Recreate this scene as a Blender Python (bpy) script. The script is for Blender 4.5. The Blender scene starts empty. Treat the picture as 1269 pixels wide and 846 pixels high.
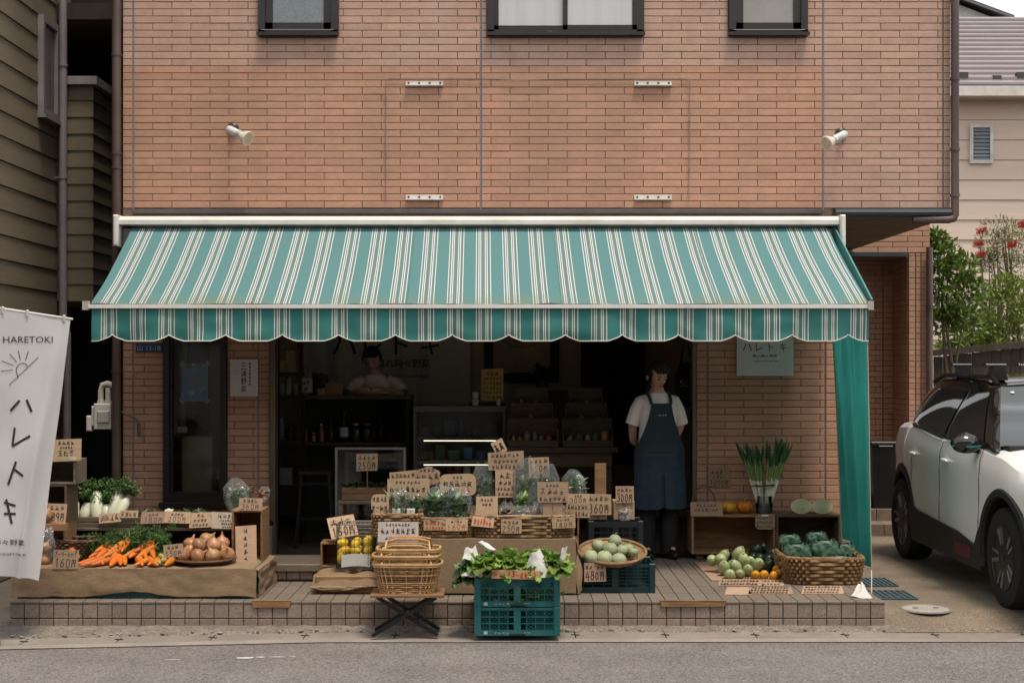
import bpy, math, random
from mathutils import Vector, Matrix, Euler, noise
R = math.radians
sc = bpy.context.scene
COL = sc.collection
# ------------------------------------------------------------------ camera, world, sun, exposure
FPX, HX, HY, CAMZ = 1800.0, 630.0, 450.0, 1.78      # focal length in photo pixels, horizon point, eye height
cam_d = bpy.data.cameras.new('camera'); cam = bpy.data.objects.new('camera', cam_d); COL.objects.link(cam)
cam.location = (0, 0, CAMZ); cam.rotation_euler = (R(90), 0, 0)
cam_d.sensor_width = 36; cam_d.lens = FPX / 1269 * 36
cam_d.shift_x = (634.5 - HX) / 1269; cam_d.shift_y = (HY - 423) / 1269
cam_d.clip_end = 1500
sc.camera = cam
wd = bpy.data.worlds.new('World'); sc.world = wd; wd.use_nodes = True
wn, wl = wd.node_tree.nodes, wd.node_tree.links
sky = wn.new('ShaderNodeTexSky'); sky.sky_type = 'NISHITA'; sky.sun_disc = False
SUN_EL, SUN_AZ = R(72), R(150)      # azimuth measured from +Y towards +X
sky.sun_elevation = SUN_EL; sky.sun_rotation = SUN_AZ
sky.air_density = 1.0; sky.dust_density = 1.0; sky.ozone_density = 1.0
hs = wn.new('ShaderNodeHueSaturation'); hs.inputs['Saturation'].default_value = 0.03
bgn = wn['Background']; bgn.inputs['Strength'].default_value = 0.14
wl.new(sky.outputs[0], hs.inputs['Color']); wl.new(hs.outputs[0], bgn.inputs[0])
sun_d = bpy.data.lights.new('sun', 'SUN'); sun = bpy.data.objects.new('sun', sun_d); COL.objects.link(sun)
sun_d.energy = 1.9; sun_d.angle = R(14); sun_d.color = (1.0, 0.88, 0.74)
sdir = Vector((math.sin(SUN_AZ) * math.cos(SUN_EL), math.cos(SUN_AZ) * math.cos(SUN_EL), math.sin(SUN_EL)))
sun.rotation_euler = (-sdir).to_track_quat('-Z', 'Y').to_euler()
sun.location = sdir * 30
vs = sc.view_settings
vs.view_transform = 'Standard'; vs.look = 'None'; vs.exposure = 0.84; vs.gamma = 1.0; vs.use_curve_mapping = False
sc.cycles.use_denoising = True
sc.cycles.max_bounces = 8; sc.cycles.transparent_max_bounces = 24
sc.cycles.caustics_reflective = False; sc.cycles.caustics_refractive = False

def S(Y): return FPX / Y
def W(px, Y): return (px - HX) * Y / FPX
def Z(py, Y): return CAMZ - (py - HY) * Y / FPX
def P(px, py, Y): return Vector((W(px, Y), Y, Z(py, Y)))
def YG(py, z): return (CAMZ - z) * FPX / (py - HY)      # depth of a point of known height seen at row py

# ------------------------------------------------------------------ materials
MATS = {}
def M(name, col, rough=.65, var=.18, scale=5.0, bump=0.0, bscale=60.0, metal=0.0, col2=None, rnd=0.0, spec=.4, coat=0.0,
      trans=0.0, emit=0.0, stretch=(1, 1, 1), detail=6.0, dirt=None, dscale=1.2, damt=.5, dstretch=(1,1,1), fine=0.0, fscale=200.0, sss=0.0):
    if name in MATS: return MATS[name]
    m = bpy.data.materials.new(name); m.use_nodes = True; MATS[name] = m
    n, l = m.node_tree.nodes, m.node_tree.links
    b = n['Principled BSDF']
    b.inputs['Roughness'].default_value = rough; b.inputs['Metallic'].default_value = metal
    b.inputs['Specular IOR Level'].default_value = spec; b.inputs['Coat Weight'].default_value = coat
    if sss: b.inputs['Subsurface Weight'].default_value = sss; b.inputs['Subsurface Radius'].default_value = (.02, .01, .005)
    tc = n.new('ShaderNodeTexCoord'); mp = n.new('ShaderNodeMapping'); mp.inputs['Scale'].default_value = stretch
    l.new(tc.outputs['Object'], mp.inputs[0])
    oi = n.new('ShaderNodeObjectInfo')
    off = n.new('ShaderNodeVectorMath'); off.operation = 'MULTIPLY_ADD'
    cmb = n.new('ShaderNodeCombineXYZ')
    for k in range(3): l.new(oi.outputs['Random'], cmb.inputs[k])
    l.new(cmb.outputs[0], off.inputs[0]); off.inputs[1].default_value = (37., 61., 23.); l.new(mp.outputs[0], off.inputs[2])
    nz = n.new('ShaderNodeTexNoise'); nz.inputs['Scale'].default_value = scale; nz.inputs['Detail'].default_value = detail
    nz.inputs['Roughness'].default_value = .62
    l.new(off.outputs[0], nz.inputs['Vector'])
    c2 = col2 if col2 else tuple(c * (1 - var * 1.6) for c in col)
    mx = n.new('ShaderNodeMix'); mx.data_type = 'RGBA'
    rp = n.new('ShaderNodeMapRange'); rp.inputs['From Min'].default_value = .32; rp.inputs['From Max'].default_value = .68
    l.new(nz.outputs['Fac'], rp.inputs['Value']); l.new(rp.outputs[0], mx.inputs['Factor'])
    mx.inputs['A'].default_value = (*col, 1); mx.inputs['B'].default_value = (*c2, 1)
    out = mx.outputs['Result']
    if dirt:
        dn = n.new('ShaderNodeTexNoise'); dn.inputs['Scale'].default_value = dscale; dn.inputs['Detail'].default_value = 8
        gp = n.new('ShaderNodeNewGeometry'); dmp = n.new('ShaderNodeMapping'); dmp.inputs['Scale'].default_value = dstretch
        l.new(gp.outputs['Position'], dmp.inputs[0]); l.new(dmp.outputs[0], dn.inputs['Vector'])
        dr = n.new('ShaderNodeMapRange'); dr.inputs['From Min'].default_value = .48; dr.inputs['From Max'].default_value = .7
        dr.inputs['To Max'].default_value = damt
        l.new(dn.outputs['Fac'], dr.inputs['Value'])
        dm = n.new('ShaderNodeMix'); dm.data_type = 'RGBA'; l.new(dr.outputs[0], dm.inputs['Factor'])
        l.new(out, dm.inputs['A']); dm.inputs['B'].default_value = (*dirt, 1); out = dm.outputs['Result']
    if fine:
        fn = n.new('ShaderNodeTexNoise'); fn.inputs['Scale'].default_value = fscale; fn.inputs['Detail'].default_value = 2
        l.new(off.outputs[0], fn.inputs['Vector'])
        fr = n.new('ShaderNodeMapRange'); fr.inputs['From Min'].default_value = .3; fr.inputs['From Max'].default_value = .7
        fr.inputs['To Min'].default_value = 1 - fine; fr.inputs['To Max'].default_value = 1 + fine
        l.new(fn.outputs['Fac'], fr.inputs['Value'])
        fm = n.new('ShaderNodeHueSaturation'); l.new(fr.outputs[0], fm.inputs['Value']); l.new(out, fm.inputs['Color']); out = fm.outputs[0]
    if rnd:
        geo = n.new('ShaderNodeNewGeometry')
        ad = n.new('ShaderNodeMath'); ad.operation = 'ADD'; l.new(oi.outputs['Random'], ad.inputs[0]); l.new(geo.outputs['Random Per Island'], ad.inputs[1])
        fr = n.new('ShaderNodeMath'); fr.operation = 'FRACT'; l.new(ad.outputs[0], fr.inputs[0])
        mr = n.new('ShaderNodeMapRange'); mr.inputs['To Min'].default_value = 1 - rnd; mr.inputs['To Max'].default_value = 1 + rnd
        l.new(fr.outputs[0], mr.inputs['Value'])
        hv = n.new('ShaderNodeHueSaturation'); l.new(mr.outputs[0], hv.inputs['Value']); l.new(out, hv.inputs['Color'])
        mh = n.new('ShaderNodeMath'); mh.operation = 'MULTIPLY'; mh.inputs[1].default_value = 7.31; l.new(fr.outputs[0], mh.inputs[0])
        f2 = n.new('ShaderNodeMath'); f2.operation = 'FRACT'; l.new(mh.outputs[0], f2.inputs[0])
        m2 = n.new('ShaderNodeMapRange'); m2.inputs['To Min'].default_value = .5 - rnd * .045; m2.inputs['To Max'].default_value = .5 + rnd * .045
        l.new(f2.outputs[0], m2.inputs['Value']); l.new(m2.outputs[0], hv.inputs['Hue'])
        out = hv.outputs[0]
    l.new(out, b.inputs['Base Color'])
    if bump:
        bz = n.new('ShaderNodeTexNoise'); bz.inputs['Scale'].default_value = bscale; bz.inputs['Detail'].default_value = 5
        l.new(off.outputs[0], bz.inputs['Vector'])
        bp = n.new('ShaderNodeBump'); bp.inputs['Strength'].default_value = min(1, bump); bp.inputs['Distance'].default_value = .01 * max(1, bump)
        l.new(bz.outputs['Fac'], bp.inputs['Height']); l.new(bp.outputs[0], b.inputs['Normal'])
    if trans:      # thin leaf or cloth: light passes through
        tl = n.new('ShaderNodeBsdfTranslucent'); ms = n.new('ShaderNodeMixShader'); ms.inputs[0].default_value = trans
        l.new(out, tl.inputs[0]); l.new(b.outputs[0], ms.inputs[1]); l.new(tl.outputs[0], ms.inputs[2])
        l.new(ms.outputs[0], n['Material Output'].inputs[0])
    if emit:
        b.inputs['Emission Color'].default_value = (*col, 1); b.inputs['Emission Strength'].default_value = emit
    return m

def film(name, tint=(.9, .95, .95), clear=.8, rough=.12):
    if name in MATS: return MATS[name]
    m = bpy.data.materials.new(name); m.use_nodes = True; MATS[name] = m
    n, l = m.node_tree.nodes, m.node_tree.links
    for x in list(n):
        if x.type != 'OUTPUT_MATERIAL': n.remove(x)
    tr = n.new('ShaderNodeBsdfTransparent'); tr.inputs[0].default_value = (*tint, 1)
    gl = n.new('ShaderNodeBsdfGlossy'); gl.inputs['Roughness'].default_value = rough
    fz = n.new('ShaderNodeFresnel'); fz.inputs[0].default_value = 1.5
    mr = n.new('ShaderNodeMapRange'); mr.inputs['To Min'].default_value = (1 - clear) * .05; mr.inputs['To Max'].default_value = 1 if clear > .9 else .75
    l.new(fz.outputs[0], mr.inputs['Value'])
    ms = n.new('ShaderNodeMixShader'); l.new(mr.outputs[0], ms.inputs[0]); l.new(tr.outputs[0], ms.inputs[1]); l.new(gl.outputs[0], ms.inputs[2])
    nz = n.new('ShaderNodeTexNoise'); nz.inputs['Scale'].default_value = 38
    bp = n.new('ShaderNodeBump'); bp.inputs['Strength'].default_value = .8 if clear < .9 else .03; bp.inputs['Distance'].default_value = .02
    tc = n.new('ShaderNodeTexCoord'); l.new(tc.outputs['Object'], nz.inputs['Vector'])
    l.new(nz.outputs['Fac'], bp.inputs['Height']); l.new(bp.outputs[0], gl.inputs['Normal'])
    if clear < .9:      # slightly milky film
        df = n.new('ShaderNodeBsdfDiffuse'); df.inputs[0].default_value = (.75,.78,.77,1); m2 = n.new('ShaderNodeMixShader'); m2.inputs[0].default_value = .07
        l.new(ms.outputs[0], m2.inputs[1]); l.new(df.outputs[0], m2.inputs[2]); ms = m2
    l.new(ms.outputs[0], n['Material Output'].inputs[0])
    return m

# ------------------------------------------------------------------ mesh builder
class MB:
    def __init__(s): s.v = []; s.f = []; s.mi = []; s.uv = {}
    def add(s, vs, fs, mi=0):
        o = len(s.v); s.v += [tuple(v) for v in vs]
        for f in fs: s.f.append(tuple(i + o for i in f)); s.mi.append(mi)
        return s
    def box(s, x0, x1, y0, y1, z0, z1, mi=0):
        return s.add([(x0,y0,z0),(x1,y0,z0),(x1,y1,z0),(x0,y1,z0),(x0,y0,z1),(x1,y0,z1),(x1,y1,z1),(x0,y1,z1)],
              [(0,3,2,1),(4,5,6,7),(0,1,5,4),(1,2,6,5),(2,3,7,6),(3,0,4,7)], mi)
    def cbox(s, x0, x1, y0, y1, z0, z1, c=.003, mi=0):      # box whose front edges are chamfered
        return s.add([(x0,y1,z0),(x1,y1,z0),(x1,y1,z1),(x0,y1,z1),(x0,y0+c,z0),(x1,y0+c,z0),(x1,y0+c,z1),(x0,y0+c,z1),
                      (x0+c,y0,z0+c),(x1-c,y0,z0+c),(x1-c,y0,z1-c),(x0+c,y0,z1-c)],
              [(8,9,10,11),(4,5,9,8),(5,6,10,9),(6,7,11,10),(7,4,8,11),(0,1,5,4),(1,2,6,5),(2,3,7,6),(3,0,4,7)], mi)
    def obox(s, c, size, rot=(0,0,0), mi=0):
        m = Matrix.Translation(c) @ Euler(rot).to_matrix().to_4x4()
        t = MB(); a,b,d = [q/2 for q in size]; t.box(-a,a,-b,b,-d,d)
        return s.add([m @ Vector(v) for v in t.v], t.f, mi)
    def bar(s, p0, p1, w, h, mi=0, up=(0,0,1)):
        p0, p1 = Vector(p0), Vector(p1); d = (p1-p0).normalized(); u = Vector(up)
        if abs(d.dot(u)) > .98: u = Vector((0,1,0))
        r = d.cross(u).normalized(); u = r.cross(d)
        v = []
        for p in (p0, p1):
            for a,b in ((-1,-1),(1,-1),(1,1),(-1,1)): v.append(p + r*a*w/2 + u*b*h/2)
        return s.add(v, [(0,1,2,3),(7,6,5,4),(0,4,5,1),(1,5,6,2),(2,6,7,3),(3,7,4,0)], mi)
    def tube(s, pts, r, n=6, closed=False, caps=True, mi=0):
        pts = [Vector(p) for p in pts]; k = len(pts); rs = r if isinstance(r, (list, tuple)) else [r]*k
        vs = []; pr = None
        for i, p in enumerate(pts):
            if closed: d = pts[(i+1) % k] - pts[i-1]
            else: d = pts[min(i+1,k-1)] - pts[max(i-1,0)]
            d = d.normalized() if d.length > 1e-9 else Vector((0,0,1))
            if pr is None: a = d.orthogonal().normalized()
            else:
                a = pr - d*pr.dot(d); a = a.normalized() if a.length > 1e-6 else d.orthogonal().normalized()
            pr = a; b = d.cross(a)
            for j in range(n):
                t = 2*math.pi*j/n; vs.append(p + (a*math.cos(t) + b*math.sin(t))*rs[i])
        fs = []
        for i in range(k if closed else k-1):
            i2 = (i+1) % k
            for j in range(n): fs.append((i*n+j, i*n+(j+1)%n, i2*n+(j+1)%n, i2*n+j))
        if caps and not closed: fs += [tuple(range(n-1,-1,-1)), tuple(range((k-1)*n, k*n))]
        return s.add(vs, fs, mi)
    def cyl(s, p0, p1, r0, r1=None, n=12, mi=0): return s.tube([p0, p1], [r0, r0 if r1 is None else r1], n, mi=mi)
    def lathe(s, prof, c=(0,0,0), n=12, mat=None, mi=0, wob=0.0, seed=0):
        c = Vector(c); vs = []; fs = []
        for (r, z) in prof:
            for j in range(n):
                t = 2*math.pi*j/n; v = Vector((r*math.cos(t), r*math.sin(t), z))
                if wob: v *= 1 + wob*noise.noise(v*9 + Vector((seed*3.1, seed*1.7, 0)))
                vs.append(c + (mat @ v if mat else v))
        k = len(prof)
        for i in range(k-1):
            for j in range(n): fs.append((i*n+j, i*n+(j+1)%n, (i+1)*n+(j+1)%n, (i+1)*n+j))
        fs.append(tuple(range(n-1,-1,-1))); fs.append(tuple(range((k-1)*n, k*n)))
        return s.add(vs, fs, mi)
    def ball(s, c, r, nu=12, nv=8, wob=0.0, seed=0, mi=0, mat=None):
        r = r if isinstance(r, (tuple, list)) else (r,r,r)
        prof_v = []; fs = []; c = Vector(c)
        for i in range(nv+1):
            ph = math.pi*(i/nv) ; ph = min(max(ph,.02), math.pi-.02)
            for j in range(nu):
                t = 2*math.pi*j/nu
                d = Vector((math.sin(ph)*math.cos(t), math.sin(ph)*math.sin(t), math.cos(ph)))
                k = 1 + (wob*noise.noise(d*1.7 + Vector((seed*5.3, seed, seed*2.1))) if wob else 0)
                v = Vector((d.x*r[0]*k, d.y*r[1]*k, d.z*r[2]*k)); prof_v.append(c + (mat @ v if mat else v))
        for i in range(nv):
            for j in range(nu): fs.append((i*nu+j, (i+1)*nu+j, (i+1)*nu+(j+1)%nu, i*nu+(j+1)%nu))
        return s.add(prof_v, fs, mi)
    def grid(s, nu, nv, fn, mi=0, uv=None):
        vs = [fn(i/nu, j/nv) for j in range(nv+1) for i in range(nu+1)]
        fs = [(j*(nu+1)+i, j*(nu+1)+i+1, (j+1)*(nu+1)+i+1, (j+1)*(nu+1)+i) for j in range(nv) for i in range(nu)]
        o = len(s.v)
        if uv:
            for j in range(nv+1):
                for i in range(nu+1): s.uv[o + j*(nu+1)+i] = uv(i/nu, j/nv)
        return s.add(vs, fs, mi)
    def leaf(s, p, d, ln, w, droop=.3, up=(0,0,1), n=3, fold=.25, mi=0):
        p, d = Vector(p), Vector(d).normalized(); u = Vector(up); r = d.cross(u)
        if r.length < 1e-3: r = Vector((1,0,0))
        r.normalize(); u = r.cross(d).normalized(); vs = []; q = p.copy()
        for i in range(n+1):
            t = i/n; ww = w*.5*(math.sin(math.pi*min(1, .12 + t*.86))**.8)
            vs += [q - r*ww + u*ww*fold, q.copy(), q + r*ww + u*ww*fold]
            d = (d - u*droop/n).normalized(); u = r.cross(d).normalized(); q = q + d*ln/n
        fs = []
        for i in range(n):
            a = i*3; fs += [(a, a+1, a+4, a+3), (a+1, a+2, a+5, a+4)]
        return s.add(vs, fs, mi)
    def quadleaf(s, p, d, ln, w, u):
        p, d, u = Vector(p), Vector(d), Vector(u); r = d.cross(u)
        if r.length < 1e-4: r = Vector((1,0,0))
        r = r.normalized()*w/2
        return s.add([p, p + d*ln*.5 - r, p + d*ln, p + d*ln*.5 + r], [(0,1,2,3)])
    def prism(s, pts, y0, y1, mi=0):       # outline in x,z swept from y0 to y1
        k = len(pts); vs = [(x,y0,z) for x,z in pts] + [(x,y1,z) for x,z in pts]
        fs = [tuple(range(k)), tuple(range(2*k-1, k-1, -1))] + [(i, k+i, k+(i+1)%k, (i+1)%k) for i in range(k)]
        return s.add(vs, fs, mi)
    def xf(s, m):
        s.v = [tuple(m @ Vector(v)) for v in s.v]; return s
    def merge(s, o, m=None):
        return s.add([m @ Vector(v) for v in o.v] if m else o.v, o.f)

def mesh(name, mb, mats, smooth=False, off=(0,0,0), angle=40):
    me = bpy.data.meshes.new(name); o = Vector(off)
    me.from_pydata([tuple(Vector(v) - o) for v in mb.v], [], mb.f)
    for m in (mats if isinstance(mats, (list, tuple)) else [mats]): me.materials.append(m)
    if any(mb.mi): me.polygons.foreach_set('material_index', mb.mi)
    if mb.uv:
        ul = me.uv_layers.new(name='UVMap')
        for lp in me.loops: ul.data[lp.index].uv = mb.uv.get(lp.vertex_index, (0, 0))
    if smooth: me.shade_smooth(); me.set_sharp_from_angle(angle=R(angle))
    me.update(); return me
def tag(o, label=None, cat=None, group=None, kind=None):
    if label: o['label'] = label
    if cat: o['category'] = cat
    if group: o['group'] = group
    if kind: o['kind'] = kind
    return o
def wpos(o):
    p = Vector((0,0,0))
    while o is not None: p += o.location; o = o.parent
    return p
def put(name, me, parent=None, loc=(0,0,0), rot=(0,0,0), scale=(1,1,1)):
    o = bpy.data.objects.new(name, me); COL.objects.link(o); o.location = loc; o.rotation_euler = rot; o.scale = scale
    if parent: o.parent = parent
    return o
def part(name, mb, mat, parent, smooth=False, kind=None, label=None, angle=40):     # vertices given in world space, parents never turned
    o = bpy.data.objects.new(name, mesh(name, mb, mat, smooth, wpos(parent), angle)); COL.objects.link(o); o.parent = parent
    tag(o, label, None, None, 'stuff' if name == 'lettering' else kind); return o
def solo(name, mb, mat, label, cat, group=None, smooth=False, kind=None, angle=40):   # a thing that is one mesh; origin at its base
    xs = [v[0] for v in mb.v]; ys = [v[1] for v in mb.v]; zs = [v[2] for v in mb.v]
    c = ((min(xs)+max(xs))/2, (min(ys)+max(ys))/2, min(zs))
    o = put(name, mesh(name, mb, mat, smooth, c, angle), None, c); tag(o, label, cat, group, kind); return o
def thing(name, label, cat, loc=(0,0,0), group=None):
    o = bpy.data.objects.new(name, None); COL.objects.link(o); o.location = loc; o.empty_display_size = .1
    return tag(o, label, cat, group)
def struct(name, mb, mat, smooth=False, label=None):
    o = put(name, mesh(name, mb, mat, smooth)); tag(o, label, None, None, 'structure'); return o
def clone(root, loc, rot=(0,0,0), scale=(1,1,1), label=None):
    r = root.copy(); COL.objects.link(r); r.location = loc; r.rotation_euler = rot; r.scale = scale
    if label: r['label'] = label
    for ch in list(root.children):
        c = ch.copy(); COL.objects.link(c); c.parent = r
        for g in list(ch.children):
            d = g.copy(); COL.objects.link(d); d.parent = c
    return r

# ------------------------------------------------------------------ lettering
_TXT = {}
def glyphs(s):
    if s not in _TXT:
        cu = bpy.data.curves.new('lettering', 'FONT'); cu.body = s; cu.resolution_u = 2
        ob = bpy.data.objects.new('lettering', cu); COL.objects.link(ob)
        bpy.context.view_layer.update()
        me = bpy.data.meshes.new_from_object(ob.evaluated_get(bpy.context.evaluated_depsgraph_get()))
        v = [(a.co.x, a.co.y) for a in me.vertices]; f = [tuple(p.vertices) for p in me.polygons]
        bpy.data.objects.remove(ob); bpy.data.curves.remove(cu); bpy.data.meshes.remove(me)
        x0 = min(a for a,b in v); x1 = max(a for a,b in v); y0 = min(b for a,b in v); y1 = max(b for a,b in v)
        _TXT[s] = (v, f, x0, x1, y0, y1)
    return _TXT[s]
def text2d(mb, s, cx, cy, h=None, w=None, fn=lambda x, y: (x, 0, y), mi=0):      # printed text centred on cx, cy
    v, f, x0, x1, y0, y1 = glyphs(s)
    k = (h/(y1-y0)) if h else (w/(x1-x0)); kx = (w/(x1-x0)) if w else k
    mb.add([fn(cx + (a-(x0+x1)/2)*kx, cy + (b-(y0+y1)/2)*k) for a, b in v], f, mi)
def arc(cx, cy, rx, ry, a0, a1, n=7): return [(cx+rx*math.cos(R(a0+(a1-a0)*i/n)), cy+ry*math.sin(R(a0+(a1-a0)*i/n))) for i in range(n+1)]
HAND = {'0':[arc(.45,.5,.33,.5,90,440,10)], '1':[[(.35,.8),(.55,1),(.5,0)]], '2':[arc(.45,.75,.33,.25,160,-20,6)+[(.1,0),(.9,.04)]],
 '3':[arc(.4,.75,.32,.25,140,-80,6)+arc(.4,.26,.38,.26,80,-140,6)], '4':[[(.6,1),(.1,.35),(.9,.38)],[(.68,.75),(.62,0)]],
 '5':[[(.8,1),(.25,.97),(.2,.55)]+arc(.42,.3,.38,.3,110,-140,6)], '6':[[(.65,1),(.25,.55)]+arc(.47,.28,.34,.28,160,500,8)],
 '7':[[(.1,.95),(.85,1),(.4,0)]], '8':[arc(.47,.75,.27,.25,90,450,8), arc(.45,.26,.35,.27,90,450,8)], '9':[arc(.45,.7,.3,.28,0,360,8)+[(.7,0)]],
 '円':[[(.15,0),(.15,.9),(.85,.92),(.85,.05),(.7,0)],[(.5,.9),(.5,.5)],[(.17,.48),(.84,.48)]],
 'ア':[[(.1,.9),(.85,.92),(.6,.6)],[(.5,.75),(.45,.35),(.2,0)]], 'ー':[[(.05,.5),(.95,.52)]], 'リ':[[(.25,.9),(.25,.4)],[(.75,.95),(.72,.4),(.45,0)]],
 'レ':[[(.25,.95),(.25,.08),(.9,.5)]], 'ッ':[[(.15,.6),(.25,.35)],[(.45,.65),(.52,.4)],[(.85,.65),(.7,.25),(.35,0)]],
 'ド':[[(.35,1),(.35,0)],[(.37,.62),(.75,.42)],[(.7,.95),(.78,.8)],[(.85,1),(.93,.85)]], 'ト':[[(.35,1),(.35,0)],[(.37,.62),(.8,.4)]],
 'ハ':[[(.4,.85),(.1,.1)],[(.6,.85),(.92,.1)]], 'キ':[[(.15,.7),(.82,.78)],[(.1,.4),(.9,.48)],[(.42,1),(.58,0)]],
 'ナ':[[(.08,.65),(.92,.68)],[(.55,1),(.5,.5),(.2,0)]], 'ス':[[(.15,.9),(.8,.92),(.1,.05)],[(.5,.45),(.9,.05)]], 'メ':[[(.8,1),(.15,.02)],[(.25,.7),(.85,.2)]],
 'ね':[[(.25,1),(.25,0)],[(.08,.7),(.4,.75),(.08,.25),(.55,.7),(.85,.6),(.8,.1),(.55,.05),(.6,.25),(.95,.05)]],
 'ぎ':[[(.15,.75),(.75,.82)],[(.12,.5),(.8,.58)],[(.4,1),(.65,.35)],[(.3,.25),(.4,.03),(.75,.05)],[(.8,1),(.85,.9)],[(.92,1),(.97,.9)]],
 '玉':[[(.15,.92),(.85,.92)],[(.2,.5),(.8,.5)],[(.08,.05),(.94,.05)],[(.5,.9),(.5,.05)],[(.65,.3),(.75,.18)]], '-':[[(.1,.45),(.9,.5)]], ' ':[]}
def scrib(rg):
    st = []
    for k in range(rg.randint(2, 3)):
        y = .12 + .76*(k + rg.random()*.6)/3; st.append([(.05+rg.random()*.25, y), (.7+rg.random()*.28, y+rg.uniform(-.02,.1))])
    for k in range(rg.randint(1, 2)):
        x = .2 + .6*rg.random(); st.append([(x, 1-rg.random()*.25), (x+rg.uniform(-.2,.12), rg.random()*.25)])
    if rg.random() < .6: st.append([(.45+rg.random()*.2,.5),(.12+rg.random()*.1,.02)])
    if rg.random() < .5: st.append([(.5,.5),(.9,.05)])
    return st
def hand(mb, line, x, y, h, fn, rg, t=None, w=None, mi=0):      # handwriting; '#' is a character too small to read in the photograph
    t = t or h*.11; adv = h*.86
    if w: adv = w/max(1, len(line))
    for ch in line:
        a = rg.uniform(-.07,.07); dy = rg.uniform(-.06,.06)*h; k = rg.uniform(.88,1.06)
        for st in (scrib(rg) if ch == '#' else HAND.get(ch, [])):
            pts = [(x + adv*.86*(px+a*py)*k, y + dy + h*py*k) for px, py in st]
            for (ax, ay), (bx, by) in zip(pts, pts[1:]):
                L = math.hypot(bx-ax, by-ay) or 1; nx, ny = -(by-ay)/L*t/2, (bx-ax)/L*t/2; ex, ey = (bx-ax)/L*t*.3, (by-ay)/L*t*.3
                mb.add([fn(ax-ex+nx, ay-ey+ny), fn(ax-ex-nx, ay-ey-ny), fn(bx+ex-nx, by+ey-ny), fn(bx+ex+nx, by+ey+ny)], [(0,1,2,3)], mi)
        x += adv
rg = random.Random(7)
# ------------------------------------------------------------------ palette
brick_m = M('warm tile brick', (.47,.262,.172), .66, .10, 9, .25, 90, rnd=.075, fine=.08, fscale=120, dirt=(.31,.18,.125), dscale=1.0, damt=.5, dstretch=(2.2,2.2,.5))
brick_f = M('faded tile brick', (.45,.285,.215), .68, .10, 9, .25, 90, rnd=.075, fine=.08, fscale=120, dirt=(.47,.345,.285), dscale=1.1, damt=.45, dstretch=(2.2,2.2,.5))
mortar_m = M('dark mortar', (.20,.143,.116), .9, .25, 30)
joint_m = M('sealant joint', (.20,.20,.23), .6, .1)
frame_m = M('dark bronze frame', (.022,.018,.017), .35, .2, 8)
brown_pipe = M('brown pipe', (.085,.052,.045), .45, .2, 6, dirt=(.15,.11,.09), damt=.5)
grey_pipe = M('grey pipe', (.24,.21,.22), .5, .15, 6, dirt=(.13,.11,.10), damt=.5)
white_m = M('white enamel', (.68,.66,.62), .4, .08, 6, dirt=(.40,.36,.30), damt=.45, dscale=3)
steel_m = M('galvanised steel', (.62,.62,.60), .35, .1, 12, metal=.6)
black_m = M('black metal', (.012,.012,.013), .4, .2)
card_m = M('cardboard', (.39,.265,.17), .8, .12, 14, .15, 80, rnd=.22, stretch=(1,1,3), fine=.06)
card_w = M('pale card', (.52,.42,.34), .8, .08, 10)
ink_m = M('black ink', (.028,.022,.020), .7, 0)
red_ink = M('red ink', (.42,.05,.025), .7, 0)
white_ink = M('white ink', (.7,.7,.68), .7, 0)
wood_m = M('honey pine', (.30,.165,.075), .6, .3, 5, .15, 60, stretch=(1,6,8), rnd=.12, fine=.08)
wood_d = M('weathered dark wood', (.115,.075,.045), .7, .35, 6, .25, 60, stretch=(1,6,8), rnd=.15)
wood_g = M('grey old wood', (.20,.155,.11), .75, .3, 6, .3, 60, stretch=(1,6,8), rnd=.15)
burlap_m = M('burlap', (.30,.202,.118), .95, .16, 30, .7, 260, stretch=(1,1,4), fine=.26, fscale=170, dirt=(.21,.145,.09), dscale=3.5, damt=.3)
wick_m = M('willow wicker', (.30,.18,.085), .6, .3, 20, .2, 90, rnd=.25)
wick_d = M('brown wicker', (.135,.075,.040), .6, .3, 20, .2, 90, rnd=.3)
rattan_m = M('golden rattan', (.52,.315,.14), .45, .25, 20, .1, 90, rnd=.2)
teal_pl = M('teal crate plastic', (.014,.122,.128), .42, .15, 6, rnd=.08, dirt=(.06,.15,.15), dscale=5, damt=.5)
dteal_pl = M('deep teal crate plastic', (.007,.034,.036), .45, .15, 6)
dark_pl = M('black crate plastic', (.012,.017,.020), .5, .15, 6)
glass_m = film('window glass', (.82,.86,.85), .97, .02)
bag_m = film('clear bag film', (.93,.96,.95), .62, .10)

# ------------------------------------------------------------------ ground
asph = M('asphalt', (.185,.165,.155), .88, .15, 2.2, .7, 160, fine=.55, fscale=85, dirt=(.19,.175,.17), dscale=.5, damt=.6)
conc = M('gutter concrete', (.245,.213,.186), .85, .16, 4, .3, 120, fine=.22, fscale=150, dirt=(.15,.13,.11), dscale=2.4, damt=.65)
rub_m = M('rubble mortar', (.22,.19,.16), .95, .25, 14, .8, 70, fine=.35, fscale=70, dirt=(.12,.10,.085), dscale=6, damt=.7)
agg_m = M('exposed aggregate', (.23,.185,.135), .85, .18, 3, .6, 190, fine=.5, fscale=110, dirt=(.12,.09,.065), dscale=.8, damt=.5)
E_L = [(-60,8.55),(-3.6,8.98),(-1.2,9.26),(0.4,9.27),(60,9.30)]      # edge of the asphalt
struct('ground', MB().add([(-250,-250,-.02),(250,-250,-.02),(250,400,-.02),(-250,400,-.02)], [(0,1,2,3)]), M('bare ground', (.16,.14,.12), .9, .2, .5))
mb = MB(); k = len(E_L)
mb.add([(-60,-40,0),(60,-40,0)] + [(x,y,0) for x,y in E_L][::-1], [tuple(range(k+2))])
struct('road', mb, asph)
mb = MB()
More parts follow.
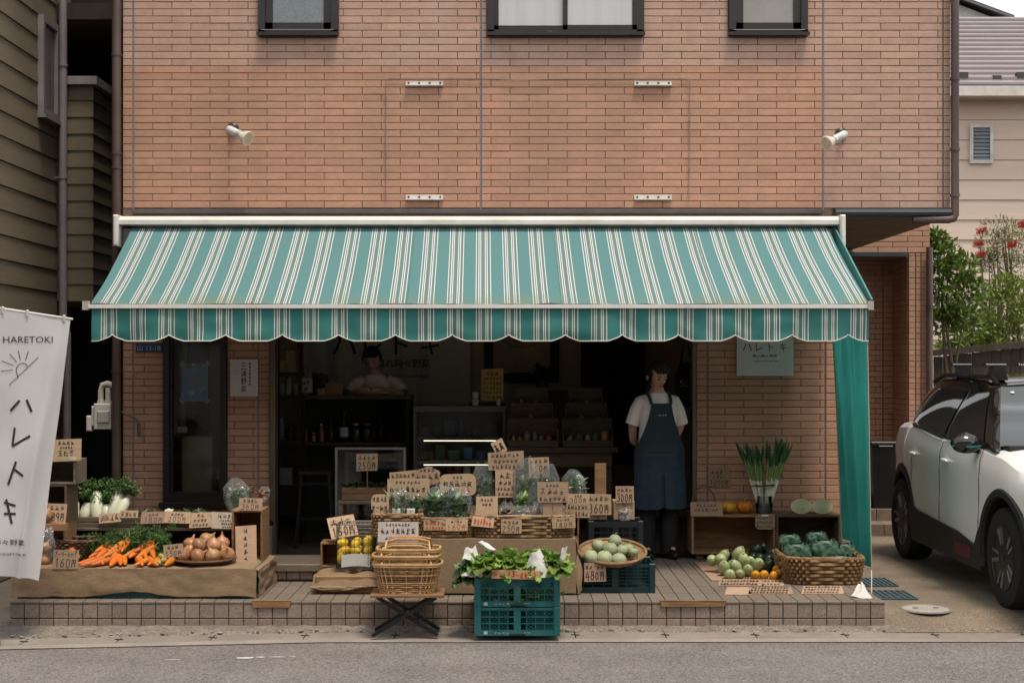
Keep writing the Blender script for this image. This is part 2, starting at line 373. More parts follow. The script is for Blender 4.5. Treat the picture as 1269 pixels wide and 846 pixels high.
def strip(mb, d0, d1, z0, z1):
    v = [(x,y+d0,z0) for x,y in E_L] + [(x,y+d1,z1) for x,y in E_L]
    mb.add(v, [(i,i+1,k+i+1,k+i) for i in range(k-1)])
strip(mb, -.012, .085, .006, .012); g1 = struct('gutter_apron', mb, M('pale concrete lip', (.28,.24,.21), .85, .14, 4, .3, 120, fine=.2, fscale=150, dirt=(.2,.17,.15), dscale=2, damt=.6))
# drain covers: separate concrete slabs with lifting slots
slab_top = [(.088,.36)]
gx = -6.0
gt = bpy.data.objects.new('gutter', None); COL.objects.link(gt); gt['kind'] = 'structure'
def edge_y(x):
    for (a,b),(c,d) in zip(E_L, E_L[1:]):
        if a <= x <= c: return b + (d-b)*(x-a)/(c-a)
    return 9.3
mb_r = MB()
while gx < 6.5:
    y0, y1 = edge_y(gx), edge_y(gx+.585)
    s_ = MB(); a, b = gx+.004, gx+.581
    s_.add([(a,y0+.09,-.1),(b,y1+.09,-.1),(b,y1+.27,-.1),(a,y0+.27,-.1),(a,y0+.09,.012),(b,y1+.09,.012),(b,y1+.27,.016),(a,y0+.27,.016)],
           [(4,5,6,7),(0,1,5,4),(1,2,6,5),(2,3,7,6),(3,0,4,7)])
    sl = part('slab', s_, conc, gt)
    # notch at the joint
    mb_r.obox((gx, y0+.18, .0165), (.055,.018,.003), (0,0,-.3))
    gx += .585
part('lifting_slot', mb_r, M('slot shadow hole', (.02,.018,.016), .9, .1), gt, kind='stuff')
def rubf(u, v):
    x = -3.7 + 6.35*u; y = edge_y(x) + .27 + (9.70 - edge_y(x) - .27)*v
    return (x, y, .014 + .03*min(1, v*2.2) + .010*noise.noise(Vector((x*13, y*21, 0))))
struct('rubble_strip', MB().grid(220, 8, rubf), rub_m, True)
peb = MB()
for i in range(230):
    x = rg.uniform(-3.3, 3.9); y = edge_y(x) + .27 + rg.random()**1.4*.11
    if x > 2.5: y = edge_y(x) + .26 + rg.random()*.1
    r_ = rg.uniform(.004,.012); peb.ball((x,y,.026+r_*.2), (r_*rg.uniform(.8,1.7), r_, r_*.7), 6, 4, .5, i)
tag(put('gravel', mesh('gravel', peb, M('pebbles', (.30,.26,.22), .9, .3, 3, rnd=.35), True)), 'loose grey pebbles along the foot of the tiled platform', 'gravel', None, 'stuff')
# parking apron
def apr(u, v):
    x = 2.47 + 9*u; y = 9.52 + 8.5*v
    return (x, y, .018 + .085*min(1, (y-9.52)/.38) + .004*noise.noise(Vector((x*2, y*2, 0))))
def apr0(u, v):
    x = 2.47 + 9*u; y = edge_y(min(x,59)) + .26 + (9.525-edge_y(min(x,59))-.26)*v
    return (x, y, .014 + .005*v)
struct('parking_apron', MB().grid(60, 90, apr), agg_m, True)
struct('apron_edge', MB().grid(60, 3, apr0), rub_m, True)
struct('side_yard', MB().add([(-12,9.6,.012),(-3.3,9.6,.012),(-3.19,17,.012),(-12,17,.012)], [(0,1,2,3)]), M('alley soil', (.10,.085,.07), .9))
# worn white road paint
mb = MB()
def patch(mb, cx, cy, rx, ry, z, seed, n=14):
    v = [(cx + rx*math.cos(t)*(1+.5*noise.noise(Vector((math.cos(t)*2, math.sin(t)*2, seed)))), cy + ry*math.sin(t)*(1+.6*noise.noise(Vector((math.cos(t)*3, seed, math.sin(t)*3)))), z) for t in [2*math.pi*i/n for i in range(n)]]
    mb.add(v, [tuple(range(n))])
for cx, cy, rx, ry, s_ in ((-1.59,8.77,.055,.022,1),(-1.50,8.79,.03,.010,2),(-1.40,8.80,.05,.009,3),(-2.02,8.72,.05,.006,4),(-1.31,8.82,.02,.007,5)): patch(mb, cx, cy, rx, ry, .004, s_)
struct('road_marking', mb, M('worn road paint', (.75,.72,.68), .7, .3, 40))

# ------------------------------------------------------------------ tiled platform
PF, PT = 9.626, .20
PX0, PX1 = W(12, PF), W(1097, PF)
tile_m = M('speckled step tile', (.265,.205,.165), .6, .12, 30, .5, 300, rnd=.10, fine=.38, fscale=150, dirt=(.15,.118,.095), dscale=2.2, damt=.55)
floor_t = M('floor tile', (.185,.150,.120), .6, .12, 20, .3, 300, rnd=.08, fine=.2, fscale=150, dirt=(.12,.098,.078), dscale=1.6, damt=.55)
grout_m = M('brown grout', (.055,.042,.035), .9, .2, 20)
plat = struct('shop_platform', MB().box(PX0+.006, PX1-.006, PF+.008, 12.3, -.1, PT-.006), grout_m)
pit = (PX1-PX0)/60
tm = MB(); tm.cbox(-.045,.045,0,.012,-.046,.046,.003); tme = mesh('tile', tm, tile_m)
for r_ in range(2):
    for i in range(60):
        put('tile', tme, plat, (PX0+pit*(i+.5), PF+rg.uniform(-.0012,.0012), PT-.012-.049-.098*r_), scale=(pit/.0955,1,1.0))
nm = MB()
for i in range(60):       # rounded nosing pieces on the edge, too thin to pick apart
    x = PX0+pit*i+.0025
    nm.cbox(x, x+pit-.005, PF-.003, PF+.05, PT-.012, PT+.003, .003)
part('nosing', nm, floor_t, plat, kind='stuff')
fm = MB(); fm.box(-.5,.5,-.5,.5,-.008,0); fme = mesh('tile', fm, floor_t)
tw, td = pit*1.0, .30
fx0 = W(800, 10.2)
cnt = 0; rest = MB()
for j in range(8):
    y0 = PF+.053+td*j
    if y0+td > 12: break
    for i in range(60):
        x0 = PX0+pit*i
        if x0 > W(795, y0) and cnt < 178:
            put('tile', fme, plat, (x0+pit/2, y0+td/2, PT+.003+rg.uniform(-.0006,.0006)), scale=(pit-.006, td-.006, 1)); cnt += 1
        else: rest.box(x0+.003, x0+pit-.003, y0+.003, y0+td-.003, PT-.005, PT+.003)
part('floor_paving', rest, floor_t, plat, kind='stuff')
# raised step with a wooden nosing before the open shop front
SX0, SX1, SY0, SY1, SZ = W(322,10.5), W(720,10.5), 10.5, 11.05, .325
step = struct('shop_step', MB().box(SX0, SX1, SY0+.01, SY1, PT, SZ-.008), grout_m)
for i in range(24):
    x = SX0 + pit*i
    if x+pit > SX1: break
    put('tile', tme, step, (x+pit/2, SY0, SZ-.06), scale=(pit/.0955,1,.98))
part('step_top', MB().cbox(SX0, SX1, SY0-.004, SY1, SZ-.008, SZ), M('worn step board', (.12,.095,.072), .7, .25, 6), step)
part('step_nosing', MB().cbox(SX0, SX1, SY0-.022, SY0+.03, SZ-.045, SZ+.004), wood_g, step)
for px0, px1, y0, y1, lab in ((312,361,742,752,'short tan wooden strip along the platform edge below the burlap bench'),(818,900,740,751,'long tan wooden strip along the platform edge below the standing person')):
    mb = MB(); a, b = W(px0,PF), W(px1,PF); mb.prism([(a+.01,Z(y1,PF)),(b-.015,Z(y1,PF)),(b,PT+.008),(a,PT+.008)], PF-.012, PF-.0045)
    mb.box(a, b, PF-.012, PF+.03, PT+.0045, PT+.009)
    solo('edge_strip', mb, wood_m, lab, 'wood strip')

# ------------------------------------------------------------------ shop building
WY = 12.0
BX0, BX1, BXL = W(152,WY), W(1178,WY), 2.76
bld = thing('shop_building', 'two storey brick tiled building with a greengrocer open to the street', 'building', (0,WY,.2))
UZ0, UZ1 = Z(258,WY), 6.25
wall_u = part('upper_wall', MB().box(BX0, BX1, WY+.006, 15.4, UZ0-.07, UZ1), mortar_m, bld)
part('roof', MB().box(BX0-.2, BX1+.2, WY-.25, 15.6, UZ1, UZ1+.12), M('roof edge', (.08,.06,.055), .6), bld)
lw = MB()
OX0, OX1, OZ = W(340,WY), W(858,WY), 2.62      # shop opening
LX0, LX1, LZ0 = W(203,WY), W(281,WY), Z(622,WY)   # tall window
lw.box(BX0, LX0, WY+.006, WY+.16, .1, 3.0).box(LX1, OX0, WY+.006, WY+.16, .1, 3.0).box(OX1, BXL, WY+.006, WY+.16, .1, 3.0)
lw.box(LX0, LX1, WY+.006, WY+.16, .1, LZ0).box(LX0, LX1, WY+.006, WY+.16, 2.6, 3.0).box(OX0, OX1, WY+.006, WY+.16, OZ, 3.0)
lw.box(BXL-.15, BXL, WY+.16, 15.4, .1, 3.0)
wall_l = part('lower_wall', lw, mortar_m, bld)
BL, BH, JT = .3147, .0587, .0058
wins = [(321,419),(604,797),(903,1000)]
holes = [(W(a,WY)-.004, W(b,WY)+.004, Z(45,WY)-.004, Z(45,WY)+1.25) for a,b in wins]
segs = [(152,164.3),(165.6,595.3),(596.8,1019.2),(1020.6,1168.3),(1169.3,1178)]
bm = MB(); bm.cbox(-BL/2+JT/2, BL/2-JT/2, 0, .014, -BH/2+JT/2, BH/2-JT/2, .0022)
bme = {False: mesh('brick', bm, brick_m), True: mesh('brick', bm, brick_f)}
stuff = {False: MB(), True: MB()}
def cutrects(x0, x1, z0, z1, hs):
    out = [(x0,x1)]
    for a,b,c,d in hs:
        if z1 <= c+.006 or z0 >= d-.006: continue
        nw = []
        for p,q in out:
            if b <= p or a >= q: nw.append((p,q)); continue
            if a > p: nw.append((p,a))
            if b < q: nw.append((b,q))
        out = nw
    return [(p,q) for p,q in out if q-p > .02]
nb = 0
row = 0; z = UZ0
while z + BH <= UZ1:
    for si, (a, b) in enumerate(segs):
        xa, xb = W(a,WY), W(b,WY)
        fad = z > Z(84,WY) or si >= 3
        x = xa - (BL/2 if row % 2 else 0) - (.08 if si == 2 else 0)
        if si in (0,4): x = xa
        while x < xb - .004:
            p, q = max(x, xa), min(x+BL, xb)
            if q-p > .02:
                for c, d in cutrects(p, q, z, z+BH, holes):
                    dy = rg.uniform(-.0012,.0012)
                    if abs(d-c-BL) < .004 and nb < 300 and z > Z(252,WY):
                        put('brick', bme[fad], wall_u, ((c+d)/2, WY+dy-WY, z+BH/2-.2)); nb += 1
                    else:
                        g_ = JT/2
                        stuff[fad].cbox(c+g_*(c>xa-.1), d-g_, WY+dy, WY+.014, z+g_, z+BH-g_, .0022)
            x += BL
    z += BH; row += 1
for o in list(wall_u.children): pass
part('brick_courses', stuff[False], brick_m, wall_u, kind='stuff'); part('brick_courses', stuff[True], brick_f, wall_u, kind='stuff')
def field(x0, x1, z0, z1, Y, off=0., bl=BL, bh=BH, stack=False, hs=(), out=None, parity=0):
    mb = out if out else MB(); z = z0; r_ = parity
    while z < z1-.01:
        x = x0 - (0 if stack else (bl/2 if r_ % 2 else 0)) - off
        zt = min(z+bh, z1)
        while x < x1-.004:
            p, q = max(x,x0), min(x+bl,x1)
            if q-p > .015:
                for c, d in cutrects(p, q, z, zt, hs): mb.cbox(c+JT/2, d-JT/2, Y+rg.uniform(-.0012,.0012), Y+.014, z+JT/2, zt-JT/2, .0022)
            x += bl
        z += bh; r_ += 1
    return mb
low = MB(); z0l = UZ0 - BH*46
field(BX0, W(164.5,WY), z0l, 2.75, WY, out=low); field(W(165.6,WY), LX0-.004, z0l, 2.75, WY, out=low, off=.07)
field(LX1+.004, W(319.5,WY), z0l, 2.75, WY, out=low, off=.1); field(W(320.5,WY), W(334.5,WY), z0l, 2.75, WY, out=low)
field(W(863,WY), W(876,WY), z0l, 2.75, WY, out=low); field(W(877.5,WY), W(1022,WY), z0l, 2.75, WY, out=low, off=.02); field(W(1023.5,WY), BXL, z0l, 2.75, WY, out=low)
field(LX0-.004, LX1+.004, z0l, LZ0-.05, WY, out=low)
part('brick_courses', low, brick_m, wall_l, kind='stuff')
jm = MB()
for px in (164.95,596.05,1019.9): jm.box(W(px-.75,WY), W(px+.75,WY), WY-.001, WY+.013, UZ0-.02, UZ1)
for px in (165.0,320,876.8): jm.box(W(px-.7,WY), W(px+.7,WY), WY+.004, WY+.013, .2, 2.75)
part('expansion_joint', jm, joint_m, wall_u, kind='stuff')
part('flashing', MB().cbox(W(165,WY), W(1018,WY), WY-.035, WY+.02, Z(265,WY), Z(260,WY)), M('grey flashing', (.09,.085,.085), .5), bld)
part('soffit', MB().box(BXL+.001, BX1-.002, WY+.02, 15.39, 2.985, 2.9995), M('soffit board', (.17,.125,.09), .7), bld)
part('gutter', MB().tube([(W(1036,11.9),11.93,Z(263,11.9)),(W(1180,11.9),11.93,Z(263,11.9))], .032, 8).box(W(1035,11.9),W(1180,11.9),11.93,12.0,Z(260,11.9),Z(257,11.9)), M('slate green gutter', (.030,.045,.050), .4), bld)
mb = MB(); px_ = W(1183.5,11.93)
mb.tube([(px_,11.93,6.2),(px_,11.93,Z(267,11.93)),(px_-.012,11.93,Z(270.5,11.93)),(px_-.05,11.93,Z(272,11.93)),(W(1132,11.93),11.95,Z(272,11.93))], .033, 10)
for py in (98,185,242): mb.tube([(px_,11.93,Z(py,11.93)-.012),(px_,11.93,Z(py,11.93)+.012)], .041, 10)
part('downpipe', mb, brown_pipe, bld, True)
part('downpipe', MB().tube([(W(1153,15.3),15.33,3.0),(W(1153,15.3),15.33,.1)], .035, 10).tube([(W(1153,15.3),15.33,Z(380,15.3)-.015),(W(1153,15.3),15.33,Z(380,15.3)+.015)], .041, 10), brown_pipe, bld, True)
mb = MB(); px_ = W(144,11.93)
mb.tube([(px_,11.94,.2),(px_,11.94,6.2)], .037, 10)
for py in (68,190,208,460): mb.tube([(px_,11.94,Z(py,11.94)-.01),(px_,11.94,Z(py,11.94)+.01)], .043, 10)
part('downpipe', mb, brown_pipe, bld, True)
# upstairs windows
pane_l = M('wired frosted glass', (.16,.19,.205), .12, .2, 60, spec=.6); pane_c = M('curtained glass', (.48,.48,.49), .1, .08, 3, spec=.6, stretch=(4,1,.4))
pane_r = M('shaded glass', (.25,.235,.215), .1, .12, 4, spec=.6)
for (a, b), pm, two in zip(wins, (pane_l, pane_c, pane_r), (0,1,0)):
    x0, x1, z0, z1 = W(a,WY), W(b,WY), Z(45,WY), Z(45,WY)+1.22
    f = MB(); t = .055
    f.box(x0,x1,WY-.045,WY+.02,z0,z0+t*.8).box(x0,x1,WY-.045,WY+.02,z1-t,z1).box(x0,x0+t,WY-.045,WY+.02,z0,z1).box(x1-t,x1,WY-.045,WY+.02,z0,z1)
    f.box(x0-.01,x1+.01,WY-.075,WY-.0451,z0-.006,z0+.022)
    w_ = part('window', f, frame_m, bld)
    cs = [(x0+t, x1-t)] if not two else [(x0+t,(x0+x1)/2+.02),((x0+x1)/2-.02,x1-t)]
    for i, (c, d) in enumerate(cs):
        yy = WY-.012-.022*i; s_ = .038 if two else .062
        q = MB().box(c,d,yy-.012,yy+.012,z0+t*.8,z0+t*.8+s_).box(c,d,yy-.012,yy+.012,z1-t-s_,z1-t).box(c,c+s_,yy-.012,yy+.012,z0+t*.8,z1-t).box(d-s_,d,yy-.012,yy+.012,z0+t*.8,z1-t)
        part('sash', q, frame_m, w_)
        part('pane', MB().box(c+s_-.002,d-s_+.002,yy-.003,yy+.003,z0+t*.8+s_-.002,z1-t-s_+.002), pm, w_)
    part('stay', MB().cyl((x0+.03,WY-.08,z0+.035),(x1-.03,WY-.08,z0+.035),.0025,None,5) if not two else MB().box((x0+x1)/2-.15,(x0+x1)/2-.11,WY-.06,WY-.04,z0+.02,z0+.028), M('dull stay bar', (.25,.24,.23), .5), w_)
# tall window beside the shop front
f = MB(); t = .05
f.box(LX0,LX0+t,WY-.03,WY+.1,LZ0,2.6).box(LX1-t,LX1,WY-.03,WY+.1,LZ0,2.6).box(LX0+t,LX1-t,WY-.03,WY+.1,LZ0,LZ0+.085).box(LX0+t,LX1-t,WY-.03,WY+.1,2.55,2.6)
f.box(LX0+t,LX0+t+.02,WY+.0,WY+.05,LZ0+.08,2.55)
lwn = part('window', f, frame_m, bld)
part('pane', MB().box(LX0+t,LX1-t,WY+.03,WY+.034,LZ0+.085,2.55), glass_m, lwn)
part('sill', MB().cbox(LX0-.03,LX1+.03,WY-.06,WY+.02,LZ0-.045,LZ0), frame_m, lwn)
# shop front jambs
part('door_jamb', MB().cbox(W(334.8,WY),W(341.5,WY),WY-.03,WY+.12,.2,OZ), M('bronze aluminium', (.16,.12,.08), .4, metal=.3), bld)
part('door_jamb', MB().cbox(W(857.5,WY),W(862.6,WY),WY-.03,WY+.12,.2,OZ), M('bronze aluminium', (.16,.12,.08), .4, metal=.3), bld)
part('door_track', MB().box(OX0,OX1,WY+.0,WY+.1,.2,.207), M('floor track', (.12,.10,.08), .5, metal=.4), bld)
# room behind
iwall = M('dim plaster', (.68,.52,.36), .85, .1, 2)
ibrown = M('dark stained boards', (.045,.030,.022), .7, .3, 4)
part('room_back_wall', MB().box(BX0+.05, BXL-.16, 15.0, 15.1, .2, 2.75), iwall, bld)
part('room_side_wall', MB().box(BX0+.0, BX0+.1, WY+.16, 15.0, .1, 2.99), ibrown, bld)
part('room_side_wall', MB().box(BXL-.22, BXL-.151, WY+.16, 15.0, .2, 2.75), iwall, bld)
part('room_ceiling', MB().box(BX0+.1, BXL-.22, WY+.16, 15.0, 2.70, 2.75), M('room ceiling', (.75,.68,.58), .9), bld)
part('room_floor', MB().box(BX0+.1, BXL-.22, WY+.1, 15.0, .1, .2005), M('dark room floor', (.16,.12,.09), .6), bld)
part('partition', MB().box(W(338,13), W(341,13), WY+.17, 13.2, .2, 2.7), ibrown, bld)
# rear wing with the porch
wing = part('rear_wing_wall', MB().box(BXL+.001, W(1126,15.4), 15.412, 15.9, 2.93, 6.0).box(W(1126,15.4), W(1152.5,15.4), 15.412, 17.5, .05, 6.0).box(BXL, W(1126,15.4), 16.02, 16.1, .1, 3.0), mortar_m, bld)
q = MB(); field(BXL, W(1152.5,15.4), 2.95, 3.6, 15.4, out=q, off=.1)
field(W(1126.2,15.4), W(1134.4,15.4), .1, 2.945, 15.4, out=q, stack=True); field(W(1135,15.4), W(1141,15.4), .1, 2.945, 15.4, out=q, stack=True, bl=.2); field(W(1141.6,15.4), W(1152.5,15.4), .1, 2.945, 15.4, out=q, stack=True)
field(3.2, W(1094,16), .4, 2.9, 16.005, out=q, off=.1); field(W(1094.7,16), W(1126,16), .4, 2.9, 16.005, out=q, stack=True, bl=.13)
part('brick_courses', q, brick_m, wing, kind='stuff')
q = MB(); z = .4
while z < 2.9:       # side of the recess
    q.box(W(1126,15.4)-.008, W(1126,15.4)-.0005, 15.43, 15.7, z+.003, z+BH-.003).box(W(1126,15.4)-.008, W(1126,15.4)-.0005, 15.706, 16.0, z+.003, z+BH-.003); z += BH
part('brick_courses', q, brick_m, wing, kind='stuff')
part('porch_fascia', MB().cbox(BXL+.3, W(1126,15.3), 15.30, 15.41, Z(318,15.3), Z(312,15.3)), M('slate fascia', (.035,.04,.045), .4), bld)
part('porch_ceiling', MB().box(BXL, W(1126,15.4)-.002, 15.41, 16.0, 2.9, 2.925), M('soffit board', (.17,.125,.09)), bld)
# porch steps
st_m = M('porch stone', (.20,.15,.115), .7, .2, 12, fine=.2)
ps = struct('porch_steps', MB().box(2.77, 4.4, 14.7, 16.0, .1, .45), st_m)
for i in range(4): part('stair_tread', MB().cbox(2.9+.375*i, 2.9+.375*i+.37, 14.40, 14.70, .1, .335), st_m, ps)
for i in range(4): part('stair_tread', MB().cbox(2.9+.375*i, 2.9+.375*i+.37, 14.10, 14.3995, .1, .22), st_m, ps)

# ------------------------------------------------------------------ fixings on the facade
for px, py, lab in ((526,104,'white steel bracket with four bolts above the awning, under the curtained double window'),(809,104,'white steel bracket with four bolts beside the upper end of the wall cable'),
                    (526,245,'white steel bracket with four bolts just above the awning housing, beside the long joint'),(809,245,'white steel bracket with four bolts just above the awning housing, at the cable end')):
    c = P(px,py,WY); t = thing('mounting_bracket', lab, 'bracket', (c.x,WY,c.z))
    part('plate', MB().cbox(c.x-.155,c.x+.155,WY-.012,WY-.0015,c.z-.020,c.z+.020).box(c.x-.155,c.x+.155,WY-.04,WY-.0121,c.z-.020,c.z-.015), white_m, t)
    for i in range(4): part('bolt', MB().cyl((c.x-.13+.087*i,WY-.018,c.z+.004),(c.x-.13+.087*i,WY-.0125,c.z+.004),.009,None,6), M('rusty bolt', (.06,.045,.04), .6), t)
mb = MB(); r_ = .0035
pts = [P(478,250,11.985),P(478,170,11.985),P(478.5,100,11.985),P(482,97.5,11.985),P(600,97.5,11.985),P(640,99.5,11.98),P(700,98,11.985),P(850,97.5,11.985),P(855,100,11.985),P(854.5,180,11.985),P(854,248,11.985)]
mb.tube(pts, r_, 5)
for p in (P(478,120,11.985),P(478,190,11.985),P(854.5,150,11.985),P(854.5,210,11.985),P(560,97.5,11.985)): mb.obox(p,(.014,.012,.014))
solo('wall_cable', mb, M('grey cable', (.22,.20,.20), .5), 'thin grey cable clipped round a wide rectangle on the brick wall', 'cable')
def spotlight(px, py, sgn, lab):
    c = P(px,py,11.80); t = thing('spotlight', lab, 'spotlight', (c.x,11.8,c.z))
    d = Vector((sgn*.80,-.45,-.42)).normalized(); q = d.to_track_quat('Z','Y').to_matrix()
    wb = P(px-sgn*6, py-6, WY)
    part('wall_plate', MB().lathe([(.0,0),(.05,0),(.05,.012),(.03,.028),(.0,.03)], (wb.x,WY-.002,wb.z), 14, Matrix.Rotation(R(90),3,'X')), black_m, t, True)
    part('bracket', MB().tube([(wb.x,WY-.03,wb.z),(wb.x,11.86,wb.z-.01),tuple(c - d*.02)], .010, 6), white_m, t, True)
    part('socket', MB().lathe([(0,-.115),(.030,-.112),(.034,-.10),(.034,-.005),(.030,0),(0,.001)], c, 14, q), M('lamp holder', (.58,.56,.53), .5, .1, 30), t, True)
    part('ring', MB().lathe([(.033,0),(.038,.004),(.038,.03),(.031,.034)], c, 14, q), steel_m, t, True)
    lp = part('reflector', MB().lathe([(.028,.03),(.034,.045),(.058,.09),(.064,.112),(.060,.118)], c, 16, q), M('lamp glass', (.66,.62,.54), .25, .1), t, True)
    part('lens', MB().lathe([(0.001,.121),(.03,.1205),(.059,.117)], c, 16, q), M('amber lens', (.60,.48,.33), .3, .2, 40), t, True)
spotlight(295,166,1,'white wall spotlight turned towards the wired frosted window side'); spotlight(1036,172,-1,'white wall spotlight next to the long joint near the brown corner downpipe')

# ------------------------------------------------------------------ awning
aw = thing('awning', 'retractable teal and white striped awning with scalloped valance over the shop front', 'awning', (0,11.9,Z(280,11.9)))
AYB, AYF = 11.84, 10.70
af0, af1 = W(112.5,AYF), W(1077,AYF); ab0, ab1 = W(164,AYB), W(1026,AYB); az0, az1 = Z(282,AYB), Z(376,AYF)
def awning_cloth(mname, TE, WH, GT, PG):
  m = bpy.data.materials.new(mname); m.use_nodes = True; n, l = m.node_tree.nodes, m.node_tree.links
  uvn = n.new('ShaderNodeUVMap'); sp = n.new('ShaderNodeSeparateXYZ'); l.new(uvn.outputs[0], sp.inputs[0])
  dv = n.new('ShaderNodeMath'); dv.operation = 'MULTIPLY'; dv.inputs[1].default_value = 1/.2128; l.new(sp.outputs[0], dv.inputs[0])
  fr = n.new('ShaderNodeMath'); fr.operation = 'FRACT'; l.new(dv.outputs[0], fr.inputs[0])
  cr = n.new('ShaderNodeValToRGB'); l.new(fr.outputs[0], cr.inputs[0]); cr.color_ramp.interpolation = 'CONSTANT'
  sts = [(0,TE),(.10,WH),(.128,GT),(.195,WH),(.223,PG),(.262,WH),(.290,GT),(.432,WH),(.460,PG),(.50,WH),(.528,GT),(.62,WH),(.648,TE)]
  el = cr.color_ramp.elements; el[0].position = 0; el[0].color = TE; el[1].position = sts[1][0]; el[1].color = sts[1][1]
  for p_, c_ in sts[2:]: e = el.new(p_); e.color = c_
  nz = n.new('ShaderNodeTexNoise'); nz.inputs['Scale'].default_value = 2.2; nz.inputs['Detail'].default_value = 8
  tc = n.new('ShaderNodeTexCoord'); l.new(tc.outputs['Object'], nz.inputs['Vector'])
  mr = n.new('ShaderNodeMapRange'); mr.inputs['From Min'].default_value = .35; mr.inputs['From Max'].default_value = .75; mr.inputs['To Max'].default_value = .5; l.new(nz.outputs['Fac'], mr.inputs['Value'])
  # algae and road dust gather in a band near the front hem
  mz = n.new('ShaderNodeMapRange'); mz.inputs['From Min'].default_value = .84; mz.inputs['From Max'].default_value = 1.0; mz.inputs['To Min'].default_value = .05; mz.inputs['To Max'].default_value = 1.5
  l.new(sp.outputs[1], mz.inputs['Value'])
  mm = n.new('ShaderNodeMath'); mm.operation = 'MULTIPLY'; l.new(mr.outputs[0], mm.inputs[0]); l.new(mz.outputs[0], mm.inputs[1])
  mxd = n.new('ShaderNodeMix'); mxd.data_type = 'RGBA'; l.new(mm.outputs[0], mxd.inputs['Factor']); l.new(cr.outputs[0], mxd.inputs['A']); mxd.inputs['B'].default_value = (.17,.20,.10,1)
  b = n['Principled BSDF']; b.inputs['Roughness'].default_value = .75; b.inputs['Specular IOR Level'].default_value = .25
  l.new(mxd.outputs['Result'], b.inputs['Base Color'])
  tl = n.new('ShaderNodeBsdfTranslucent'); ms = n.new('ShaderNodeMixShader'); ms.inputs[0].default_value = .10; l.new(mxd.outputs['Result'], tl.inputs[0]); l.new(b.outputs[0], ms.inputs[1]); l.new(tl.outputs[0], ms.inputs[2])
  l.new(ms.outputs[0], n['Material Output'].inputs[0])
  m_cloth = m; return m_cloth
stripe_m = awning_cloth('pale awning cloth', (.090,.208,.215,1), (.62,.63,.61,1), (.115,.198,.202,1), (.17,.18,.178,1))
valance_m = awning_cloth('shade toned valance cloth', (.035,.172,.158,1), (.60,.60,.56,1), (.060,.165,.152,1), (.15,.15,.15,1))  # deeper teal: the valance's weaker sky light is put into its colour
def awf(u, v):
    x = (ab0+(ab1-ab0)*u)*(1-v) + (af0+(af1-af0)*u)*v
    sag = -.026*math.sin(math.pi*v)*(1+.5*noise.noise(Vector((u*7,v*2,0)))) + .005*noise.noise(Vector((u*40,v*2,3)))*(.4+v) - .004*v*v*abs(math.sin(u*math.pi*5))
    return (x, AYB+(AYF-AYB)*v, az0+(az1-az0)*v+sag)
part('canopy', MB().grid(120, 16, awf, uv=lambda u, v: (5.736*u+.165, v)), stripe_m, aw, True)
for k_s in range(1,5): part('seam', MB().tube([Vector(awf(k_s/5+.006, q/16))+Vector((0,-.001,.002)) for q in range(17)], .0032, 4), M('seam thread', (.10,.19,.185), .8), aw)
vx0, vx1, VY = W(114,10.67), W(1076.5,10.67), 10.665
zt, zb, zc = Z(382,VY), Z(422.5,VY), Z(414,VY)
cusp0, cuspd = W(139.3,VY), (W(1051.5,VY)-W(139.3,VY))/13
def vbot(x):
    t = ((x-cusp0)/cuspd) % 1.0; d = min(t,1-t)*2       # 0 at a cusp, 1 mid scallop
    return zc + (zb-zc)*min(1, (d/.5)**.62)
NV = 13*16*2
def vlf(u, v):
    x = vx0+(vx1-vx0)*u; zz = zt+(vbot(x)-zt)*v
    w_ = .5*noise.noise(Vector((x*2.3,0,v*1.2)))+.5*noise.noise(Vector((x*6,3,v*2)))
    return (x, VY + .035*v*w_ + .012*v*math.sin(x*15.2), zz)
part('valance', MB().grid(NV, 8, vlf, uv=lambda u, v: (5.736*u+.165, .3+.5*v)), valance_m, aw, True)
hm = MB(); hp = [Vector(vlf(i/NV,1)) + Vector((0,-.003,0)) for i in range(NV+1)]
hm.tube(hp, .0042, 4); part('hem', hm, M('white piping', (.72,.68,.6), .7), aw)
bar = MB().box(W(107,10.66),W(1079,10.66),10.645,10.69,Z(382,10.66),Z(377,10.66)); part('front_bar', bar, white_m, aw)
for px in (106.5,1078.5): part('bar_cap', MB().box(W(px,10.66)-.02,W(px,10.66)+.02,10.635,10.70,Z(384,10.66),Z(373,10.66)), M('grey plastic cap', (.42,.40,.37), .5), aw)
hz0, hz1 = Z(279,11.8), Z(267,11.8); hx0, hx1 = W(146,11.8), W(1042,11.8)
prof = [(11.99,hz1),(11.86,hz1),(11.80,hz1-.01),(11.765,hz1-.04),(11.765,hz0+.005),(11.79,hz0-.003),(11.86,hz0),(11.99,hz0)]
mb = MB(); k_ = len(prof); mb.add([(hx0,a,b_) for a,b_ in prof]+[(hx1,a,b_) for a,b_ in prof], [tuple(range(k_)),tuple(range(2*k_-1,k_-1,-1))]+[(i,(i+1)%k_,k_+(i+1)%k_,k_+i) for i in range(k_)])
part('housing', mb, white_m, aw, True, angle=30)
for s_, px in ((-1,143.5),(1,1044.5)):
    c = W(px,11.75); part('end_plate', MB().cbox(c-.022,c+.022,11.735,11.995,Z(305,11.75),Z(266,11.75),.012), white_m, aw)
    part('wall_mount', MB().box(c-s_*.07-.04,c-s_*.07+.04,11.85,11.995,Z(306,11.9),Z(284,11.9)), M('dull aluminium', (.20,.20,.19), .5, metal=.4), aw)
    part('arm', MB().bar((c-s_*.15,11.85,Z(300,11.85)),(c-s_*.75,11.3,Z(345,11.3)),.035,.05).bar((c-s_*.75,11.3,Z(345,11.3)),(c-s_*.12,10.74,Z(377,10.74)),.03,.04), M('dull aluminium', (.20,.20,.19)), aw)
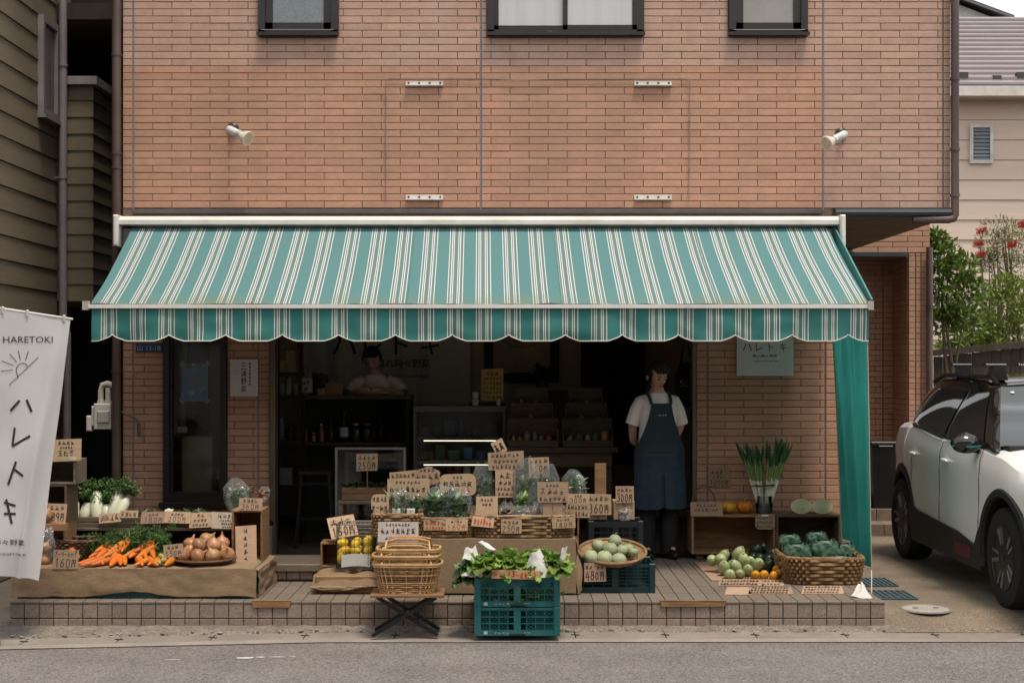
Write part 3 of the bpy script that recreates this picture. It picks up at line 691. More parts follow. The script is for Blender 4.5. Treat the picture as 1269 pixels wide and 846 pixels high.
teal_c = M('teal side cloth', (.055,.42,.37), .8, .16, 2.2, trans=.48, stretch=(1,6,1), dirt=(.03,.24,.22), dscale=1.5, damt=.5)
sx = W(1031,11.9)
part('side_panel', MB().add([(sx,11.92,Z(275,11.92)),(W(1080,10.72),10.72,Z(371,10.72)),(W(1080,10.72),10.72,Z(377,10.72)),(sx,11.92,Z(308,11.92)),(sx+.012,11.92,Z(275,11.92)),(W(1080,10.72)+.012,10.72,Z(371,10.72))],
     [(0,1,2,3),(0,4,5,1)]), M('pale teal side cloth', (.10,.33,.31), .8, .12, 4, trans=.2), aw)
# side curtain hung from the awning end
cx = 2.640
def curt(u, v):
    zt_ = Z(416,10.7) + (u)*.62*0 + .05
    ya = 10.70 + .02*v; yb = 11.98*(1-v) + 11.50*v
    y = ya + (yb-ya)*u
    zb_ = .255 + .14*u + .0
    z = (zt_+.45*u)*(1-v) + zb_*v
    x = cx + (.022*math.sin(u*15+v*1.5) + .012*math.sin(u*31+2+v*3))*(.25+.75*v) + .03*v
    return (x, y, z)
cu = thing('side_curtain', 'teal cloth curtain closing the end of the awning, tied down by a cord', 'curtain', (cx,10.7,.1))
part('cloth', MB().grid(70, 40, curt), teal_c, cu, True)
e0 = MB().tube([Vector(curt(1,i/20))+Vector((-.004,0,0)) for i in range(21)], .006, 4); part('hem', e0, M('cream hem', (.5,.46,.36), .8), cu)
e1 = MB().tube([Vector(curt(0,i/20))+Vector((0,-.004,0)) for i in range(21)], .004, 4); part('hem', e1, M('cream hem', (.5,.46,.36), .8), cu)
c0 = Vector(curt(0,1)); part('cord', MB().tube([c0,c0.lerp(Vector((W(1080,9.95),9.95,.02)),.5),(W(1080,9.95),9.95,.05),(W(1080,9.62),9.585,.034)], .004, 5), M('white cord', (.62,.58,.52), .8), cu)
# ------------------------------------------------------------------ olive house across the alley
rg = random.Random(11)
olive = M('olive siding', (.175,.138,.092), .75, .12, 5, .2, 60, stretch=(1,.4,6), rnd=.05, dirt=(.12,.095,.06), dscale=1.2, damt=.5)
nh = thing('neighbour_house', 'olive clapboard house across the narrow alley from the brick shop', 'house', (-4.4,12,0))
NX = -4.10
nw_ = part('side_wall', MB().box(NX-.2, NX-.02, 9.6, 13.2, 0, 6.2).box(NX-.9,NX-.6,13.2,17,0,6.2), olive, nh)
bm_ = MB(); L_ = 3.6
bm_.add([(-.02,0,0),(.005,0,.004),(.005,L_,.004),(-.02,L_,0),(-.02,0,.196),(-.006,0,.196),(-.006,L_,.196),(-.02,L_,.196)], [(0,1,2,3),(1,5,6,2),(4,7,6,5),(0,4,5,1),(2,6,7,3)])
bme_ = mesh('siding_board', bm_, olive)
for i in range(30): put('siding_board', bme_, nw_, (NX-nh.location.x, 9.6-12, .02+.2*i))
wy0, wy1, wz0, wz1 = 12.66, 13.10, 3.95, 4.82
w_ = part('window', MB().box(NX-.01,NX+.05,wy0,wy0+.05,wz0,wz1).box(NX-.01,NX+.05,wy1-.05,wy1,wz0,wz1).box(NX-.01,NX+.05,wy0+.05,wy1-.05,wz0,wz0+.06).box(NX-.01,NX+.05,wy0+.05,wy1-.05,wz1-.06,wz1).box(NX,NX+.075,wy0-.02,wy1+.02,wz0-.03,wz0-.001), grey_pipe, nh)
part('pane', MB().box(NX+.013,NX+.02,wy0+.05,wy1-.05,wz0+.06,wz1-.06), M('dim grey glass', (.10,.10,.095), .1, .1), w_)
dx = W(78,13.1)
dp = MB().tube([(dx,13.1,6.2),(dx,13.1,2.22),(dx+.01,13.1,2.12),(dx+.03,13.12,2.05),(dx+.03,13.12,.05)], .036, 10)
for py in (81,220): dp.tube([(dx,13.1,Z(py,13.1)-.012),(dx,13.1,Z(py,13.1)+.012)], .043, 10).box(NX-.01,dx,13.09,13.1,Z(py,13.1)-.006,Z(py,13.1)+.006)
part('downpipe', dp, grey_pipe, nh, True)
bx0, bx1, by0, by1, bz0, bz1 = W(84,13.2), W(115,13.2), 13.2, 14.6, Z(373,13.2), Z(106,13.2)
bal = part('balcony', MB().box(bx0-.4, bx1-.02, by0+.02, by1, bz0, bz1), olive, nh)
z = bz0
while z < bz1-.02:
    zt_ = min(z+.152, bz1)
    part('siding_board', MB().add([(bx0-.2,by0+.003,z),(bx1+.004,by0+.003,z),(bx1,by0+.012,zt_-.004),(bx0-.2,by0+.012,zt_-.004),(bx0-.2,by0+.03,z),(bx1+.004,by0+.03,z)], [(0,1,2,3),(0,4,5,1)]), olive, bal)
    part('siding_board', MB().add([(bx1+.004,by0-.004,z),(bx1+.004,by1,z),(bx1-.014,by1,zt_-.006),(bx1-.014,by0+.014,zt_-.006),(bx1-.03,by0,z),(bx1-.03,by1,z)], [(0,1,2,3),(0,4,5,1)]), olive, bal)
    z += .152
part('coping', MB().cbox(bx0-.4, bx1+.05, by0-.05, by1, bz1, bz1+.075), M('pale coping', (.30,.265,.25), .6), bal)
part('eave', MB().box(NX-1, -3.24, 13.4, 18, 4.95, 5.1), M('dark eave boards', (.035,.028,.024), .8), nh)
part('rear_wall', MB().box(NX-.8, -3.22, 15.6, 15.8, 0, 6.2), M('shade black wall', (.010,.009,.009), .9), nh)  # near black: the shade of the unlit alley is put into this colour
# gas meter with white pipes at the corner
t = thing('gas_meter', 'white gas meter with bent white pipes fixed beside the brown downpipe', 'gas meter', (W(125,12.1),12.1,Z(535,12.1)))
def PB(mb, px0, px1, py0, py1, Y0, Y1): return mb.cbox(W(px0,Y0), W(px1,Y0), Y0, Y1, Z(py1,Y0), Z(py0,Y0), .008)
gm = M('meter enamel', (.56,.54,.50), .45, .1)
part('case', PB(PB(MB(), 116,137,500,532,12.0,12.14), 113,119,503,528,12.03,12.13), gm, t)
part('dial', PB(MB(), 106.5,113,515,534,12.02,12.1), gm, t); part('cover', PB(MB(), 120,135,509,524,11.985,12.0), M('meter face', (.40,.40,.39), .3), t)
part('pipe', MB().tube([P(125,500,12.05),P(125,484,12.05),P(127,477,12.05),P(133,475,12.05),P(140,477,12.05)], .024, 8).tube([P(125,500,12.05),P(125,496,12.05)], .032, 8), gm, t, True)
part('pipe', MB().tube([P(134,500,12.05),P(134,480,12.05)], .024, 8).tube([P(134,500,12.05),P(134,496,12.05)], .032, 8), gm, t, True)
solo('wall_crank', MB().tube([P(149,509,11.99),P(152,511,11.94),P(168,518,11.93),P(172,522,11.93),P(172,526,11.93)], .008, 6).tube([P(172,525,11.93),P(172,541,11.93)], .013, 8), M('crank steel', (.16,.14,.13), .4, metal=.5), 'bent awning crank handle hanging on the brick corner', 'crank', smooth=True)

# ------------------------------------------------------------------ beige house behind the car park
bg = M('beige siding', (.60,.485,.40), .75, .07, 3, stretch=(.3,1,5), rnd=.03, dirt=(.54,.43,.34), dscale=.6, damt=.4)
HYY = 24.0
bh = thing('beige_house', 'beige clapboard house with a purple grey metal roof behind the parking space', 'house', (9,HYY,0))
hx0_, hx1_, hzt = W(1140,HYY), 14.0, Z(124,HYY)
hw = part('wall', MB().box(hx0_, hx1_, HYY+.02, HYY+5, 0, hzt), bg, bh)
sb = MB(); ln = hx1_-hx0_
sb.add([(0,-.008,0),(ln,-.008,0),(ln,.014,.325),(0,.014,.325),(0,.02,0),(ln,.02,0)], [(0,1,2,3),(0,4,5,1)]); sbm = mesh('siding_board', sb, bg)
z = hzt-.33*18
for i in range(18): put('siding_board', sbm, hw, (hx0_-9, 0, z+.33*i+.004))
w0, w1, v0, v1 = W(1201,HYY), W(1229.5,HYY), Z(203,HYY), Z(155,HYY)
wf = M('white window frame', (.62,.58,.54), .5)
w_ = part('window', MB().box(w0,w0+.05,HYY-.06,HYY+.02,v0,v1).box(w1-.05,w1,HYY-.06,HYY+.02,v0,v1).box(w0+.05,w1-.05,HYY-.06,HYY+.02,v0,v0+.05).box(w0+.05,w1-.05,HYY-.06,HYY+.02,v1-.05,v1), wf, bh)
for i in range(9):
    zz = v0+.05+(v1-v0-.1)*i/9; h_ = (v1-v0-.1)/9
    part('slat', MB().add([(w0+.05,HYY-.045,zz),(w1-.05,HYY-.045,zz),(w1-.05,HYY-.015,zz+h_),(w0+.05,HYY-.015,zz+h_)], [(0,1,2,3)]), M('louvre glass', (.20,.23,.25), .15, .1), w_)
rf_m = M('purple grey roof metal', (.25,.212,.222), .45, .1, 3, rnd=.04, stretch=(.5,1,1))
rt = part('roof', MB().add([(hx0_-.3,HYY-.4,hzt+.16),(hx1_,HYY-.4,hzt+.16),(hx1_,HYY+4.2,Z(22,HYY+4.2)-.02),(hx0_-.3,HYY+4.2,Z(22,HYY+4.2)-.02)], [(0,1,2,3)]), rf_m, bh)
y0r, z0r, y1r, z1r = HYY-.4, hzt+.16, HYY+4.2, Z(22,HYY+4.2)
for i in range(15):
    a, b_ = i/15, (i+1)/15
    ya, za, yb_, zb_ = y0r+(y1r-y0r)*a, z0r+(z1r-z0r)*a, y0r+(y1r-y0r)*b_, z0r+(z1r-z0r)*b_
    part('roof_sheet', MB().add([(hx0_-.3,ya-.02,za+.012),(hx1_,ya-.02,za+.012),(hx1_,ya-.02,za+.05),(hx0_-.3,ya-.02,za+.05),(hx0_-.3,yb_,zb_+.012),(hx1_,yb_,zb_+.012)], [(0,1,2,3),(3,2,5,4)]), rf_m, rt)
for px, py in ((1192,95),(1233,99),(1263,95)): c = P(px,py,HYY); part('snow_guard', MB().box(c.x-.07,c.x+.07,HYY-.12,HYY-.0,c.z-.05,c.z+.05), M('snow guard', (.05,.04,.04), .5), rt)
part('gutter', MB().box(hx0_-.3,hx1_,HYY-.5,HYY-.36,hzt-.02,hzt+.14), M('white gutter', (.60,.56,.52), .5), bh)
part('eave_soffit', MB().box(hx0_-.3,hx1_,HYY-.36,HYY+.02,hzt,hzt+.03), M('eave white', (.5,.46,.42), .6), bh)
gh = thing('gabled_house', 'white gabled house whose dark roof edge shows over the purple grey roof', 'house', (W(1190,40),40,0))
a, b_, c = P(1150,-14,40), P(1242,21,40), P(1242,60,40)
part('wall', MB().prism([(a.x-3,0),(b_.x,0),(b_.x,b_.z-.12),(a.x,a.z-.12),(a.x-3,a.z-1.2)], 40, 46), M('white render', (.60,.60,.60), .7), gh)
part('roof', MB().add([(a.x,39.6,a.z),(b_.x+.2,39.6,b_.z-.05),(b_.x+.2,46,b_.z-.05),(a.x,46,a.z),(a.x,39.6,a.z-.10),(b_.x+.2,39.6,b_.z-.15)], [(0,1,2,3),(0,4,5,1)]).add([(a.x,39.6,a.z),(a.x-3.4,39.6,a.z-1.3),(a.x-3.4,46,a.z-1.3),(a.x,46,a.z)], [(0,3,2,1)]), M('slate roof edge', (.12,.12,.13), .6), gh)
# fence
fn_ = thing('board_fence', 'dark brown close boarded fence behind the parked car', 'fence', (W(1220,17.4),17.4,.1))
fmb = M('dark fence wood', (.050,.038,.028), .8, .3, 6, rnd=.2, stretch=(6,6,1))
for i in range(26):
    x = W(1157,17.4)+.115*i; part('board', MB().cbox(x+.003,x+.112,17.4,17.42,.1,1.86+.012*i), fmb, fn_)
part('rail', MB().bar((W(1157,17.3),17.36,1.90),(W(1157,17.3)+3,17.36,2.2),.05,.07).bar((W(1157,17.3),17.38,1.0),(W(1157,17.3)+3,17.38,1.02),.04,.07), fmb, fn_)
# planting
def crown_pts(rg, cs, n):
    for k in range(n):
        c, r = cs[rg.randrange(len(cs))]
        d = Vector((rg.gauss(0,1), rg.gauss(0,1), rg.gauss(0,1))).normalized()
        yield Vector(c) + Vector((d.x*r[0], d.y*r[1], d.z*r[2]))*(rg.random()**.35), d
def shrub(name, label, cat, Y, blobs, n, ll, lw, mat, trunks, seed, tm=None, group=None, updir=.25):
    rg = random.Random(seed)
    base = P(trunks[0][0], 600, Y); t = thing(name, label, cat, (base.x, Y, .1), group)
    cs = [((W(px,Y+dy), Y+dy, Z(py,Y+dy)), (rx*Y/FPX, rx*Y/FPX*.8, ry*Y/FPX)) for px,py,dy,rx,ry in blobs]
    mb = MB()
    for p, d in crown_pts(rg, cs, n):
        e = (d*.7 + Vector((rg.uniform(-1,1), rg.uniform(-1,1), rg.uniform(-.6,1)+updir))).normalized()
        k = rg.uniform(.6,1.25); mb.quadleaf(p, e, ll*k, lw*k, Vector((rg.uniform(-1,1),rg.uniform(-1,1),rg.random()+.4)))
    part('crown', mb, mat, t)
    tk = MB()
    for px, br in trunks:
        root = Vector((W(px,Y), Y, .08)); 
        for j in range(br):
            c, r = cs[rg.randrange(len(cs))]; e = Vector(c) + Vector((rg.uniform(-1,1)*r[0],rg.uniform(-1,1)*r[1],rg.uniform(-.5,.8)*r[2]))
            m1 = root.lerp(e,.45) + Vector((rg.uniform(-.12,.12),rg.uniform(-.1,.1),.1)); tk.tube([root,m1,root.lerp(e,.75)+Vector((rg.uniform(-.05,.05),0,.05)),e], [.035,.024,.014,.005], 6)
    part('trunk', tk, tm or M('grey bark', (.12,.095,.075), .9, .3, 20, .5, 40), t, True)
    return t, cs
lf1 = M('glossy broad leaves', (.155,.245,.042), .4, .3, 3, rnd=.35, trans=.25, spec=.5); lf2 = M('olive fine leaves', (.20,.21,.07), .5, .3, 3, rnd=.35, trans=.3)
lf3 = M('fresh hedge leaves', (.23,.31,.055), .45, .3, 3, rnd=.4, trans=.3)
shrub('broadleaf_tree', 'glossy dark green broadleaf tree against the brick porch column', 'tree', 16.6,
  [(1160,300,0,14,14),(1168,318,0,22,22),(1178,345,.1,30,28),(1195,335,0,20,20),(1170,375,0,26,22),(1200,362,.1,18,22),(1185,388,0,16,10),(1160,345,.2,20,50),(1170,400,.3,24,18),(1195,395,.3,20,14)], 3000, .085, .038, lf1, [(1172,3)], 3)
bt, bcs = shrub('bottlebrush_tree', 'bottlebrush tree with red flower spikes before the beige house', 'tree', 19.0,
  [(1240,285,0,24,16),(1228,305,0,20,18),(1255,300,.2,24,24),(1238,325,0,26,16),(1222,325,0,12,12),(1275,300,.3,22,26),(1262,330,0,22,20)], 2100, .085, .014, lf2, [(1240,7),(1262,5)], 4)
fl = M('red flower spikes', (.75,.06,.02), .6, .2, 30)
for px, py in ((1216,286),(1212,302),(1215,315.5),(1254,303),(1268,278)):
    c = P(px,py,18.75); q = MB(); r_ = random.Random(px)
    for k in range(170):
        t_ = r_.uniform(-.06,.06); an = r_.uniform(0,6.28); q.quadleaf(c+Vector((t_,0,t_*.2)), Vector((r_.uniform(-.3,.3),math.cos(an),math.sin(an))).normalized(), .060, .013, (1,0,0))
    part('flower', q, fl, bt)
shrub('hedge_shrub', 'leafy yellow green shrub rising above the board fence', 'shrub', 18.2,
  [(1190,420,0,26,16),(1215,405,0,24,20),(1240,385,0,28,28),(1262,370,0,24,30),(1250,412,0,36,24),(1275,405,0,26,36),(1225,428,0,30,12),(1175,432,0,20,8),(1243,355,0,22,14),(1300,390,.2,30,40)], 3600, .075, .03, lf3, [(1235,7),(1268,5)], 5)
shrub('rear_shrub', 'dark green shrub filling the corner behind the yellow green shrub', 'shrub', 19.6,
  [(1225,380,0,14,26),(1238,412,0,34,26),(1270,385,0,30,30),(1205,425,0,24,12)], 1500, .08, .035, lf1, [(1230,5)], 6)

# ------------------------------------------------------------------ wheelie bin by the porch
bn = thing('rubbish_bin', 'black lidded plastic bin standing on the porch steps behind the curtain', 'bin', (W(1094,14.55),14.55,.335))
bb = MB(); x0, x1, z0, z1 = W(1078,14.5), W(1109,14.5), .337, Z(552,14.5)
bb.add([(x0+.03,14.46,z0),(x1-.03,14.46,z0),(x1-.03,14.68,z0),(x0+.03,14.68,z0),(x0,14.42,z1),(x1,14.42,z1),(x1,14.70,z1),(x0,14.70,z1)], [(0,3,2,1),(4,5,6,7),(0,1,5,4),(1,2,6,5),(2,3,7,6),(3,0,4,7)])
part('bin_body', bb, black_m, bn); part('lid', MB().cbox(x0-.012,x1+.012,14.40,14.71,z1+.001,z1+.045,.01), black_m, bn)
part('handle', MB().tube([(x0+.06,14.40,z1+.02),(x0+.06,14.37,z1+.0),(x1-.06,14.37,z1+.0),(x1-.06,14.40,z1+.02)], .009, 6), black_m, bn)
# covers in the apron
def zap(y): return .018 + .085*min(1,(y-9.52)/.38)
mc = P(1147,754,9.95); t = thing('manhole_cover', 'round pale concrete manhole cover set in the parking apron', 'manhole cover', (mc.x,9.95,.10))
part('cover', MB().lathe([(.001,.012),(.14,.012),(.158,.009),(.160,0)], (mc.x,9.95,.094), 28), M('manhole concrete', (.36,.33,.30), .8, .15, 20, fine=.3), t)
part('rim', MB().lathe([(.162,.004),(.175,.010),(.180,0)], (mc.x,9.95,.096), 28), M('manhole rim', (.25,.22,.2), .8), t)
for s_ in (-1,1): part('slot', MB().obox((mc.x+s_*.07,9.95,.1068),(.035,.02,.004)), M('slot shadow hole', (.02,.018,.016)), t)
for px, Y, sx_, sy_, lab in ((1099,10.5,.17,.19,'blue grey drain grating beside the tied down curtain corner'),(1082,11.1,.14,.2,'blue grey drain grating half hidden behind the curtain')):
    c = P(px,700,Y); t = thing('drain_grating', lab, 'drain', (c.x,Y,.1)); gmm = M('blue grey grating', (.10,.145,.17), .5, .2, 20)
    part('tray', MB().box(c.x-sx_,c.x+sx_,Y-sy_,Y+sy_,.1,.1075), M('dark drain', (.03,.05,.06), .8), t)
    for i in range(9):
        x = c.x-sx_+sx_*2*i/8; part('grate_bar', MB().box(x-.006,x+.006,Y-sy_,Y+sy_,.108,.115), gmm, t)
    for i in range(5): part('grate_bar', MB().box(c.x-sx_,c.x+sx_,Y-sy_+sy_*2*i/4-.006,Y-sy_+sy_*2*i/4+.006,.1085,.113), gmm, t)

# ------------------------------------------------------------------ parked car
CX, GZ = 4.30, .10
YF, YR = 9.98, 12.55
car = thing('parked_car', 'white compact crossover car with black roof and roof rack parked beside the shop', 'car', (CX,11.2,GZ))
paint = M('white car paint', (.84,.83,.80), .28, .02, 2, coat=.4, spec=.5); blk = M('gloss black paint', (.012,.011,.011), .12, .05, spec=.6, coat=.5)
clad = M('black cladding', (.018,.018,.018), .6, .1, 30); cglass = M('dark car glass', (.010,.013,.014), .03, .05, spec=.35)
def lerp_tab(tab, y):
    for (a, b), (c, d) in zip(tab, tab[1:]):
        if a <= y <= c:
            t = (y-a)/(c-a); t = t*t*(3-2*t) if True else t
            return b + (d-b)*t
    return tab[0][1] if y < tab[0][0] else tab[-1][1]
hwid = [(9.08,.55),(9.2,.74),(9.45,.875),(9.9,.915),(11.2,.92),(12.4,.918),(12.85,.875),(13.1,.74),(13.25,.5)]
topz = [(9.08,.72),(9.2,.86),(9.45,.95),(10.2,1.07),(10.6,1.10),(11.4,1.12),(12.3,1.18),(13.0,1.16),(13.25,1.05)]
botz = [(9.08,.36),(9.3,.24),(9.8,.20),(12.8,.22),(13.25,.40)]
ys = [9.08+(13.25-9.08)*i/46 for i in range(47)]
body = MB(); sec = []
for y in ys:
    w_, tz, bz = lerp_tab(hwid,y), lerp_tab(topz,y), lerp_tab(botz,y)
    h = [(0,bz),(w_*.86,bz),(w_*.975,bz+.07),(w_*.995,bz+(tz-bz)*.25),(w_*1.0,bz+(tz-bz)*.45),(w_*.992,bz+(tz-bz)*.62),(w_*1.0,bz+(tz-bz)*.74),(w_*.985,bz+(tz-bz)*.86),(w_*.955,tz-.045),(w_*.90,tz-.008),(w_*.78,tz+.008),(w_*.4,tz+.022),(0,tz+.026)]
    sec.append([(-x,z) for x,z in h] + [(x,z) for x,z in h[-2:0:-1]])
k_ = len(sec[0]); vs_ = [(CX+x,y,GZ+z) for y,s_ in zip(ys,sec) for x,z in s_]; fs_ = []
for i in range(len(ys)-1):
    for j in range(k_): fs_.append((i*k_+j,(i+1)*k_+j,(i+1)*k_+(j+1)%k_,i*k_+(j+1)%k_))
fs_ += [tuple(range(k_)), tuple(range((len(ys)-1)*k_, len(ys)*k_))[::-1]]
body.add(vs_, fs_)
bo = part('body', body, [paint, clad], car, True, angle=30)
cut = MB()
for y in (YF,YR): cut.cyl((CX-1.1,y,GZ+.36),(CX-.62,y,GZ+.36),.405,None,40).cyl((CX+.62,y,GZ+.36),(CX+1.1,y,GZ+.36),.405,None,40)
co = put('arch_cutter', mesh('arch_cutter', cut, [clad])); co.location = car.location*0
bmod = bo.modifiers.new('arches','BOOLEAN'); bmod.object = co; bmod.operation = 'DIFFERENCE'; bmod.solver = 'EXACT'
bpy.context.view_layer.update()
me2 = bpy.data.meshes.new_from_object(bo.evaluated_get(bpy.context.evaluated_depsgraph_get()))
bo.modifiers.clear(); bo.data = me2; bpy.data.objects.remove(co)
me2.materials.clear(); me2.materials.append(paint); me2.materials.append(clad)
for p in me2.polygons:        # the tunnels of the arches are black liner
    c = p.center + bo.location + car.location
    if any(math.hypot(c.y-y, c.z-GZ-.36) < .408 for y in (YF,YR)) and abs(c.x-CX) < .95: p.material_index = 1
me2.shade_smooth(); me2.set_sharp_from_angle(angle=R(30))
# greenhouse
belt, roofz = (lambda y: lerp_tab(topz,y)-.02), 1.575
gtop = [(10.22,1.06),(10.6,1.33),(10.98,1.52),(11.3,1.565),(11.8,1.58),(12.3,1.56),(12.75,1.47),(13.0,1.33),(13.17,1.10)]
WB, WT = .868, .635
def gside(y, t):       # t = height fraction between belt and roof edge
    b_ = belt(y); z = b_ + (roofz-.05-b_)*t
    return (WB-(WB-WT)*t**1.15)*(1-.27*max(0,(y-12.3)/.87)**1.1), z
gs = MB(); gy = [10.22+(13.17-10.22)*i/36 for i in range(37)]; sec = []
for y in gy:
    tp = lerp_tab(gtop,y); b_ = belt(y); tt = max(.02, min(1,(tp-.04-b_)/(roofz-.05-b_)))
    h = [gside(y, tt*q/5) for q in range(6)]; xt = h[-1][0]
    h += [(xt-.03,tp-.012),(xt-.09,tp),(xt*.5,tp+.014),(0,tp+.02)]
    sec.append([(-x,z) for x,z in h]+[(x,z) for x,z in h[-2::-1]])
k_ = len(sec[0]); gs.add([(CX+x,y,GZ+z) for y,s_ in zip(gy,sec) for x,z in s_], [(i*k_+j,(i+1)*k_+j,(i+1)*k_+j+1,i*k_+j+1) for i in range(36) for j in range(k_-1)])
part('roof', gs, blk, car, True, angle=50)
def glasspane(y0, y1, t0, t1, yt0=None, yt1=None, n=10):
    q = MB()
    def f(u, v):
        ya, yb = y0 + (yt0-y0)*v if yt0 else y0, y1 + (yt1-y1)*v if yt1 else y1
        y = ya+(yb-ya)*u; x, z = gside(y, t0+(t1-t0)*v); return (CX-x-.007, y, GZ+z)
    return q.grid(n, 8, f)
for y0, y1, a, b_ in ((10.50,11.36,10.93,11.36),(11.44,12.32,11.44,12.12)):
    g_ = part('side_window', glasspane(y0,y1,.06,.86,a,b_), cglass, car, True)
    sg = MB(); pp = []
    part('window_trim', MB().tube([(CX-gside(y,.03)[0]-.012,y,GZ+gside(y,.03)[1]) for y in (y0,(y0+y1)/2,y1)], .007, 4), blk, g_)
part('quarter_trim', MB().tube([(CX-gside(y,t)[0]-.010,y,GZ+gside(y,t)[1]) for y,t in ((12.36,.16),(12.34,.4),(12.26,.68),(12.17,.84))], .006, 4), steel_m, car)
def wsf(u, v):
    y = 10.27+.60*v; tp = lerp_tab(gtop,y); xt = WB-.04-(WB-WT)*v*.9
    x = -xt+2*xt*u; return (CX+x, y-.012-.02*(1-(2*u-1)**2), GZ+tp+.022)
part('windscreen', MB().grid(14, 8, wsf), M('windscreen glass', (.03,.035,.04), .03, .05, spec=.8, coat=1), car, True)
part('cowl', MB().box(CX-.80,CX+.80,10.14,10.28,GZ+1.06,GZ+1.10), clad, car)
# doors: shut lines, handles
for yy in (10.44,11.40,12.20):
    part('door_seam', MB().tube([(CX-lerp_tab(hwid,yy)*q-.0015, yy+(.03 if yy<11 else 0)*(1-h_), GZ+.30+h_*.78) for q,h_ in ((.997,0),(1.0,.3),(.996,.5),(1.0,.7),(.99,.88),(.958,.985))], .0028, 4), M('seam shadow gap', (.05,.05,.05), .8), car)
for yy in (11.22,12.10):
    hd = MB(); xx = CX-.925
    hd.ball((xx-.012,yy,GZ+.93),(.016,.085,.019),10,6); part('door_handle', hd, paint, car, True)
# cladding
for y in (YF,YR):
    rngm = MB(); pts = []
    for i in range(25):
        an = R(-18+216*i/24); pts.append((math.cos(an), math.sin(an)))
    v_, f_ = [], []
    for c_, s_ in pts:
        for rr, xo in ((.398,.030),(.405,.004),(.452,.004),(.468,.030)): v_.append((CX-max(.80,lerp_tab(hwid,y+c_*rr))-.016+xo, y+c_*rr, GZ+.36+s_*rr))
    for i in range(24):
        for j in range(3): f_.append((i*4+j,i*4+j+1,(i+1)*4+j+1,(i+1)*4+j))
    part('wheel_arch', rngm.add(v_,f_), clad, car, True)
sl = MB(); prof_ = [(YF+.40,.20),(YR-.42,.21),(YR-.36,.36),(YR-.30,.52),(YR-.55,.47),(YF+.95,.42),(YF+.55,.36),(YF+.45,.50),(YF+.40,.36)]
k_ = len(prof_); sl.add([(CX-.929,y,GZ+z) for y,z in prof_]+[(CX-.85,y,GZ+z) for y,z in prof_], [tuple(range(k_))[::-1]]+[(i,(i+1)%k_,k_+(i+1)%k_,k_+i) for i in range(k_)])
part('sill_cladding', sl, clad, car)
part('air_bump', MB().cbox(CX-.936,CX-.9292,YF+.60,YF+.98,GZ+.255,GZ+.345), M('red accent', (.10,.012,.012), .5), car)
part('front_bumper', MB().grid(12,4,lambda u,v:(CX-.86+1.72*u, 9.06+.16*(abs(2*u-1))**2.5+.02*v, GZ+.22+.28*v)), clad, car, True)
for s_ in (-1,1): part('headlight', MB().ball((CX+s_*.70,9.30,GZ+.70),(.14,.10,.055),12,8), M('headlight glass', (.3,.32,.33), .08, .1, spec=.8), car, True)
# wheels
tyre_m = M('tyre rubber', (.014,.014,.015), .8, .2, 30); rim_d = M('dark alloy', (.02,.02,.022), .35, .1, metal=.4); rim_s = M('machined alloy', (.42,.42,.43), .28, .1, metal=.85)
def wheel(y, sgn, first=None):
    c = Vector((CX+sgn*.80, y, GZ+.345)); t = part('wheel', MB().lathe([(.20,-.09),(.215,-.1),(.30,-.112),(.335,-.10),(.345,-.07),(.346,.0),(.345,.07),(.335,.10),(.30,.112),(.235,.106),(.215,.095),(.20,.06)], c, 36, Matrix.Rotation(R(90*sgn),3,'Y')), tyre_m, car, True, angle=30)
    rm = MB(); Mx = Matrix.Rotation(R(90*sgn),3,'Y')
    rm.lathe([(.001,.02),(.19,.02),(.205,.07),(.222,.104),(.228,.108),(.228,.098)], c, 36, Mx); part('rim', rm, rim_d, t, True, angle=30)
    sp_ = MB()
    for i in range(5):
        a = 2*math.pi*i/5+.3
        for da, w0_ in ((-.16,.012),(.20,.018)):
            p0 = Vector((.045*math.cos(a+da*1.5),.045*math.sin(a+da*1.5),.085)); p1 = Vector((.212*math.cos(a+da),.212*math.sin(a+da),.098))
            sp_.bar(c+Mx@p0, c+Mx@p1, w0_*1.5, .018, up=(sgn,0,0))
        p0 = Vector((.03*math.cos(a),.03*math.sin(a),.08)); p1 = Vector((.2*math.cos(a-.16),.2*math.sin(a-.16),.097))
    part('spokes', sp_, rim_s, t)
    part('hub', MB().lathe([(.05,.06),(.048,.092),(.03,.10),(.001,.101)], c, 16, Mx), rim_d, t, True)
for y in (YF,YR):
    for s_ in (-1,1): wheel(y, s_)
# mirror, rack
mi_ = part('wing_mirror', MB().ball((CX-.985,10.52,GZ+1.10),(.115,.065,.075),14,10,.1,2), blk, car, True)
part('mirror_stem', MB().bar((CX-.86,10.58,GZ+1.04),(CX-.98,10.55,GZ+1.05),.05,.03), clad, mi_); part('mirror_stripe', MB().tube([(CX-1.09,10.50,GZ+1.085),(CX-.98,10.452,GZ+1.08),(CX-.89,10.48,GZ+1.085)], .007, 4), M('teal trim', (.02,.20,.19), .4), mi_)
for yy in (11.12,11.95):
    rk = part('roof_rack', MB().bar((CX-.66,yy,GZ+1.67),(CX+.66,yy,GZ+1.67),.075,.030), black_m, car)
    for s_ in (-1,1):
        ft = MB(); xx = CX+s_*.56
        ft.prism([(xx-.07,GZ+1.55),(xx+.07,GZ+1.55),(xx+.04,GZ+1.655),(xx-.04,GZ+1.655)], yy-.05, yy+.05); part('rack_foot', ft, black_m, rk)
    part('rack_trim', MB().box(CX-.655,CX-.50,yy-.039,yy-.0376,GZ+1.668,GZ+1.677), steel_m, rk)
    lt = MB(); text2d(lt, 'THULE', CX-.36, GZ+1.67, w=.10, h=.016, fn=lambda x,y:(x,yy-.0385,y)); part('lettering', lt, white_ink, rk)
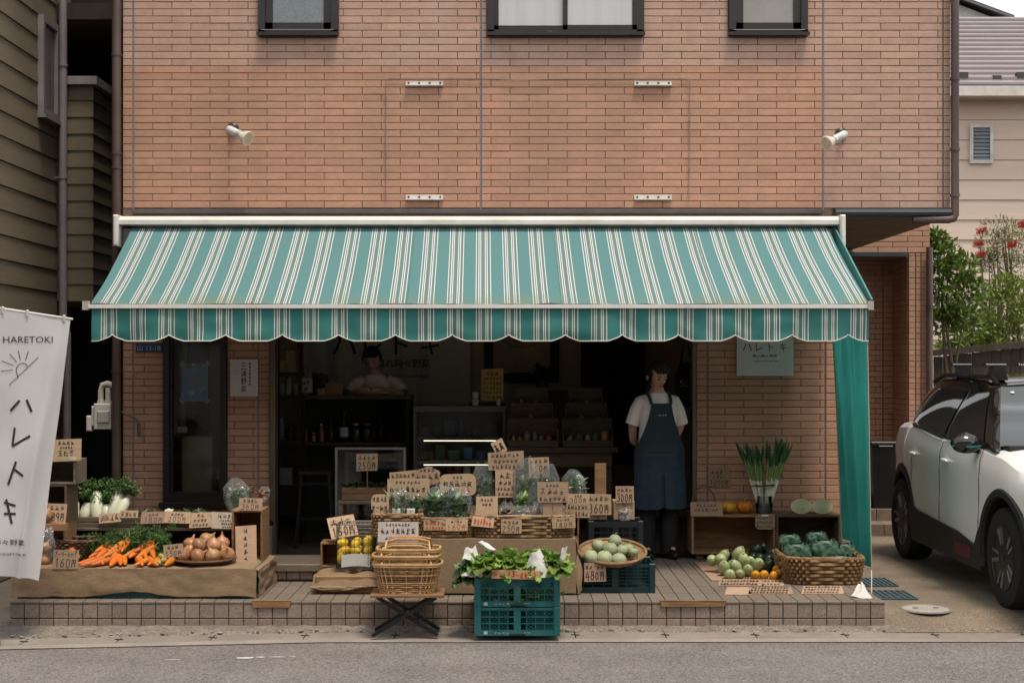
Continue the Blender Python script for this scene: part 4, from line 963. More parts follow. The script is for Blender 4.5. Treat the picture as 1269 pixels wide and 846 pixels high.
for s_ in (-1,1): part('roof_rail', MB().tube([(CX+s_*.60,10.98,GZ+1.52),(CX+s_*.61,11.1,GZ+1.575),(CX+s_*.61,12.3,GZ+1.58),(CX+s_*.60,12.6,GZ+1.52)], .018, 6), black_m, car, True)
# cabin seen through the glass is dark; a person's seat tops give the outline
part('windscreen_sticker', MB().add([wsf(.055,.88),wsf(.075,.88),wsf(.075,.91),wsf(.055,.91)], [(0,1,2,3)]).xf(Matrix.Translation((0,-.004,.006))), white_m, car)

# ------------------------------------------------------------------ unseen houses added across the street to block low sky light
for hx_, wd_, hh_, yy_, colr, lab in ((-11.5,8.6,5.3,-2.6,(.42,.38,.33),'cream rendered unseen house added across the street to block low sky light'),(-2.4,8.8,5.7,-3.0,(.30,.27,.25),'grey rendered unseen house added to block low sky light, facing the greengrocer'),(7.0,9.2,5.1,-2.4,(.36,.30,.24),'tan rendered unseen house added to block low sky light, opposite the parked car')):
    t = thing('added_blocker_house', lab, 'house', (hx_,yy_,0)); wm2 = M(lab.split()[0]+' render', colr, .85, .12, 2)
    part('wall', MB().box(hx_-wd_/2,hx_+wd_/2,yy_-6,yy_,0,hh_), wm2, t); part('roof', MB().prism([(hx_-wd_/2-.4,hh_),(hx_+wd_/2+.4,hh_),(hx_+wd_/2-1.5,hh_+1.2),(hx_-wd_/2+1.5,hh_+1.2)], yy_-6.4, yy_+.4), M('dark tile roof', (.06,.06,.065), .6), t)
    for fz in (.8,3.3):
        for k in range(3):
            xw = hx_-wd_*.32+wd_*.32*k; w_ = part('window', MB().box(xw-.85,xw+.85,yy_+.001,yy_+.06,fz,fz+1.4), frame_m, t); part('pane', MB().box(xw-.78,xw+.78,yy_+.061,yy_+.066,fz+.07,fz+1.33), M('street glass', (.05,.055,.06), .05, .1, spec=.7), w_)
# ------------------------------------------------------------------ signs
rg = random.Random(23)
def blob(w, h, shape):
    if shape == 'rect': return [(-w/2,-h/2),(w/2,-h/2),(w/2,h/2),(-w/2,h/2)]
    if shape == 'oval': return [(w/2*math.copysign(abs(math.cos(t))**.6,math.cos(t)), h/2*math.copysign(abs(math.sin(t))**.6,math.sin(t))) for t in [2*math.pi*i/24 for i in range(24)]]
    if shape == 'round':
        r = min(w,h)*.28; out = []
        for cx, cy, a in ((w/2-r,-h/2+r,-90),(w/2-r,h/2-r,0),(-w/2+r,h/2-r,90),(-w/2+r,-h/2+r,180)): out += arc(cx,cy,r,r,a,a+90,4)
        return out
    if shape == 'cloud': return [(w/2*(.86+.14*abs(math.sin(3*t)))*math.cos(t), h/2*(.84+.16*abs(math.sin(3*t+.6)))*math.sin(t)) for t in [2*math.pi*i/36 for i in range(36)]]
def sign(px0, px1, py0, py1, Y, lines, label, tilt=.12, roll=0., shape='rect', mat=None, yaw=0., seed=None, name='price_sign', cat='sign', thick=.004, stick=None, group=None):
    mat = mat or card_m; c = P((px0+px1)/2, (py0+py1)/2, Y); w, h = (px1-px0)*Y/FPX, (py1-py0)*Y/FPX
    h = h/max(.25, math.cos(tilt))
    r_ = random.Random(seed if seed is not None else int(px0*7+py0*13))
    m = Matrix.Translation(c) @ Euler((-tilt,0,yaw)).to_matrix().to_4x4() @ Matrix.Rotation(-roll,4,'Y')
    pts = [(x*(1+r_.uniform(-.03,.03)), z*(1+r_.uniform(-.04,.04))) for x, z in blob(w,h,shape)] if shape == 'rect' else blob(w,h,shape)
    q = MB().prism(pts, -thick/2, thick/2)
    base = m @ Vector((0,0,-h/2))
    q.xf(Matrix.Translation(-base) @ m)
    me = mesh(name, q, mat); o = put(name, me, None, base); tag(o, label, cat, group)
    fn = lambda x, y: tuple(m @ Vector((x, -thick/2-.0012, y)) - base)
    tot = sum(l_[1] for l_ in lines) or 1; y = h*.46; lets = {}
    for txt, hf, ci in lines:
        lh = h*.92*hf/tot; y -= lh
        q2 = lets.setdefault(ci, MB()); gh = lh*.78
        ww = min(w*.88, len(txt)*gh*.95)
        hand(q2, txt, -ww/2 + (0 if ci != 3 else w*.2), y+lh*.1, gh, fn, r_, t=max(.0025, gh*.092), w=ww)
    for ci, q2 in lets.items():
        if q2.v: put('lettering', mesh('lettering', q2, [ink_m, red_ink, white_ink, white_ink][ci]), o)['kind'] = 'stuff'
    if stick:
        s_ = MB().cyl(m @ Vector((0,thick,-h*.2)), (c.x, c.y+.01, stick), .005, None, 5); s_.xf(Matrix.Translation(-base)); put('stick', mesh('stick', s_, wood_m), o)
    return o

# ------------------------------------------------------------------ people
def skin(pts, edges, root=0, sub=2):
    me = bpy.data.meshes.new('figure'); me.from_pydata([p[:3] for p in pts], edges, [])
    ob = bpy.data.objects.new('figure', me); COL.objects.link(ob)
    md = ob.modifiers.new('skin','SKIN'); md.use_smooth_shade = True
    for i, p in enumerate(pts):
        sv = me.skin_vertices[0].data[i]; sv.radius = (p[3], p[4] if len(p) > 4 else p[3]); sv.use_root = (i == root)
    sb = ob.modifiers.new('sub','SUBSURF'); sb.levels = sub; sb.render_levels = sub
    bpy.context.view_layer.update()
    r = bpy.data.meshes.new_from_object(ob.evaluated_get(bpy.context.evaluated_depsgraph_get()))
    bpy.data.objects.remove(ob); r.shade_smooth(); return r
def rings(mb, rs, n=24, a0=0, a1=360, cap=False):        # loft of ellipses (cx, cy, z, rx, ry)
    full = abs(a1-a0) >= 359.9; k = n if full else n+1
    vs_ = []
    for cx, cy, z, rx, ry in rs:
        for j in range(k):
            t = R(a0+(a1-a0)*j/n); ct, st = math.cos(t), math.sin(t)
            vs_.append((cx+rx*math.copysign(abs(ct)**.85,ct), cy+ry*math.copysign(abs(st)**.85,st), z))
    fs_ = []
    for i in range(len(rs)-1):
        for j in range(n): fs_.append((i*k+j, i*k+(j+1)%k, (i+1)*k+(j+1)%k, (i+1)*k+j))
    if cap: fs_ += [tuple(range(k))[::-1], tuple(range((len(rs)-1)*k, len(rs)*k))]
    return mb.add(vs_, fs_)
skin_m = M('skin', (.56,.34,.25), .5, .08, 12, sss=.1); hair_m = M('black hair', (.008,.006,.005), .6, .2, 60, .5, 200, stretch=(1,1,.2))
tee_m = M('white cotton', (.70,.65,.60), .85, .08, 6, .3, 30); tee2_m = M('cream cotton', (.78,.70,.58), .85, .1, 6, .3, 30)
denim = M('dark denim', (.014,.030,.040), .8, .22, 12, .2, 150, fine=.2); denim2 = M('blue denim', (.016,.036,.060), .8, .25, 12, .2, 150, fine=.25)
def head(root, c, k, yaw, pitch, hair_long=True):
    H = Matrix.Translation(c) @ Euler((pitch,0,yaw)).to_matrix().to_4x4() @ Matrix.Scale(k,4)
    dk = M('eye dark', (.015,.010,.008), .4); lip = M('lips', (.33,.125,.10), .5)
    def P_(name, mb, mat, par, sm=True): return part(name, mb.xf(H), mat, par, sm)
    hr = MB()
    def hf(u, v):      # hair shell leaves the face open
        t = 2*math.pi*u; ph = v*math.pi*.93
        d = Vector((math.sin(ph)*math.sin(t), math.sin(ph)*math.cos(t), math.cos(ph)))
        face = d.y < -.25 and d.z < .42 - .10*math.sin(t*7)*.3
        low = -.25 if d.y > .15 else -.02
        kk = 1.0 if not face else .78
        if d.z < low-.25: kk = .80
        nz_ = 1 + .03*noise.noise(d*7)
        return (d.x*.088*kk*nz_, .006+d.y*.104*kk*nz_, .022+d.z*.112*kk*nz_)
    hr.grid(40, 28, hf)
    hair = P_('hair', hr, hair_m, root)
    fr_ = MB()
    for i in range(15):       # fringe
        x = -.062+.124*i/14; fr_.leaf((x*.85,-.062,.098),(x*.35,-.55,-.75),.060+.006*math.sin(i*2),.020,.35,up=(0,-1,.4),n=3)
    if hair_long:
        for s_ in (-1,1):
            for j in range(4): fr_.leaf((s_*.074,-.035+.018*j,.06),(s_*.08,-.12+.05*j,-1),.135+.015*j,.024,.1,up=(s_,0,0),n=3)
    P_('fringe', fr_, hair_m, hair)
    for s_ in (-1,1):
        P_('eye', MB().ball((s_*.031,-.0845,.0),(.0125,.006,.0055),8,6), dk, root); P_('eyebrow', MB().tube([(s_*.014,-.093,.021),(s_*.032,-.093,.026),(s_*.047,-.084,.021)], .0026, 5), hair_m, root)
        P_('ear', MB().ball((s_*.079,.012,-.005),(.010,.018,.030),8,6), skin_m, root)
    P_('mouth', MB().ball((0,-.0885,-.056),(.021,.007,.0065),10,6), lip, root)
def head_mesh(mb, c, k, yaw, pitch):
    H = Matrix.Translation(c) @ Euler((pitch,0,yaw)).to_matrix().to_4x4() @ Matrix.Scale(k,4); t = MB()
    def f(u, v):
        a = 2*math.pi*u; z = math.cos(math.pi*(.01+.98*v)); r = math.sin(math.pi*(.01+.98*v))
        jaw = 1 - (.34*max(0,-z-.05)**1.0); x = .076*r*math.sin(a)*jaw; y = .094*r*math.cos(a)*(1-.12*max(0,-z))
        if math.cos(a) < 0:
            y *= 1.0 - .06*max(0,z); fx = abs(math.sin(a))
            zz = z*.112
            y -= .020*math.exp(-(fx/.16)**2)*math.exp(-((zz+.022)/.016)**2) + .010*math.exp(-(fx/.12)**2)*math.exp(-((zz-.0)/.02)**2)   # nose
            y += .006*math.exp(-((fx-.38)/.16)**2)*math.exp(-((zz-.002)/.012)**2)      # eye sockets
            y -= .005*math.exp(-(fx/.3)**2)*math.exp(-((zz+.092)/.016)**2)             # chin
        return (x, y+.004, z*.112)
    t.grid(36, 30, f); t.xf(H); mb.add(t.v, t.f)
def fingers(mb, wrist, dirv, palm_n, k=1.0, curl=.6):
    d = Vector(dirv).normalized(); nrm = Vector(palm_n).normalized(); s_ = d.cross(nrm).normalized(); w = Vector(wrist)
    q = MB(); q.tube([w, w+d*.045*k, w+d*.09*k], [.022*k,.036*k,.034*k], 8); mb.merge(q)
    for i, (o, ln) in enumerate(((-.028,.062),(-.010,.075),(.009,.070),(.027,.055))):
        b_ = w + d*.085*k + s_*o*k; d2 = (d + nrm*curl*.6).normalized(); d3 = (d + nrm*curl*1.6).normalized()
        mb.tube([b_-d*.01, b_+d*ln*.42*k, b_+d*ln*.42*k+d2*ln*.35*k, b_+d*ln*.42*k+d2*ln*.35*k+d3*ln*.3*k], [.0095*k,.009*k,.008*k,.006*k], 6)
    b_ = w + d*.03*k - s_*.028*k; d2 = (d*.7 - s_*.7 + nrm*.2).normalized(); mb.tube([b_, b_+d2*.035*k, b_+(d2+d*.4).normalized()*.062*k], [.012*k,.010*k,.007*k], 6)
def join_mesh(mb, me): mb.add([tuple(v.co) for v in me.vertices], [tuple(p.vertices) for p in me.polygons])

# standing person in a denim apron
PX_, PY_ = W(815,11.80), 11.80; F = .2035
wm = thing('person', 'person in a long dark denim apron and white short sleeved shirt standing with hands behind', 'person', (PX_,PY_,F))
o_ = Vector((PX_,PY_,F))
pts = [(0,0,.90,.13,.10),(0,0,1.05,.115,.085),(0,.005,1.20,.13,.09),(0,.01,1.285,.078,.065),(0,.005,1.365,.05,.05),(-.005,-.012,1.43,.046,.05),
       (-.140,.012,1.245,.040,.040),(-.200,.03,1.10,.043,.043),(-.17,.14,.93,.033,.033),(-.05,.19,.90,.028,.022),
       (.140,.012,1.245,.040,.040),(.205,.03,1.09,.043,.043),(.165,.14,.92,.033,.033),(.04,.19,.89,.028,.022),
       (-.085,.0,.80,.085,.085),(-.09,.0,.45,.055,.055),(-.095,.01,.10,.036,.036),(-.10,-.10,.045,.035,.025),
       (.085,.0,.80,.085,.085),(.09,.0,.45,.055,.055),(.10,.01,.10,.036,.036),(.115,-.10,.045,.035,.025)]
ed = [(0,1),(1,2),(2,3),(3,4),(4,5),(3,6),(6,7),(7,8),(8,9),(3,10),(10,11),(11,12),(12,13),(0,14),(14,15),(15,16),(16,17),(0,18),(18,19),(19,20),(20,21)]
bmw = MB(); join_mesh(bmw, skin(pts, ed)); fingers(bmw, (-.05,.19,.90),(1,.1,-.2),(0,-1,0),.95); fingers(bmw, (.04,.20,.89),(-1,.1,-.2),(0,-1,0),.95)
bmw.xf(Matrix.Translation(o_)); hc = o_ + Vector((-.012,-.035,1.470)); head_mesh(bmw, hc, 1.0, R(14), R(16))
bdy = part('body', bmw, skin_m, wm, True); head(bdy, hc, 1.0, R(14), R(16))
ts = MB(); rings(ts, [(0,.0,.84,.165,.125),(0,.0,.95,.155,.115),(0,.0,1.05,.150,.112),(0,0,1.18,.158,.116),(0,.005,1.26,.148,.102),(0,.01,1.305,.115,.085),(0,.006,1.33,.080,.070),(0,-.002,1.336,.070,.066)], 28)
for s_ in (-1,1): ts.tube([(s_*.085,.008,1.285),(s_*.135,.010,1.262),(s_*.170,.016,1.20),(s_*.198,.026,1.10),(s_*.204,.028,1.08)], [.045,.058,.058,.060,.061], 14, caps=False)
part('shirt', ts.xf(Matrix.Translation(o_)), tee_m, wm, True, angle=70)
pn = MB()
for s_ in (-1,1): rings(pn, [(s_*.06,.01,.92,.10,.12),(s_*.085,.005,.76,.095,.10),(s_*.092,.0,.45,.078,.082),(s_*.098,.008,.12,.072,.078),(s_*.10,.005,.045,.075,.085)], 18)
part('trousers', pn.xf(Matrix.Translation(o_)), M('black trousers', (.010,.010,.012), .8, .2, 20, .3, 20), wm, True)
for s_ in (-1,1):
    sh = MB().ball((s_*.102,-.06,.036),(.048,.13,.042),14,8); sh.v = [(x,y,max(z,.002)) for x,y,z in sh.v]
    part('shoe', sh.xf(Matrix.Translation(o_)), black_m, wm, True)
def apf(u, v):
    z = 1.255 - v*.835
    if v < .45: hwd = .085 + .125*(v/.45)**1.5; ry = .135
    else: hwd = .21+.005*(v-.45); ry = .150 + .03*(v-.45)
    x = -hwd + 2*hwd*u; a = x/.215
    y = -ry*math.sqrt(max(.06,1-min(.94,a*a*.9))) + .007*math.sin(u*17+v*2)*max(0,v-.4)
    y += .02*(1-v)*max(0,.3-v)
    return (x, y, z)
ap = part('apron', MB().grid(30, 40, apf).xf(Matrix.Translation(o_)), denim, wm, True)
sk = MB()
for s_ in (-1,1):      # split lower skirt of a lighter denim
    sk.grid(14, 20, lambda u, v, s_=s_: ((s_*(.006+.012*v + (.208-.006)*u)), -.158*math.sqrt(max(.05,1-min(.95,(u*.95)**2)))-.006-.025*v+.008*math.sin(u*9+v*3)*v, .81 - .395*v - .01*math.sin(u*3)))
part('apron_skirt', sk.xf(Matrix.Translation(o_)), denim2, ap, True)
for s_ in (-1,1):
    stp = MB().tube([(s_*.080,-.112,1.25),(s_*.086,-.088,1.29),(s_*.088,-.02,1.335),(s_*.085,.06,1.30)], .013, 6)
    part('apron_strap', stp.xf(Matrix.Translation(o_)), denim, ap, True)
pk = MB().grid(10,6,lambda u,v:(-.12+.24*u, -.164*math.sqrt(max(.05,1-((-.12+.24*u)/.215)**2*.9))-.004, .835-.15*v)); part('pocket', pk.xf(Matrix.Translation(o_)), denim2, ap, True)
lt = MB(); text2d(lt, 'ハレトキ', .0, 1.16, w=.07, fn=lambda x,y:(x+.0,-.142,y)); part('lettering', lt.xf(Matrix.Translation(o_)), white_ink, ap)
st_ = MB()
for zz in (.842,.685): st_.tube([(-.13+.26*i/12, -.167*math.sqrt(max(.05,1-((-.13+.26*i/12)/.215)**2*.9))-.003, zz) for i in range(13)], .0010, 4)
part('stitching', st_.xf(Matrix.Translation(o_)), M('pale thread', (.12,.16,.20), .8), ap)

wm.rotation_euler.z = R(9)
# person leaning on the inner counter
CY = 13.35; CT = Z(490,CY)
o2 = Vector((W(466,13.72),13.72,0)); mp_ = thing('person', 'person in a cream t-shirt leaning with folded arms on the dark counter', 'person', (o2.x,o2.y,.2))
shz = Z(468,13.72)
pts = [(0,.10,shz-.75,.12,.09),(0,.06,shz-.45,.12,.09),(0,.02,shz-.18,.13,.095),(0,0,shz-.05,.08,.065),(-.01,-.02,shz+.05,.052,.052),(-.02,-.05,shz+.12,.048,.05),
       (-.17,-.01,shz-.075,.045),(-.23,-.10,shz-.165,.05),(-.10,-.28,CT+.04,.036),(.06,-.30,CT+.04,.026),
       (.17,-.01,shz-.075,.045),(.24,-.09,shz-.165,.05),(.12,-.27,CT+.045,.036),(-.03,-.31,CT+.055,.026),
       (-.08,.14,.75,.085),(-.09,.16,.30,.05),(.08,.14,.75,.085),(.09,.16,.30,.05)]
ed = [(0,1),(1,2),(2,3),(3,4),(4,5),(3,6),(6,7),(7,8),(8,9),(3,10),(10,11),(11,12),(12,13),(0,14),(14,15),(0,16),(16,17)]
b2 = MB(); join_mesh(b2, skin(pts, ed)); fingers(b2,(.06,-.30,CT+.04),(1,.1,0),(0,-.3,-1),1,.3); fingers(b2,(-.03,-.31,CT+.055),(-1,.15,0),(0,-.3,-1),1,.3)
b2.xf(Matrix.Translation(o2)); hc = Vector((W(461,13.68),13.66,Z(447,13.66))); head_mesh(b2, hc, 1.06, R(-4), R(12))
bd2 = part('body', b2, skin_m, mp_, True); head(bd2, hc, 1.06, R(-4), R(12), False)
ts = MB(); rings(ts, [(0,.11,shz-.78,.17,.12),(0,.08,shz-.5,.17,.125),(0,.04,shz-.25,.18,.13),(0,.01,shz-.08,.175,.115),(-.003,.0,shz-.01,.13,.09),(-.008,-.01,shz+.03,.075,.068)], 24)
for s_ in (-1,1): ts.tube([(s_*.11,.0,shz-.04),(s_*.18,-.015,shz-.065),(s_*.222,-.07,shz-.12),(s_*.243,-.095,shz-.155)], [.07,.078,.076,.078], 14, caps=False)
part('shirt', ts.xf(Matrix.Translation(o2)), tee2_m, mp_, True, angle=70)
part('trousers', rings(MB(), [(o2.x,o2.y+.12,shz-.74,.16,.13),(o2.x,o2.y+.14,.7,.17,.14),(o2.x,o2.y+.16,.22,.15,.11)], 16), black_m, mp_, True)
for s_ in (-1,1): part('shoe', MB().ball((o2.x+s_*.09,o2.y+.08,.235),(.05,.13,.04),10,6), black_m, mp_, True)

# ------------------------------------------------------------------ furniture and goods indoors
dkwood = M('dark walnut', (.040,.025,.016), .55, .3, 6, stretch=(1,6,8)); 
t = thing('service_counter', 'high dark wooden service counter with an open shelf inside the shop', 'counter', (W(440,CY),CY,.2))
a, b_ = W(372,CY), W(510,CY)
part('worktop', MB().cbox(a,b_,CY,CY+.34,CT-.035,CT), M('worn counter top', (.13,.085,.05), .5, .3, 6), t)
part('shelf', MB().cbox(a+.02,b_-.03,CY+.02,CY+.34,Z(552,CY),Z(548,CY)), M('worn counter top', (.13,.085,.05)), t)
for x in (a+.02,b_-.04): part('post', MB().cbox(x-.02,x+.02,CY+.01,CY+.05,.2,CT-.036), dkwood, t)
part('back_panel', MB().box(a,b_,CY+.24,CY+.255,.2,CT-.036), M('soot dark panel', (.022,.020,.017), .8), t)
SHZ = Z(548,CY)
def bottle(px, r, h, mat, lab, lm=None, Y=CY+.1, z=None, name='bottle', capm=None):
    z = SHZ if z is None else z; x = W(px,Y); tt = thing(name, lab, name, (x,Y,z+.001), 'bottles and jars on the counter shelf')
    part('glass', MB().lathe([(r*.9,0),(r,.01),(r,h*.6),(r*.45,h*.78),(r*.38,h*.97),(.001,h*.97)], (x,Y,z+.001), 12), mat, tt, True)
    if lm: part('label', MB().lathe([(r+.001,h*.18),(r+.001,h*.5)], (x,Y,z+.001), 12), lm, tt)
    part('cap', MB().lathe([(r*.44,h*.93),(r*.44,h*1.04),(.001,h*1.045)], (x,Y,z+.001), 10), capm or black_m, tt, True)
def jar(px, r, h, mat, lab, Y=CY+.1, z=None):
    z = SHZ if z is None else z; x = W(px,Y); tt = thing('jar', lab, 'jar', (x,Y,z+.001), 'bottles and jars on the counter shelf')
    part('contents', MB().lathe([(r*.85,.004),(r*.88,h*.7),(.001,h*.75)], (x,Y,z+.001), 12), mat, tt, True)
    part('glass', MB().lathe([(r*.9,0),(r,.01),(r,h*.85),(r*.8,h*.95)], (x,Y,z+.001), 12), glass_m, tt, True); part('lid', MB().lathe([(r*.85,h*.93),(r*.85,h*1.05),(.001,h*1.05)], (x,Y,z+.001), 12), M('brass lid', (.35,.26,.12), .4, metal=.5), tt, True)
bottle(426,.042,.27,M('black bottle', (.012,.010,.010), .2),'black bottle with a white label on the counter shelf',white_m)
bottle(398,.026,.16,M('pink tonic', (.40,.12,.10), .3),'small red bottle on the counter shelf',None,capm=white_m)
bottle(410,.030,.19,M('dark brown bottle', (.03,.016,.010), .2),'small dark brown bottle on the counter shelf'); bottle(379,.022,.13,M('red sauce', (.22,.03,.02), .3),'tiny red sauce bottle at the end of the counter shelf')
bottle(472,.035,.20,M('smoke bottle', (.025,.025,.028), .2),'smoky black bottle at the dark end of the counter shelf'); bottle(463,.028,.15,M('smoke bottle', (.025,.025,.028)),'short smoky bottle beside the tall smoky one')
jar(441,.048,.165,M('granola', (.30,.19,.09), .8, .4, 60),'glass jar of tan granola next to the black bottle'); jar(455,.048,.165,M('granola', (.30,.19,.09)),'glass jar of tan granola next to the smoky bottles'); jar(388,.03,.08,M('cream candle', (.50,.42,.30), .6),'little cream jar on the counter shelf')
def crate_box(name, label, cat, px0, px1, py0, py1, Y, D, mat, group=None):
    q = MB().cbox(W(px0,Y),W(px1,Y),Y,Y+D,Z(py1,Y),Z(py0,Y),.006); return solo(name, q, mat, label, cat, group)
sign(372,387,469,486,CY+.02,[('##',1,0),('#',1,0)],'small cream framed card on the end of the counter',mat=card_w,name='framed_card',cat='card',thick=.012)
crate_box('cardboard_box','tan cardboard box on the counter beside the leaning person','box',403,424,474,489.9,CY+.06,.12,M('amber carton', (.33,.21,.10), .7)); crate_box('cardboard_box','low tan carton in front of the black till','box',393,402,481,489.9,CY+.03,.10,card_m)
t = thing('cash_register', 'black cash register on the counter behind the framed card', 'till', (W(392,CY+.2),CY+.2,CT))
part('till_body', MB().prism([(W(380,CY),CT+.001),(W(403,CY),CT+.001),(W(401,CY),CT+.19),(W(384,CY),CT+.21)], CY+.16, CY+.32), black_m, t); part('screen', MB().obox((W(392,CY),CY+.155,CT+.13),(.10,.006,.08)), M('dark screen', (.02,.022,.025), .1), t)
# wall shelves by the jamb
t = thing('wall_shelf', 'narrow dark shelf unit of jars beside the shop opening', 'shelf', (W(358,13.0),13.0,.2))
for py in (462,490,546,602): part('shelf_board', MB().cbox(W(342.5,13),W(372,13),13.0,13.28,Z(py+4,13),Z(py,13)), dkwood, t)
for px in (343.5,371): part('post', MB().box(W(px,13)-.014,W(px,13)+.014,13.03,13.06,.2,2.4), dkwood, t)
gi = random.Random(5)
for py, items in ((462,((350,14,16,'yellow paper packet'),(361,14,28,'tall tan paper bag'))),(490,((348,10,15,'clear storage jar'),(357,9,22,'pale storage jar'),(365,8,14,'round cream pot'))),(546,((347,12,28,'grey glass carafe'),(360,12,20,'dark ceramic pot'))),(602,((352,20,22,'white appliance box'),))):
    for px, wp, hp_, nm_ in items:
        x = W(px,13.1); r_ = wp*.5*13.1/FPX; h_ = hp_*13.1/FPX; z0 = Z(py,13.0)
        mt_ = M(nm_, {'y':(.42,.30,.12),'t':(.40,.28,.15),'c':(.22,.20,.16),'p':(.36,.31,.24),'r':(.4,.34,.26),'g':(.10,.10,.10),'d':(.04,.03,.03),'w':(.25,.25,.25)}[nm_[0]], .6)
        if 'paper' in nm_ or 'box' in nm_: q = MB().cbox(x-r_,x+r_,13.06,13.16,z0+.001,z0+h_,.006)
        else: q = MB().lathe([(r_*.8,0),(r_,h_*.1),(r_,h_*.7),(r_*.7,h_*.85),(r_*.75,h_),(.001,h_)], (x,13.12,z0+.001), 12)
        solo('packet' if 'paper' in nm_ or 'box' in nm_ else 'jar', q, mt_, nm_+' on the narrow shelf unit by the jamb', 'packet' if 'paper' in nm_ else 'container', smooth=not('paper' in nm_ or 'box' in nm_))
# black stool
t = thing('black_stool', 'tall black stool with a square seat in the dark doorway', 'stool', (W(392,12.55),12.55,.2))
sz_ = Z(583,12.5); a, b_ = W(371,12.5), W(413,12.5)
part('seat', MB().cbox(a,b_,12.42,12.70,sz_-.03,sz_,.006), M('brown seat', (.05,.035,.025), .6), t)
for x, xb in ((a+.03,a-.02),(b_-.03,b_+.02)):
    for yy, yb in ((12.45,12.40),(12.67,12.72)): part('leg', MB().bar((xb,yb,.2),(x,yy,sz_-.03),.025,.025), black_m, t)
for zz in (.45,.75): part('stretcher', MB().bar((a+.0,12.43,zz),(b_-.0,12.43,zz),.018,.025), black_m, t)
# framed glass screen, stand and seedlings
t = thing('glass_screen', 'grey framed glass panel standing behind the seedling box', 'screen', (W(459,12.25),12.25,.2))
a, b_, zt_ = W(415,12.2), W(503,12.2), Z(554,12.2); al = M('pale aluminium', (.36,.36,.35), .4, metal=.3)
for q in (MB().cbox(a,a+.022,12.2,12.23,.2,zt_), MB().cbox(b_-.022,b_,12.2,12.23,.2,zt_), MB().cbox(a+.022,b_-.022,12.2,12.23,zt_-.022,zt_)): part('rail', q, al, t)
part('pane', MB().box(a+.022,b_-.022,12.212,12.218,.22,zt_-.022), glass_m, t)
t = thing('wooden_chair', 'grey wooden chair behind the glass panel', 'chair', (W(455,12.45),12.45,.2))
a, b_ = W(424,12.4), W(497,12.4)
for x in (a,b_-.04): part('leg', MB().cbox(x,x+.04,12.60,12.64,.2,Z(560,12.6)), wood_g, t); part('leg', MB().cbox(x,x+.04,12.30,12.34,.2,Z(640,12.3)), wood_g, t)
part('seat', MB().cbox(a,b_,12.30,12.64,Z(640,12.3),Z(635,12.3)), wood_g, t); part('backrest', MB().cbox(a+.04,b_-.04,12.61,12.63,Z(572,12.6),Z(561,12.6)), wood_g, t)
t = thing('plant_stand', 'small grey wooden stand carrying the seedling box', 'stand', (W(450,11.4),11.4,.2))
a, b_, zs_ = W(419,11.35), W(480,11.35), Z(620,11.35)
part('stand_top', MB().cbox(a,b_,11.35,11.60,zs_-.03,zs_), wood_g, t)
for x in (a,b_-.035):
    for yy in (11.35,11.565): part('leg', MB().cbox(x,x+.035,yy,yy+.035,.2,zs_-.031), wood_g, t)
part('stretcher', MB().cbox(a+.035,b_-.035,11.36,11.38,.33,.37), wood_g, t)
t = thing('seedling_box', 'honey wood slatted box planted with dark leafy seedlings', 'planter', (W(451,11.4),11.4,zs_)); a, b_ = W(424,11.38), W(478,11.38)
for zz in (zs_+.002,zs_+.053): part('slat', MB().cbox(a,b_,11.37,11.385,zz,zz+.048), wood_m, t); part('slat', MB().cbox(a,b_,11.56,11.575,zz,zz+.048), wood_m, t)
for x in (a,b_-.015): part('end_board', MB().cbox(x,x+.015,11.386,11.559,zs_+.002,zs_+.101), wood_m, t)
q = MB(); r_ = random.Random(2)
for i in range(150):
    p = Vector((r_.uniform(a+.02,b_-.02), r_.uniform(11.39,11.55), zs_+.07)); q.leaf(p,(r_.uniform(-.5,.5),r_.uniform(-.6,.3),1),r_.uniform(.05,.11),r_.uniform(.02,.035),.8,n=2)
part('seedlings', q, M('seedling leaves', (.055,.10,.04), .5, .3, 8, rnd=.35, trans=.2), t)
part('soil', MB().box(a+.016,b_-.016,11.386,11.559,zs_+.004,zs_+.07), M('potting soil', (.02,.015,.011), .95), t)
sign(442,468,562,583,11.36,[('####',.8,0),('250円',1.2,0)],'cardboard sign reading 250 yen above the seedling box',tilt=.0,stick=zs_+.08)
# refrigerated display case
FY = 12.9; a, b_, z0, z1 = W(512,FY), W(627,FY), .201, Z(503,FY)
t = thing('display_fridge', 'glass fronted refrigerated display case with lit shelves', 'display case', (W(570,FY),FY,.2))
cs_ = M('fridge steel', (.17,.155,.14), .4, .1, metal=.4); lit = M('fridge tube light', (1.0,.86,.66), .5, 0, emit=1.3)
part('top', MB().cbox(a,b_,FY,FY+.5,z1-.055,z1), cs_, t)
for x in (a,b_-.03): part('side_panel', MB().cbox(x,x+.03,FY,FY+.5,z0,z1-.056), cs_, t)
part('back_panel', MB().box(a+.03,b_-.03,FY+.47,FY+.49,z0,z1-.056), M('fridge back', (.09,.085,.08), .5), t)
part('base', MB().cbox(a+.031,b_-.031,FY+.02,FY+.469,z0,Z(592,FY)), cs_, t)
for py in (545,575): 
    sh_ = part('shelf', MB().cbox(a+.031,b_-.031,FY+.05,FY+.469,Z(py,FY)-.004,Z(py-3,FY)), al, t); part('tube_light', MB().box(a+.09,b_-.09,FY+.056,FY+.075,Z(py,FY)-.014,Z(py,FY)-.006), lit, sh_)
part('pane', MB().box(a+.03,b_-.03,FY+.01,FY+.016,Z(592,FY),z1-.056), glass_m, t)
r_ = random.Random(9); fi = 0
